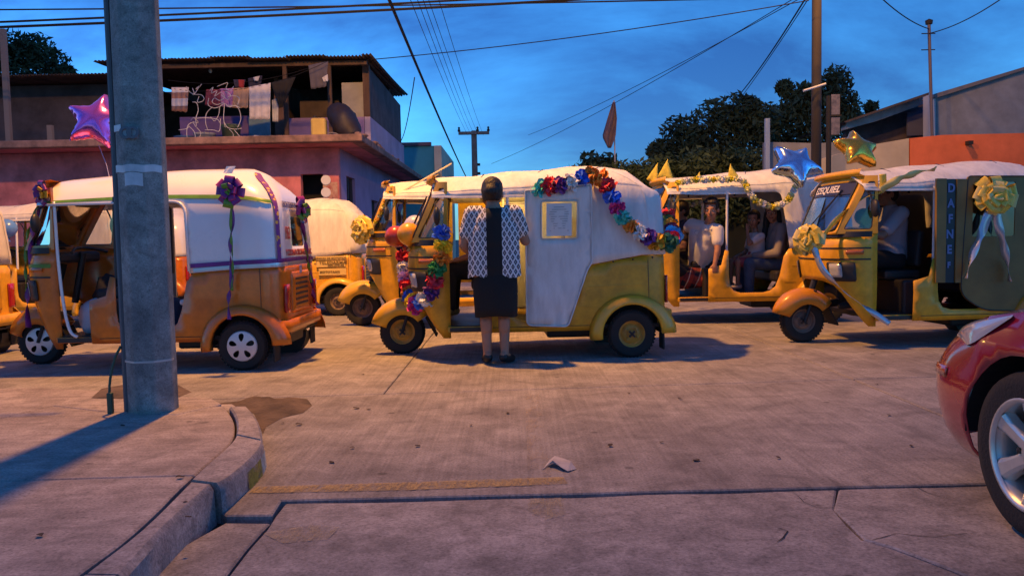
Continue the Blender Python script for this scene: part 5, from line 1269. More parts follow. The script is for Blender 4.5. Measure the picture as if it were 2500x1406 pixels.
# cabin
sec = [(-.50, .66, .70, .86), (-1.0, .62, .53, 1.36), (-1.5, .62, .52, 1.46), (-2.2, .62, .52, 1.44), (-2.75, .60, .50, 1.05), (-2.95, .60, .55, .9)]
rows_ = []
for x, wb, wt, zt_ in sec:
    zb = ztop(x); rows_.append([V((x, -wb - .08, zb)), V((x, -wt, max(zb, zt_ - .06))), V((x, -wt * .8, zt_)), V((x, 0, zt_ + .03)), V((x, wt * .8, zt_)), V((x, wt, max(zb, zt_ - .06))), V((x, wb + .08, zb))])
MB().loft(rows_, False, False).build('greenhouse', mat('car_glass_dark', (.02, .022, .026), .08, coat=.5), car, smooth=False)
MB().loft([[p + V((0, 0, .006)) for p in r_[1:6]] for r_ in rows_[1:4]], False, False).build('roof', M_RED, car, smooth=True)
for s_ in (1, -1):
    cs = [cfn(s_ * s_at(.80), .565, .0), cfn(s_ * s_at(.34), .605, .0), cfn(s_ * s_at(.10), .748, .0), cfn(s_ * s_at(.60), .672, .0)]
    def lens(u, v_):
        p = cs[0].lerp(cs[1], u).lerp(cs[3].lerp(cs[2], u), v_); k_ = math.sin(PI * min(1, max(0, u))) ** .6 * math.sin(PI * min(1, max(0, v_))) ** .6; return p + V((.45, s_ * .8, .35)).normalized() * (.012 + .04 * k_)
    lamp = panel('headlamp', rpoly([(0, 0, .2), (1, 0, .15), (1, 1, .1), (0, 1, .2)], .2), (), lens, mat('clear_lens', (.46, .48, .52), .12, coat=.8), car, .05, 0, True, flip=(s_ > 0))
    panel('bumper_seam', [(s_ * s_at(.74), .515), (s_ * s_at(.36), .525), (s_ * s_at(.36), .53), (s_ * s_at(.74), .52)], (), lambda a, b: cfn(a, b, .002), M_DARK, car, .05, .0, True, flip=True)
    panel('bumper_glint', rpoly([(s_ * s_at(.66), .46), (s_ * s_at(.50), .47), (s_ * s_at(.50), .505), (s_ * s_at(.66), .50)], .01), (), lambda a, b: cfn(a, b, .002), mat('glint_red', (.45, .06, .02), .15, coat=.8), car, .05, .01, True, flip=True)  # orange-red reflection on the bumper, painted as a coloured patch
    for x0 in (0, -2.35):
        MB().lathe([(.345, 0), (.345, .26), (.05, .26)], Matrix.Translation((x0, s_ * .765, .285)) @ Matrix.Rotation(PI / 2 * s_, 4, 'X'), 20, 0, PI).build('wheel_well', M_PLAST, car)
MB().box((-1.2, 0, .22), (2.9, 1.1, .1)).build('underbody', M_PLAST, car)
def alloy(x, y, side):
    e = empty('wheel', (x, y, .285), 0 if side > 0 else PI, parent=car)
    A = Matrix.Rotation(-PI / 2, 4, 'X')
    ty = MB().lathe([(.185, -.085), (.235, -.092), (.272, -.085), (.283, -.06), (.285, 0), (.283, .06), (.272, .085), (.235, .092), (.185, .085)], A, 44).build('tyre', M_RUB, e, smooth=True)
    rm = MB().lathe([(.19, -.08), (.172, -.05), (.170, .055), (.180, .075), (.192, .084), (.192, .09), (.183, .09), (.175, .078)], A, 44).build('rim', M_ALLOY, e, smooth=True)
    MB().lathe([(0, -.03), (.18, -.03), (.18, -.02), (0, -.02)], A, 24).build('brake_disc', mat('brake_dark', (.03, .03, .03), .6, .5), e)
    for i in range(6):
        a = 2 * PI * i / 6 + .5; d = V((math.cos(a), 0, math.sin(a))); n_ = V((-d.z, 0, d.x)); rings = []
        for r_, wd, yy, th in ((.03, .036, .060, .05), (.08, .032, .066, .045), (.13, .036, .072, .04), (.178, .050, .078, .035)):
            c_ = d * r_; rings.append([c_ + n_ * wd + V((0, yy - th, 0)), c_ + n_ * wd * .8 + V((0, yy - .006, 0)), c_ + n_ * wd * .45 + V((0, yy, 0)), c_ - n_ * wd * .45 + V((0, yy, 0)), c_ - n_ * wd * .8 + V((0, yy - .006, 0)), c_ - n_ * wd + V((0, yy - th, 0))])
        MB().loft(rings).build('spoke', M_ALLOY, e, smooth=False, bevel=.004)
    MB().lathe([(.05, .03), (.05, .06), (.04, .07), (.0, .074)], A, 20).build('hub_cap', M_ALLOY, e, smooth=True)
    for i in range(5):
        a = 2 * PI * i / 5; MB().lathe([(.011, .03), (.011, .068), (0, .07)], A @ Matrix.Translation((math.cos(a) * .062, math.sin(a) * .062, 0)), 6).build('wheel_nut', M_PLAST, e)
for s_ in (1, -1):
    for x0 in (0, -2.35): alloy(x0, s_ * .675, s_)
# ---------------------------------------------------------------- people
def remesh(prims, voxel=.012, smooth=6, name='body', mt=None, parent=None, cut=None):
    "union of tapered capsules and ellipsoids turned into one continuous surface"
    bm = bmesh.new()
    def hull(pts):
        vs_ = [bm.verts.new(p) for p in pts]; r = bmesh.ops.convex_hull(bm, input=vs_)
        rm = [g for g in r.get('geom_interior', []) if isinstance(g, bmesh.types.BMVert)] + [g for g in r.get('geom_unused', []) if isinstance(g, bmesh.types.BMVert)]
        bmesh.ops.delete(bm, geom=list(set(rm)), context='VERTS')
    dirs = [V((math.cos(t_) * math.cos(p_), math.cos(t_) * math.sin(p_), math.sin(t_))) for t_ in [-PI / 2 + PI * i / 8 for i in range(9)] for p_ in [2 * PI * j / 12 for j in range(12)]]
    for pr in prims:
        if pr[0] == 'c': hull([V(pr[1]) + d * pr[2] for d in dirs] + [V(pr[3]) + d * pr[4] for d in dirs])
        else:
            q_ = pr[3] if len(pr) > 3 else Matrix.Identity(3); hull([V(pr[1]) + q_ @ V((d.x * pr[2][0], d.y * pr[2][1], d.z * pr[2][2])) for d in dirs])
    me = bpy.data.meshes.new('tmp'); bm.to_mesh(me); bm.free()
    o = bpy.data.objects.new('tmp', me); COL.objects.link(o)
    m = o.modifiers.new('r', 'REMESH'); m.mode = 'VOXEL'; m.voxel_size = voxel
    if smooth: s_ = o.modifiers.new('s', 'SMOOTH'); s_.iterations = smooth; s_.factor = .5
    dg = bpy.context.evaluated_depsgraph_get(); res = bpy.data.meshes.new_from_object(o.evaluated_get(dg))
    bpy.data.objects.remove(o); bpy.data.meshes.remove(me)
    if cut:
        b2 = bmesh.new(); b2.from_mesh(res); bmesh.ops.delete(b2, geom=[v_ for v_ in b2.verts if cut(v_.co)], context='VERTS'); b2.to_mesh(res); b2.free()
    for p in res.polygons: p.use_smooth = True
    res.materials.clear()
    o = mesh_obj(name, res, parent, mt); return o
M_SKIN = mat('skin_brown', (.38, .19, .115), .5, nscale=7, namt=.12); M_SKIN2 = mat('skin_dark', (.32, .155, .095), .5, nscale=7, namt=.12)
M_HAIR = mat('black_hair', (.012, .009, .009), .55, nscale=60, namt=.5, stretch=(1, 1, .12), bump=1.0, bscale=70)
M_EYEW = mat('eye_white', (.6, .58, .55), .3); M_EYEB = mat('eye_dark', (.015, .01, .008), .2); M_LIP = mat('lips', (.26, .07, .06), .45)
def frame(face, up=(0, 0, 1)):
    f = V(face).normalized(); r = f.cross(V(up)).normalized(); u_ = r.cross(f).normalized(); return Matrix((r, f, u_)).transposed()   # x right, y forward, z up
def head_prims(c, Q, s=1.0):
    c = V(c); L_ = lambda x, y, z: c + Q @ (V((x, y, z)) * s)
    pr = [('e', L_(0, -.012, .03), (.074 * s, .092 * s, .088 * s), Q), ('e', L_(0, .022, -.03), (.058 * s, .066 * s, .075 * s), Q), ('e', L_(0, .050, -.085), (.032 * s, .034 * s, .024 * s), Q),
          ('c', L_(0, .082, .008), .009 * s, L_(0, .102, -.028), .0135 * s), ('c', L_(-.034, .072, .018), .014 * s, L_(.034, .072, .018), .014 * s),
          ('e', L_(-.040, .058, -.032), (.021 * s, .024 * s, .021 * s), Q), ('e', L_(.040, .058, -.032), (.021 * s, .024 * s, .021 * s), Q), ('e', L_(0, .078, -.058), (.024 * s, .017 * s, .012 * s), Q)]
    for sx in (-1, 1): pr.append(('e', L_(sx * .077, -.008, -.012), (.010 * s, .020 * s, .032 * s), Q))
    return pr
def head_parts(e, c, Q, s=1.0, smile=0):
    c = V(c); L_ = lambda x, y, z: c + Q @ (V((x, y, z)) * s)
    for sx in (-1, 1):
        MB().sphere(L_(sx * .030, .0795, .000), (.0125 * s, .006 * s, .007 * s), 10, 6, Q).build('eye', M_EYEW, e, smooth=True)
        MB().sphere(L_(sx * .029, .0845, .000), (.0058 * s, .003 * s, .006 * s), 8, 6, Q).build('iris', M_EYEB, e, smooth=True)
        MB().tube([L_(sx * .013, .092, .021), L_(sx * .030, .0925, .026), L_(sx * .048, .080, .021)], [.003 * s, .0045 * s, .002 * s], 6).build('eyebrow', M_HAIR, e, smooth=True)
    MB().tube([L_(-.024, .085, -.056 + smile), L_(-.01, .0945, -.0585), L_(.01, .0945, -.0585), L_(.024, .085, -.056 + smile)], [.003 * s, .0058 * s, .0058 * s, .003 * s], 6).build('mouth', M_LIP, e, smooth=True)
def hair(e, c, Q, s=1.0, kind='short', mt=None):
    c = V(c); L_ = lambda x, y, z: c + Q @ (V((x, y, z)) * s); Qi = Q.inverted()
    pr = [('e', L_(0, -.020, .042), (.086 * s, .100 * s, .092 * s), Q), ('e', L_(0, -.045, -.01), (.080 * s, .066 * s, .08 * s), Q)]
    if kind == 'boy': pr += [('e', L_(-.02, .052, .088), (.06 * s, .042 * s, .03 * s), Q), ('e', L_(.03, .045, .092), (.05 * s, .042 * s, .03 * s), Q), ('e', L_(0, -.02, .10), (.075 * s, .08 * s, .04 * s), Q)]
    if kind == 'long': pr += [('c', L_(.062, -.015, 0), .036 * s, L_(.085, .005, -.22), .034 * s), ('c', L_(-.062, -.015, 0), .036 * s, L_(-.085, .0, -.2), .034 * s), ('c', L_(0, -.06, 0), .07 * s, L_(0, -.085, -.22), .06 * s), ('c', L_(.085, .005, -.2), .034 * s, L_(.07, .05, -.32), .018 * s)]
    if kind == 'bun': pr += [('e', L_(.006, -.095, .012), (.058 * s, .045 * s, .052 * s), Q), ('e', L_(0, -.03, .025), (.088 * s, .092 * s, .088 * s), Q)]
    def cut(p):
        q_ = Qi @ (p - c) / s
        return (q_.y > .045 and q_.z < .068 and abs(q_.x) < .064) or (q_.y > .02 and q_.z < -.02 and abs(q_.x) < .075 and kind != 'long') or (kind in ('short', 'boy') and q_.z < -.085) or (kind == 'bun' and q_.z < -.062)
    o = remesh(pr, .009 * s, 3, 'hair', mt or M_HAIR, e, cut); m = o.modifiers.new('s', 'SOLIDIFY'); m.thickness = .006; return o
def hand_prims(w_, d, n_, s=1.0, curl=.5, side=1):
    "palm and five separate fingers: d along the hand, n_ = back-of-hand normal, side=+1 thumb on +cross"
    w_ = V(w_); d = V(d).normalized(); n_ = (V(n_) - d * V(n_).dot(d)).normalized(); x = d.cross(n_).normalized() * side
    pr = [('c', w_, .024 * s, w_ + d * .035 * s, .026 * s)]
    k = w_ + d * .085 * s
    for o_ in (-.028, -.009, .010, .028): pr.append(('c', w_ + d * .03 * s + x * o_ * .7 * s, .015 * s, k + x * o_ * s, .0115 * s))
    for o_, ln in ((.028, .070), (.010, .080), (-.009, .074), (-.028, .056)):
        p = k + x * o_ * s; a = 0
        for q_, l_ in enumerate((.45, .32, .23)):
            a += curl * (.6 if q_ == 0 else .8); nd = d * math.cos(a) - n_ * math.sin(a); p2 = p + nd * ln * l_ * s + x * o_ * .06 * s
            pr.append(('c', p, (.0102 - .0012 * q_) * s, p2, (.0095 - .0013 * q_) * s)); p = p2
    t0 = w_ + d * .02 * s + x * .028 * s; t1 = t0 + (x * .75 + d * .65 - n_ * .25).normalized() * .036 * s; t2 = t1 + (x * .25 + d * .9 - n_ * .4 * (1 + curl)).normalized() * .032 * s
    pr += [('c', t0, .0155 * s, t1, .0115 * s), ('c', t1, .0115 * s, t2, .009 * s)]; return pr
def limb(a, ra, b, rb, bulge=None):
    a, b = V(a), V(b); pr = [('c', a, ra, b, rb)]
    if bulge: pr.append(('c', a.lerp(b, bulge[0]) + V(bulge[2]), bulge[1], a.lerp(b, bulge[0] + .18) + V(bulge[2]), bulge[1] * .92))
    return pr
def person(label, M, J, skin, s=1.0, hairkind='short', facepart=True, smile=0, voxel=.0085):
    e = empty('person', label=label, cat='person', M=M)
    Q = frame(J['face'], J.get('up', (0, 0, 1)))
    pr = head_prims(J['head'], Q, J.get('hs', 1.0))
    nb, ch, pe = V(J['neck']), V(J['chest']), V(J['pelvis'])
    pr += [('c', V(J['head']) + Q @ V((0, -.02, -.06)), .052 * s, nb, .056 * s), ('c', ch, .115 * s, pe + V((0, 0, .05)), .105 * s)]
    sL, sR = V(J['shL']), V(J['shR']); pr += [('c', sL, .05 * s, sR, .05 * s), ('c', sL.lerp(sR, .25).lerp(pe, .18), .085 * s, sL.lerp(sR, .3).lerp(pe, .6), .08 * s), ('c', sL.lerp(sR, .75).lerp(pe, .18), .085 * s, sL.lerp(sR, .7).lerp(pe, .6), .08 * s), ('c', nb, .06 * s, ch, .09 * s)]
    hL, hR = V(J['hipL']), V(J['hipR']); pr += [('c', hL, .095 * s, hR, .095 * s)]
    for S in 'LR':
        sh, el, wr = V(J['sh' + S]), V(J['el' + S]), V(J['wr' + S])
        pr += limb(sh, .050 * s, el, .038 * s); pr += limb(el, .038 * s, wr, .026 * s, (.12, .040 * s, (0, 0, 0)))
        hd = V(J.get('hd' + S, wr - el)); pr += hand_prims(wr, hd, J.get('hn' + S, (0, 0, 1)), s, J.get('curl' + S, .5), J.get('ts' + S, 1 if S == 'L' else -1))
        hp_, kn, an, to = V(J['hip' + S]), V(J['kn' + S]), V(J['an' + S]), V(J['to' + S])
        back = V(J.get('calf', (0, 0, 0)))
        pr += limb(hp_, .088 * s, kn, .054 * s); pr += limb(kn, .052 * s, an, .034 * s, (.18, .050 * s, back)); pr += [('c', an, .036 * s, to, .026 * s), ('c', an + (an - to).normalized() * .03, .03 * s, an, .034 * s)]
    remesh(pr, voxel, 5, 'body', skin, e)
    if facepart: head_parts(e, J['head'], Q, J.get('hs', 1.0), smile)
    if hairkind: hair(e, J['head'], Q, J.get('hs', 1.0), hairkind)
    return e
def shirt(e, J, mt, s=1.0, grow=.014, sleeve=.6, hem=.0, cutfn=None, name='shirt', voxel=.012, extra=()):
    nb, ch, pe = V(J['neck']), V(J['chest']), V(J['pelvis']); sL, sR = V(J['shL']), V(J['shR']); g = grow
    pr = [('c', ch, .118 * s + g, pe + V((0, 0, hem)), .118 * s + g), ('c', sL, .052 * s + g, sR, .052 * s + g), ('c', nb + V((0, 0, -.03)), .058 * s + g, ch, .10 * s + g)]
    for a in (.25, .75): pr.append(('c', sL.lerp(sR, a).lerp(pe, .18), .09 * s + g, sL.lerp(sR, a * .8 + .1).lerp(pe, .75), .092 * s + g))
    hL, hR = V(J['hipL']), V(J['hipR']); pr.append(('c', hL.lerp(hR, .15) + V((0, 0, .06 + hem)), .10 * s + g, hL.lerp(hR, .85) + V((0, 0, .06 + hem)), .10 * s + g))
    for S in 'LR':
        sh, el, wr = V(J['sh' + S]), V(J['el' + S]), V(J['wr' + S]); f = min(1, sleeve); pr.append(('c', sh, .054 * s + g, sh.lerp(el, f), (.048 if sleeve < 1 else .042) * s + g))
        if sleeve > 1: pr.append(('c', el, .042 * s + g * .9, el.lerp(wr, sleeve - 1), .032 * s + g * .8))
    pr += list(extra)
    return remesh(pr, voxel, 5, name, mt, e, cutfn)
def trousers(e, J, mt, s=1.0, g=.014, length=.97, name='trousers', cutfn=None):
    hL, hR = V(J['hipL']), V(J['hipR']); pr = [('c', hL, .098 * s + g, hR, .098 * s + g), ('c', hL.lerp(hR, .5) + V((0, 0, .08)), .10 * s + g, hL.lerp(hR, .5), .10 * s + g)]
    for S in 'LR':
        h_, k_, a_ = V(J['hip' + S]), V(J['kn' + S]), V(J['an' + S]); pr += [('c', h_, .09 * s + g, k_, .06 * s + g)]
        if length > .5: pr += [('c', k_, .06 * s + g, k_.lerp(a_, (length - .5) * 2), .046 * s + g)]
        else: pr[-1] = ('c', h_, .09 * s + g, h_.lerp(k_, length * 2), .066 * s + g)
    return remesh(pr, .013, 5, name, mt, e, cutfn)
def shoes(e, J, mt, s=1.0, name='shoe'):
    for S in 'LR':
        an, to = V(J['an' + S]), V(J['to' + S]); d = (to - an); d.z = 0; d.normalize(); sole = min(an.z, to.z) - .035
        remesh([('c', an + V((0, 0, -.012)) - d * .025, .042 * s, to, .036 * s), ('c', to, .036 * s, to + d * .03 + V((0, 0, -.004)), .028 * s)], .009, 3, name, mt, e)

# --- the woman talking to the driver (seen from behind)
blouse = bpy.data.materials.new('patterned_blouse'); blouse.use_nodes = True; t = blouse.node_tree; b = t.nodes['Principled BSDF']; L = t.links.new
tcn = t.nodes.new('ShaderNodeTexCoord'); sx = t.nodes.new('ShaderNodeSeparateXYZ'); L(tcn.outputs['Object'], sx.inputs[0])
def mth(op, a, b_=None, c_=None):
    n = t.nodes.new('ShaderNodeMath'); n.operation = op
    for i, q_ in enumerate((a, b_, c_)):
        if q_ is None: continue
        if isinstance(q_, (int, float)): n.inputs[i].default_value = q_
        else: L(q_, n.inputs[i])
    return n.outputs[0]
cell = .046
xx_ = mth('DIVIDE', sx.outputs[0], cell); zz_ = mth('DIVIDE', sx.outputs[2], cell * 1.75)
pa = mth('PINGPONG', mth('ADD', xx_, 100.0), .5); pb = mth('PINGPONG', mth('ADD', zz_, 100.0), .5)
sm = mth('ADD', pa, pb)                       # diamond lattice 0..1
line = mth('LESS_THAN', mth('ABSOLUTE', mth('SUBTRACT', sm, .5)), .17)
ctr = mth('MAXIMUM', mth('LESS_THAN', mth('ABSOLUTE', mth('SUBTRACT', sm, .10)), .035), mth('LESS_THAN', mth('ABSOLUTE', mth('SUBTRACT', sm, .90)), .035))
ptn = mth('MAXIMUM', line, mth('MULTIPLY', ctr, .8))
band_ = mth('LESS_THAN', mth('ABSOLUTE', mth('ADD', sx.outputs[0], -.006)), .066)
msk = mth('MULTIPLY', ptn, mth('SUBTRACT', 1.0, band_))
mx = t.nodes.new('ShaderNodeMix'); mx.data_type = 'RGBA'; L(msk, mx.inputs[0]); mx.inputs[6].default_value = (.012, .014, .035, 1); mx.inputs[7].default_value = (.66, .66, .68, 1)
m2 = t.nodes.new('ShaderNodeMix'); m2.data_type = 'RGBA'; L(band_, m2.inputs[0]); L(mx.outputs[2], m2.inputs[6]); m2.inputs[7].default_value = (.008, .008, .009, 1)
L(m2.outputs[2], b.inputs['Base Color']); b.inputs['Roughness'].default_value = .85
wp = G(1212, 888)
WS = 1.0
Jw = dict(head=(.0, .03, 1.475), face=(.22, 1, -.08), neck=(0, .0, 1.365), chest=(0, .01, 1.16), pelvis=(0, 0, .86), shL=(-.185, 0, 1.305), shR=(.185, 0, 1.305), elL=(-.265, .02, 1.04), wrL=(-.18, .20, .92), hdL=(.3, .9, .1), elR=(.275, .05, 1.06), wrR=(.24, .24, 1.10), hdR=(.2, .9, .35), hnL=(0, 0, 1), hnR=(.5, 0, .8), curlL=.5, curlR=.6,
          hipL=(-.095, 0, .82), hipR=(.095, 0, .82), knL=(-.085, .02, .44), knR=(.075, .02, .44), anL=(-.075, -.01, .075), anR=(.075, -.02, .075), toL=(-.10, .13, .035), toR=(.13, .10, .035), calf=(0, -.014, 0), hs=1.12)
woman = person('woman in patterned blouse and black skirt standing with her back to us', Matrix.Translation(wp) @ Matrix.Scale(.965, 4), Jw, M_SKIN, 1.08, 'bun', True)
shirt(woman, Jw, blouse, 1.10, .014, .62, -.02, lambda p: p.z < .755 + .012 * math.sin(p.x * 30) or (p.z > 1.352 and abs(p.x) < .085), 'blouse', .011, [('c', (0, 0, 1.15), .135, (0, 0, .74), .138), ('c', (0, -.015, 1.27), .115, (0, -.01, 1.05), .135), ('c', (-.105, 0, 1.15), .115, (-.115, 0, .74), .118), ('c', (.105, 0, 1.15), .115, (.115, 0, .74), .118)])
rows_ = []
for z_, rx, ry in ((.86, .15, .105), (.80, .175, .12), (.74, .19, .14), (.62, .192, .152), (.5, .186, .148), (.42, .184, .146)):
    rows_.append([V((.005 + rx * math.cos(a) * (1 + .02 * math.sin(a * 9 + z_ * 4)), ry * math.sin(a) * (1 + .02 * math.sin(a * 7)), z_ + .008 * math.sin(a * 3))) for a in [2 * PI * k_ / 40 for k_ in range(40)]])
sk = MB().loft(rows_, True, False).build('skirt', mat('black_skirt', (.010, .010, .011), .9, bump=.3, bscale=20), woman, smooth=True); sk.modifiers.new('s', 'SOLIDIFY').thickness = .006
shoes(woman, Jw, mat('black_shoe', (.012, .011, .012), .5), 1.0)

def seatM(rk, x, y, z, yaw=0): return rkM(rk) @ Matrix.Translation((x, y, z)) @ Matrix.Rotation(yaw, 4, 'Z')
# seated pose, local frame: +x forward, +y left
def seated(fx=0, face=(1, 0, 0), lean=0, arms='lap', s=1.0):
    k = s
    J = dict(head=(.05 * k + lean * .75, 0, .70 * k), face=face, neck=(.01 + lean * .6, 0, .575 * k), chest=(0 + lean * .4, 0, .36 * k), pelvis=(-.02, 0, .09 * k), shL=(.0 + lean * .55, .17 * k, .51 * k), shR=(.0 + lean * .55, -.17 * k, .51 * k),
             hipL=(.02, .09 * k, .07 * k), hipR=(.02, -.09 * k, .07 * k), knL=(.40 * k, .12 * k, .09 * k), knR=(.40 * k, -.12 * k, .09 * k), anL=(.40 * k, .11 * k, -.31 * k), anR=(.42 * k, -.11 * k, -.31 * k), toL=(.53 * k, .12 * k, -.345 * k), toR=(.55 * k, -.12 * k, -.345 * k))
    if arms == 'bar': J.update(elL=(.22, .23, .30), wrL=(.42, .20, .36), elR=(.22, -.23, .30), wrR=(.42, -.20, .36), hnL=(0, 0, 1), hnR=(0, 0, 1))
    else: J.update(elL=(.06 * k, .23 * k, .24 * k), wrL=(.26 * k, .13 * k, .19 * k), elR=(.06 * k, -.23 * k, .24 * k), wrR=(.26 * k, -.13 * k, .19 * k), hnL=(0, 0, 1), hnR=(0, 0, 1))
    return J
M_WSHIRT = mat('white_shirt', (.62, .61, .60), .85, bump=.9, bscale=11); M_BTROU = mat('black_trousers', (.012, .012, .014), .9); M_GSHIRT = mat('grey_shirt', (.30, .30, .36), .85, bump=.3, bscale=10)
# B driver, face turned to the woman
Jd = seated(face=(.25, 1, -.12), arms='lap'); Jd.update(head=(.04, .06, .72), wrL=(.34, .20, .17), elL=(.12, .25, .24), hdL=(.9, .1, -.2))
Jd.update(knL=(.44, .20, .06), anL=(.44, .30, -.27), toL=(.50, .40, -.31))
dr = person('driver in white shirt and dark trousers facing the woman', seatM(rkB, 1.14, .0, .70), Jd, M_SKIN, 1.0, 'boy', True)
shirt(dr, Jd, M_WSHIRT, 1.0, .016, .6); trousers(dr, Jd, M_BTROU); shoes(dr, Jd, mat('yellow_trainer', (.42, .34, .10), .6, nscale=30, col2=(.05, .05, .05)))
# C driver, back to us in the dark
Jc = seated(face=(1, .1, 0), arms='bar')
cdv = person('driver in pale shirt sitting in the dark cab of the DAFNE rickshaw', seatM(rkC, 1.17, .05, .70), Jc, M_SKIN2, 1.0, 'short', True, voxel=.011)
shirt(cdv, Jc, M_GSHIRT, 1.0, .018, .7); trousers(cdv, Jc, M_BTROU); shoes(cdv, Jc, M_BTROU)
# boy in white polo leaning out of F
def Wl(px, py, yl): return on(rkF, px, py, yl)
FS = 1.0 / 1.08
Mb = rkM(rkF)
h_ = Wl(1738, 535, .42)
Jb = dict(head=Wl(1737, 512, .50), face=(.42, .80, -.12), up=(-.05, -.1, 1), neck=Wl(1728, 552, .40), chest=Wl(1722, 600, .30), pelvis=Wl(1700, 668, .10), shL=Wl(1752, 562, .50), shR=Wl(1690, 548, .20), elL=Wl(1752, 612, .58), wrL=Wl(1745, 645, .60), hdL=(-.02, .08, -1), hnL=(0, 1, .2), curlL=.7, tsL=1,
          elR=Wl(1676, 560, .05), wrR=Wl(1668, 590, -.1), hdR=(.3, -.3, -.8), hnR=(1, 0, 0), hipL=Wl(1705, 672, .22), hipR=Wl(1692, 668, .0), knL=Wl(1640, 655, .34), knR=Wl(1648, 640, .05), anL=Wl(1650, 705, .30), anR=Wl(1655, 700, .05), toL=Wl(1630, 712, .34), toR=Wl(1640, 708, .08), hs=.98)
boy = person('young man in white polo shirt leaning out of the passenger rickshaw cab', Mb, Jb, M_SKIN, .92, 'boy', True)
polo = shirt(boy, Jb, M_WSHIRT, .92, .022, .55, -.02)
trousers(boy, Jb, M_BTROU, .92, .014, .72, 'dark_shorts')
cA, cB = Wl(1738, 560, .53), Wl(1722, 562, .50)
MB().tube([cB, V(Jb['neck']) + V((0, .06, -.035)), cA], [.012, .018, .012], 6).build('collar', M_WSHIRT, boy, smooth=True)
for px, py, yy in ((1699, 568, .405), (1735, 580, .485)):
    p = Wl(px, py, yy); MB().lathe([(.020, 0), (.026, .004), (.020, .008)], Matrix.Translation(p + V((0, .03, 0))) @ Matrix.Rotation(-PI / 2, 4, 'X'), 14).build('badge', mat('badge_print', (.30, .30, .38), .7), boy)
# passenger woman and child in F
Jp = seated(face=(.55, .8, -.02), s=.94); Jp.update(wrL=(.36, .02, .16), elL=(.10, .24, .20))
wm = person('long-haired woman in grey sleeves sitting in the back of the passenger rickshaw', seatM(rkF, .40, .18, .56, .12) @ Matrix.Scale(.97, 4), Jp, M_SKIN, .94, 'long', True, .004)
shirt(wm, Jp, mat('grey_knit', (.22, .20, .20), .9, bump=.3, bscale=20), .94, .014, 1.75); trousers(wm, Jp, mat('blue_jeans', (.06, .10, .17), .9, nscale=9), .94, .012); shoes(wm, Jp, mat('brown_shoe', (.12, .07, .05), .6), .94)
kk = .66; Jk = seated(face=(.7, .7, -.1), s=kk); Jk.update(hs=.86, head=(.03, 0, .53), elL=(.16, .14, .26), wrL=(.15, .08, .40), hdL=(-.2, -.2, 1), hnL=(0, 1, 0))
kid = person('small child in white top with hands at the mouth beside the long-haired woman', seatM(rkF, .62, .16, .60, .2), Jk, M_SKIN2, .66, 'short', True)
shirt(kid, Jk, mat('child_white', (.60, .58, .60), .85, bump=.3, bscale=12), .68, .012, .6); trousers(kid, Jk, mat('red_skirt', (.25, .05, .07), .85), .68, .012, .40, 'skirt'); shoes(kid, Jk, mat('pale_shoe', (.35, .3, .3), .6), .7)
# plaid cloth hung in the cab of F
plaid = bpy.data.materials.new('plaid_cloth'); plaid.use_nodes = True; t = plaid.node_tree; b = t.nodes['Principled BSDF']; L = t.links.new
tcn = t.nodes.new('ShaderNodeTexCoord'); mpn = t.nodes.new('ShaderNodeMapping'); mpn.inputs['Rotation'].default_value = (0, .35, 0); L(tcn.outputs['Object'], mpn.inputs[0]); sx = t.nodes.new('ShaderNodeSeparateXYZ'); L(mpn.outputs[0], sx.inputs[0])
g1 = mth('LESS_THAN', mth('PINGPONG', mth('ADD', sx.outputs[0], 10.0), .055), .022); g2_ = mth('LESS_THAN', mth('PINGPONG', mth('ADD', sx.outputs[2], 10.0), .075), .028); g3 = mth('LESS_THAN', mth('PINGPONG', mth('ADD', sx.outputs[0], 10.03), .055), .004)
mx = t.nodes.new('ShaderNodeMix'); mx.data_type = 'RGBA'; L(mth('MULTIPLY', mth('ADD', g1, g2_), .5), mx.inputs[0]); mx.inputs[6].default_value = (.36, .05, .03, 1); mx.inputs[7].default_value = (.02, .015, .03, 1)
m2 = t.nodes.new('ShaderNodeMix'); m2.data_type = 'RGBA'; L(g3, m2.inputs[0]); L(mx.outputs[2], m2.inputs[6]); m2.inputs[7].default_value = (.5, .45, .35, 1); L(m2.outputs[2], b.inputs['Base Color']); b.inputs['Roughness'].default_value = .9
rows_ = []
for i in range(9):
    t_ = i / 8; a = Wl(1642, 650 + t_ * 58, .30 + .06 * math.sin(t_ * 3)); b_ = Wl(1715, 655 + t_ * 46, .34 + .05 * math.sin(t_ * 3)); rows_.append([a.lerp(b_, k_ / 10) + V((0, .03 * math.sin(k_ * 1.3 + t_ * 2), 0)) for k_ in range(11)])
o = MB().loft(rows_, False, False).build('plaid_cloth', plaid, None, smooth=True); o.matrix_world = Mb; prop(o, 'red and black plaid cloth over the knees of the young man', 'cloth'); o.modifiers.new('s', 'SOLIDIFY').thickness = .008
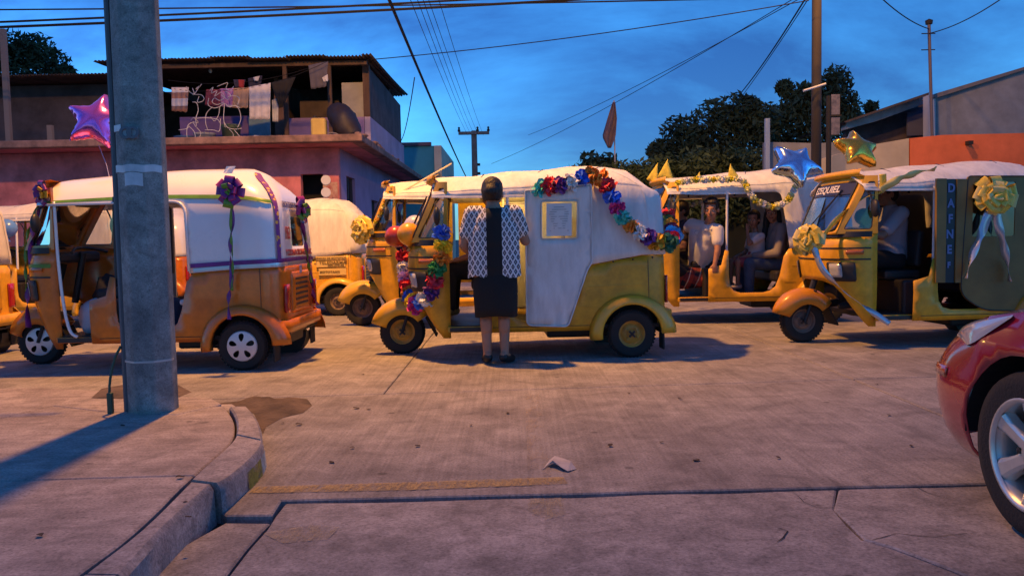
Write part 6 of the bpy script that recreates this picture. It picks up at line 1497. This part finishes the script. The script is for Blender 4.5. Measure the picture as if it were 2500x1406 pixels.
# man in white shirt standing beyond the orange rickshaw
mp_ = P(482, 600, 12.0); mp_.z = 0
Jm = dict(head=(.02, 0, 1.60), face=(.9, -.35, -.15), neck=(0, 0, 1.46), chest=(0, 0, 1.26), pelvis=(0, 0, .95), shL=(.03, .19, 1.40), shR=(-.03, -.19, 1.40), elL=(.05, .25, 1.13), wrL=(.14, .22, .92), elR=(.02, -.26, 1.13), wrR=(.1, -.24, .9), hipL=(0, .095, .9), hipR=(0, -.095, .9), knL=(.02, .1, .5), knR=(.02, -.1, .5), anL=(0, .1, .08), anR=(0, -.1, .08), toL=(.14, .12, .035), toR=(.14, -.12, .035), hnL=(0, 1, 0), hnR=(0, -1, 0))
man = person('man in white T-shirt standing behind the orange rickshaw', Matrix.Translation(mp_), Jm, M_SKIN, 1.05, 'boy', True, voxel=.012)
shirt(man, Jm, M_WSHIRT, 1.05, .018, .7); trousers(man, Jm, M_BTROU, 1.05); shoes(man, Jm, M_BTROU)
# dark-haired passenger behind the garland, and driver of E in a yellow shirt
Je = seated(face=(.9, .4, 0), arms='bar')
ed = person('driver in yellow shirt behind the door pillar of the rickshaw with balloons', seatM(rkE, 1.16, .02, .70), Je, M_SKIN2, .95, 'short', True, voxel=.011)
shirt(ed, Je, mat('yellow_shirt', (.62, .42, .02), .85), .95, .016, .6); trousers(ed, Je, M_BTROU, .95); shoes(ed, Je, M_BTROU)
Jx = seated(face=(1, .3, -.2), arms='lap', s=.9)
xp = person('dark-haired passenger half hidden behind the garland of the mustard rickshaw', seatM(rkF, 1.36, -.18, .62), Jx, M_SKIN2, .9, 'short', True, voxel=.011)
shirt(xp, Jx, mat('dark_top', (.04, .03, .04), .85), .9, .014, .6); trousers(xp, Jx, M_BTROU, .9); shoes(xp, Jx, M_BTROU, .9)
# ---------------------------------------------------------------- trees
M_LEAF = mat('dark_leaves', (.035, .055, .022), .8, nscale=1.2, namt=.5); M_LEAF2 = mat('hedge_leaves', (.045, .075, .025), .8, nscale=1.2, namt=.45); M_BARK = mat('bark', (.06, .045, .035), .9, nscale=6)
def leaves(rg, centres, n, size, spread, tall=1.0, spiky=0):
    vs_, fs = [], []
    for (c_, r_) in centres:
        for i in range(int(n)):
            d = V((rg.gauss(0, 1), rg.gauss(0, 1), rg.gauss(0, 1))); d.normalize(); p = c_ + V((d.x * r_, d.y * r_, d.z * r_ * tall)) * (rg.random() ** .45) * spread
            a = V((rg.uniform(-1, 1), rg.uniform(-1, 1), rg.uniform(-.6, 1) + spiky)).normalized(); b = a.cross(V((rg.uniform(-1, 1), rg.uniform(-1, 1), rg.uniform(-1, 1)))).normalized(); s_ = size * rg.uniform(.6, 1.4)
            k = len(vs_); vs_ += [p - a * s_, p + b * s_ * .34, p + a * s_, p - b * s_ * .34]; fs.append((k, k + 1, k + 2, k + 3))
    return MB().add(vs_, fs)
def tree(name, base, height, centres, label, mt, n=90, size=.16, seed=0, group=None, tall=1.0, spiky=0):
    rg = random.Random(seed); e = empty(name, base, 0, label, 'tree', group); b = V(base)
    loc = [(V(c_) - b, r_) for c_, r_ in centres]; top_ = max(c_.z for c_, r_ in loc)
    m = MB().tube([(0, 0, 0), (.08, 0, height * .4), (-.05, .05, height * .75), (0, 0, height * .95)], [.22, .17, .1, .04], 8)
    m.build('trunk', M_BARK, e, smooth=True)
    for c_, r_ in loc:
        s_ = V((0, 0, max(.5, min(height * .8, c_.z - r_ * .9)))); MB().tube([s_, s_.lerp(c_, .5) + V((0, 0, -.1)), c_], [.07, .045, .015], 5).build('limb', M_BARK, e)
    leaves(rg, loc, n, size, 1.0, tall, spiky).build('crown', mt, e); return e
def cl(Y, *pts): return [(P(a, b, Y), r_) for a, b, r_ in pts]
def at0(px, Y): p = P(px, 575, Y); return V((p.x, Y, 0))
tree('broad_tree', at0(1800, 27), 5.2, cl(27, (1610, 372, .45), (1660, 330, .7), (1700, 355, .7), (1740, 300, .8), (1790, 280, .75), (1770, 345, .9), (1830, 330, .8), (1830, 265, .45), (1860, 300, .7), (1650, 385, .6), (1710, 395, .8), (1790, 395, .9)), 'dark spreading tree behind the hedge left of the utility pole', M_LEAF, 620, .12, 1, 'trees behind the far side of the street')
tree('tall_tree', at0(1990, 29), 7.0, cl(29, (2040, 200, .6), (2020, 235, .75), (2060, 255, .6), (1960, 235, .5), (1940, 265, .6), (1990, 280, .9), (2050, 300, .8), (1930, 310, .8), (1890, 290, .5), (1915, 215, .3), (1880, 330, .7), (2000, 340, 1.0), (1940, 370, .9)), 'tall dark tree rising behind the utility pole', M_LEAF, 620, .12, 2, 'trees behind the far side of the street', spiky=.4)
tree('broad_tree', at0(60, 30), 6.5, cl(30, (40, 120, .7), (90, 125, .7), (20, 160, .9), (70, 165, 1.0), (130, 165, .7), (160, 185, .4), (0, 130, .7), (-60, 150, 1.0)), 'round dark tree above the lean-to roof at the upper left', M_LEAF, 620, .12, 3)
for i, (px, py, h) in enumerate(((2125, 265, .28), (2098, 290, .22))):
    p = P(px, py, 31); tree('far_tree', V((p.x, 31, 0)), p.z - .3, [(p, h), (p - V((0, 0, .5)), h * 1.3), (p - V((0, 0, 1.1)), h * 1.6)], ['slim treetop peeping above the shed roof', 'small treetop just left of the slim one above the shed roof'][i], M_LEAF, 160, .13, 20 + i)
# low trees at the left of the mass
for i, (px, py, r_) in enumerate(((1440, 398, .45), (1480, 402, .5))):
    p = P(px, py, 30); tree('far_tree', V((p.x, 30, 0)), p.z, [(p, r_), (p - V((.3, 0, .6)), r_ * 1.5), (p + V((.3, 0, -.7)), r_ * 1.5)], ['distant small treetop left of the flag staff', 'distant small treetop right behind the flag staff'][i], M_LEAF, 200, .15, 30 + i)
hd_ = empty('hedge', at0(1690, 19.5), 0, 'clipped green hedge row behind the passenger rickshaw', 'hedge'); hb_ = hd_.location; rg = random.Random(4); cen = []
for px in range(1400, 1880, 22):
    for py in (395, 425, 470, 520): 
        if px < 1540 and py < 420: continue
        top_ = interp([(1400, 425), (1540, 408), (1640, 395), (1700, 375), (1860, 382)], px)[0]
        if py > top_ - 8: cen.append((P(px + rg.uniform(-8, 8), max(py, top_ + 16), 19.5 + rg.uniform(-.3, .3)) - hb_, .32))
leaves(rg, cen, 140, .085, 1.15).build('foliage', M_LEAF2, hd_)
zc = P(1700, 410, 19.8).z
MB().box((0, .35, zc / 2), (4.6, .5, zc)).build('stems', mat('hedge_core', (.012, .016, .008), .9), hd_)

# ---------------------------------------------------------------- wires
M_WIRE = mat('black_wire', (.005, .005, .007), .8)
def wire(a, b, r_, label, sag=.0, group='overhead wires', n=14):
    a, b = V(a), V(b); pts = [a.lerp(b, i / n) - V((0, 0, sag * 4 * (i / n) * (1 - i / n))) for i in range(n + 1)]
    o = MB().tube([p - a for p in pts], r_, 5).build('cable', M_WIRE, None); o.location = a; return prop(o, label, 'cable', group)
wire(P(-300, 26, 14), P(2100, -10, 14), .014, 'thin cable crossing highest above the concrete pole', .05)
wire(P(-300, 66, 14), P(1900, -46, 14), .020, 'upper of the two close dark cables crossing the top left', .06)
wire(P(-300, 78, 14), P(1900, -30, 14), .024, 'lower of the two close dark cables crossing the top left', .06)
wire(P(925, -60, 9.2), P(1142, 440, 36), .022, 'long thick cable dropping from the top centre down the side street', .10)
wire(P(1012, 190, 14), P(975, 348, 24), .010, 'short drop wire from the thick cable to the pink house', .25)
wire(P(885, 148, 17.3), P(1975, 2, 14.6), .010, 'thin wire from the pink house roof to the utility pole', .10)
wire(P(1965, 0, 14.6), P(1798, 240, 27), .016, 'dark wire from the utility pole down behind the spreading tree', .10)
wire(P(1975, -4, 14.6), P(1760, 300, 27), .009, 'second thinner wire from the utility pole down behind the spreading tree', .10)
wire(P(1955, -4, 14.6), P(1290, 330, 34), .008, 'faint wire from the utility pole far down the street', .15)
wire(P(1950, -10, 14.6), P(1200, 400, 36), .008, 'lower faint wire from the utility pole far down the street', .2)
wire(P(2140, -15, 14), mt0 + V((0, 0, -.1)), .011, 'service wire from top edge to the left side of the mast', .08)
wire(mt0 + V((0, 0, -.2)), P(2470, -20, 14), .011, 'service wire from the mast up to the right', .1)
for i, (a, b) in enumerate(((990, 1142), (1008, 1150), (1022, 1158), (1036, 1168), (1062, 1180))):
    wire(P(a, -30, 9 + i * .2), P(b, 330, 32), .0045, ['first', 'second', 'third', 'fourth', 'fifth'][i] + ' of five hair-thin wires from the left running to the T pole', .1)
g0 = P(262, -30, 5.6); wire(g0, P(298, 330, 5.2), .016, 'thin guy wire running down just left of the concrete pole', 0)
# stay of the E rickshaw roof: pale pole sticking up with a string
o = MB().tube([(0, 0, 0), P(1102, 400, 9.8) - P(975, 472, 9.5)], .011, 6).build('flag_stick', mat('pale_stick', (.6, .5, .3), .6), None); o.location = P(975, 472, 9.5); prop(o, 'pale bare stick slanting up from the roof behind the standing woman', 'stick')

# ---------------------------------------------------------------- upper floor of the pink house: washing and clutter
CY = 16.45
def cloth(px0, py0, px1, py1, px2, py2, px3, py3, mt, label, Y=CY, folds=3, cat='laundry', group='washing on the line', amp=.014):
    q_ = [P(px0, py0, Y), P(px1, py1, Y), P(px2, py2, Y), P(px3, py3, Y)]; rows_ = []; c_ = q_[0]
    for i in range(9):
        t_ = i / 8; a = q_[0].lerp(q_[3], t_); b = q_[1].lerp(q_[2], t_); rows_.append([a.lerp(b, k_ / 12) + V((0, amp * math.sin(k_ / 12 * folds * 2 * PI + px0) * (.4 + t_), .01 * math.sin(k_ * 1.7) * t_)) - c_ for k_ in range(13)])
    o = MB().loft(rows_, False, False).build('washing', mt, None, smooth=True); o.location = c_; o.modifiers.new('s', 'SOLIDIFY').thickness = .006; return prop(o, label, cat, group)
striped = bpy.data.materials.new('striped_towel'); striped.use_nodes = True; t = striped.node_tree; b = t.nodes['Principled BSDF']; L = t.links.new
tcn = t.nodes.new('ShaderNodeTexCoord'); sx = t.nodes.new('ShaderNodeSeparateXYZ'); L(tcn.outputs['Object'], sx.inputs[0])
gt = mth('GREATER_THAN', mth('PINGPONG', mth('ADD', sx.outputs[2], 10.02), .135), .075); mx = t.nodes.new('ShaderNodeMix'); mx.data_type = 'RGBA'; L(gt, mx.inputs[0]); mx.inputs[6].default_value = (.60, .56, .58, 1); mx.inputs[7].default_value = (.30, .15, .11, 1); L(mx.outputs[2], b.inputs['Base Color'])
cm = lambda n_, c_: mat(n_, c_, .9, nscale=5, namt=.2, bump=.3, bscale=10)
cloth(419, 214, 461, 214, 458, 274, 420, 272, striped, 'brown and white striped towel on the washing line')
cloth(503, 219, 540, 219, 537, 262, 500, 258, cm('wine_cloth', (.20, .04, .07)), 'wine red garment on the washing line')
cloth(536, 217, 572, 216, 570, 262, 538, 260, cm('pink_cloth', (.46, .20, .44)), 'pink garment on the washing line')
cloth(571, 216, 608, 214, 606, 264, 568, 264, cm('tan_cloth', (.42, .28, .20)), 'tan cloth on the washing line')
cloth(608, 213, 661, 203, 660, 292, 610, 292, cm('pale_cloth', (.56, .54, .58)), 'large pale sheet on the washing line')
cloth(661, 203, 722, 188, 690, 262, 682, 264, cm('black_cloth', (.014, .013, .016)), 'black garment hanging in a point from the line', folds=4)
cloth(664, 245, 680, 238, 680, 298, 666, 298, cm('white_blue_cloth', (.45, .48, .56)), 'small white and blue cloth beside the large pale sheet', CY + .12)
cloth(753, 160, 801, 150, 797, 212, 760, 218, cm('grey_trousers', (.10, .095, .13)), 'grey garment hung high on the corner post', UY - 1.0, 2)
cloth(786, 190, 800, 182, 801, 199, 790, 200, cm('white_corner', (.55, .55, .58)), 'white scrap hanging beside the grey garment', UY - 1.05, 1)
cloth(570, 195, 600, 195, 596, 214, 574, 214, cm('dark_blue_cloth', (.03, .03, .08)), 'dark blue garment on the back line', CY + .3)
cloth(582, 195, 597, 196, 596, 215, 584, 214, cm('red_cloth', (.28, .03, .04)), 'small red garment on the back line', CY + .25, 1)
cloth(618, 190, 634, 186, 630, 198, 621, 198, cm('white_collar', (.5, .5, .55)), 'little white garment on the back line', CY + .25, 1)
cloth(605, 192, 640, 185, 636, 212, 606, 214, cm('navy_cloth', (.025, .025, .06)), 'navy shirt on the back line', CY + .32)
wire(P(400, 214, CY), P(800, 150, CY), .006, 'front washing line with the towel and sheet', .28, 'washing lines'); wire(P(410, 196, CY + .3), P(795, 152, CY + .3), .006, 'back washing line with the small garments', .22, 'washing lines')
# wire-frame deer figures left over from Christmas
M_WHW = mat('white_light_wire', (.55, .53, .55), .5)
def wirefig(strokes, label, Y=16.2, r_=.0075):
    c_ = P(strokes[0][0][0], 343, Y); e = empty('wire_deer', c_, 0, label, 'decoration', 'wire figures on the balcony')
    for st in strokes: MB().tube([p - c_ for p in smooth_path([P(a, b, Y + .05 * math.sin(a * .3)) for a, b in st], 4)], r_, 5).build('wire', M_WHW, e, smooth=True)
    return e
wirefig([[(455, 212), (463, 225), (474, 230), (470, 216)], [(474, 232), (486, 212), (478, 218)], [(486, 214), (492, 206)], [(470, 232), (490, 232), (498, 240), (494, 248), (482, 250), (486, 236)], [(470, 250), (480, 252), (484, 270), (478, 290), (480, 310)], [(478, 290), (500, 288), (530, 292), (536, 300)], [(478, 310), (470, 300), (458, 308), (456, 330), (460, 344)], [(480, 312), (490, 325), (484, 344)], [(460, 308), (474, 322), (478, 344)], [(436, 318), (455, 315), (462, 308)], [(466, 294), (474, 288), (484, 300), (470, 298)], [(500, 318), (520, 318), (536, 320), (538, 290)]], 'white wire deer figure with antlers on the balcony')
wirefig([[(512, 222), (520, 214), (516, 228), (530, 222), (524, 236), (540, 226), (548, 238), (536, 246), (524, 240), (518, 250), (530, 256), (546, 250)], [(530, 212), (545, 206), (556, 203), (552, 216), (562, 222), (570, 212)], [(510, 240), (508, 256), (520, 264), (534, 262), (548, 254), (560, 262), (574, 258), (586, 264)], [(548, 256), (546, 290), (550, 312)], [(556, 258), (580, 262), (588, 290), (580, 312)], [(518, 262), (504, 278), (502, 300), (508, 320)], [(536, 262), (534, 280), (524, 296), (514, 286)], [(548, 300), (556, 312), (574, 316), (590, 314)], [(560, 316), (570, 330), (560, 344)], [(572, 318), (584, 332), (594, 344)], [(556, 238), (570, 234), (584, 240), (580, 256)], [(540, 232), (556, 244), (562, 232), (550, 224)]], 'tangled white wire figure beside the wire deer', 16.25)
# yellow jerrycan
jc = P(780, 342, SY + .45); jz = ZS + .14
e = empty('jerrycan', (jc.x, SY + .45, jz), .05, 'yellow plastic container standing on the slab edge', 'container')
MB().box((0, 0, .19), (.30, .22, .37)).build('shell', mat('yellow_plastic', (.55, .40, .10), .5, nscale=4, namt=.15), e, bevel=.05, segs=3)
MB().lathe([(.03, 0), (.03, .05), (0, .05)], Matrix.Translation((-.08, 0, .37)), 10).build('cap', M_PLAST, e)
# tarpaulin bundle leaning at the corner
m = MB(); a0 = P(815, 265, SY + .9); a1 = P(862, 338, SY + .6)
m.tube([p for p in smooth_path([a0, a0.lerp(a1, .5) + V((0, 0, .05)), a1], 8)], [.10, .15, .19, .22, .24, .25, .27, .27, .28, .28, .28, .27, .26, .24, .22, .2, .18], 14)
c_ = sum(m.v, V((0, 0, 0))) / len(m.v)
for p in m.v: p += (p - c_).normalized() * .05 * noise.noise(p * 6); p -= c_ * 0
o = MB(); o.v = [p - c_ for p in m.v]; o.f = m.f; o = o.build('tarpaulin', mat('dark_tarp', (.012, .016, .045), .6, nscale=3, col2=(.02, .012, .012), bump=.6, bscale=10), None, smooth=True); o.location = c_; prop(o, 'dark blue tarpaulin bundle leaning at the balcony corner', 'tarpaulin')
# buckets, tubs and sticks
def bucket(px, Y, r_, h, mt, label):
    p = P(px, 340, Y); o = MB().lathe([(0, 0), (r_ * .8, 0), (r_, h), (r_ * 1.06, h), (r_ * 1.0, h * .95), (r_ * .75, .03), (0, .03)], None, 18).build('bucket', mt, None, smooth=True); o.location = (p.x, Y, ZS + .137); return prop(o, label, 'bucket')
bucket(500, 16.9, .22, .24, mat('white_tub', (.40, .42, .46), .6), 'white plastic tub on the balcony floor')
bucket(565, 17.0, .20, .42, mat('green_drum', (.10, .14, .10), .6), 'green drum on the balcony floor')
bucket(450, 17.0, .2, .2, mat('blue_basin', (.05, .16, .42), .5), 'blue basin at the left of the balcony')
bucket(655, 17.2, .16, .2, mat('grey_pail', (.18, .2, .24), .6), 'grey pail under the large sheet')
for a, b in (((620, 332), (690, 338)), ((622, 338), (688, 332))):
    p = P(a[0], a[1], 16.3); q_ = P(b[0], b[1], 16.3); o = MB().tube([(0, 0, 0), q_ - p], .012, 5).build('crossed_stick', M_WHW, None); o.location = p; prop(o, 'pale stick of a crossed pair on the slab, its %s end higher' % ('left' if a[1] < b[1] else 'right'), 'stick', 'crossed sticks on the slab')
o = MB().tube([p - P(800, 338, 16.1) for p in smooth_path([P(800, 325, 16.1), P(815, 325, 16.1), P(826, 330, 16.1), P(832, 342, 16.1)], 4)], .014, 5).build('hose', mat('grey_hose', (.2, .19, .24), .6), None); o.location = P(800, 338, 16.1); prop(o, 'bent grey hose between container and tarpaulin', 'hose')
# hanging bulb under the roof
o = MB().sphere((0, 0, 0), (.04, .04, .055), 10, 8).build('hanging_bulb', mat('unlit_bulb', (.6, .6, .55), .2), None, smooth=True); o.location = P(514, 173, UY); prop(o, 'small unlit bulb hanging under the roof edge', 'bulb')

# ---------------------------------------------------------------- litter, leaves
rg = random.Random(9)
m = MB(); base = G(1366, 1142); pts = []
for (a, b, z_) in ((1313, 1148, .002), (1335, 1130, .03), (1352, 1122, .045), (1378, 1128, .04), (1400, 1132, .03), (1418, 1146, .004), (1392, 1156, .012), (1372, 1152, .03), (1350, 1140, .034), (1330, 1140, .02)): pts.append((G(a, b, 0) - base) * .8 + V((0, 0, z_ * .6)))
ctr = V((0, 0, .018)); m.add(pts + [ctr + V((-.03, .01, .015)), ctr + V((.05, 0, .006))], [(0, 1, 9), (1, 2, 10), (1, 10, 9), (2, 3, 10), (3, 11, 10), (3, 4, 11), (4, 5, 11), (5, 6, 11), (6, 7, 11), (7, 8, 10), (7, 10, 11), (8, 9, 10)])
o = m.build('paper_litter', mat('dirty_paper', (.48, .44, .42), .8, nscale=12, namt=.2), None); o.location = base; o.modifiers.new('s', 'SOLIDIFY').thickness = .0015; prop(o, 'crumpled sheet of white paper lying on the road', 'litter')
def leaf_mesh(k):
    r_ = random.Random(k); rows_ = []
    for i in range(6):
        t_ = i / 5; w_ = math.sin(PI * min(.97, max(.04, t_))) * .4; z_ = .18 * math.sin(t_ * 3 + k); rows_.append([V((t_ - .5, -w_, .12 + z_)), V((t_ - .5, 0, z_)), V((t_ - .5, w_, .10 + z_ + .1 * math.sin(k)))])
    return MB().loft(rows_, False, False).mesh('leaf', True)
LFS = [leaf_mesh(k) for k in range(4)]; M_DL = mat('dead_leaf', (.055, .035, .025), .9)
spots = [(886, 916), (1535, 962), (1615, 1081), (1700, 1125), (1660, 975), (1433, 1357), (1533, 1336), (1440, 1385), (938, 1298), (1755, 1347), (1620, 1375), (1240, 1010), (1150, 1040), (1490, 1090), (2170, 1015), (2225, 1090), (2140, 940), (1900, 1120), (870, 998), (900, 1000), (690, 1035), (730, 1038), (1020, 1090), (810, 1130), (860, 1095), (450, 1230), (460, 1265), (300, 1040), (98, 1310), (440, 1168), (1000, 1370), (1160, 1330), (800, 1262), (2000, 1290), (1850, 1230)]
for i, (a, b) in enumerate(spots):
    z_ = Z if a < 545 and b > 985 and not (a > 470 and b > 1180) else 0
    p = G(a, b, z_); o = share('dead_leaf', LFS[i % 4], None, M_DL); s_ = rg.uniform(.02, .042); o.location = p + V((0, 0, .006 if b < 1200 or a < 545 else -.014)); o.scale = (s_, s_, s_ * .6); o.rotation_euler = (0, 0, rg.uniform(0, 6.3))
    prop(o, 'small dry brown leaf lying on the concrete', 'leaf', 'dry leaves scattered on the ground')
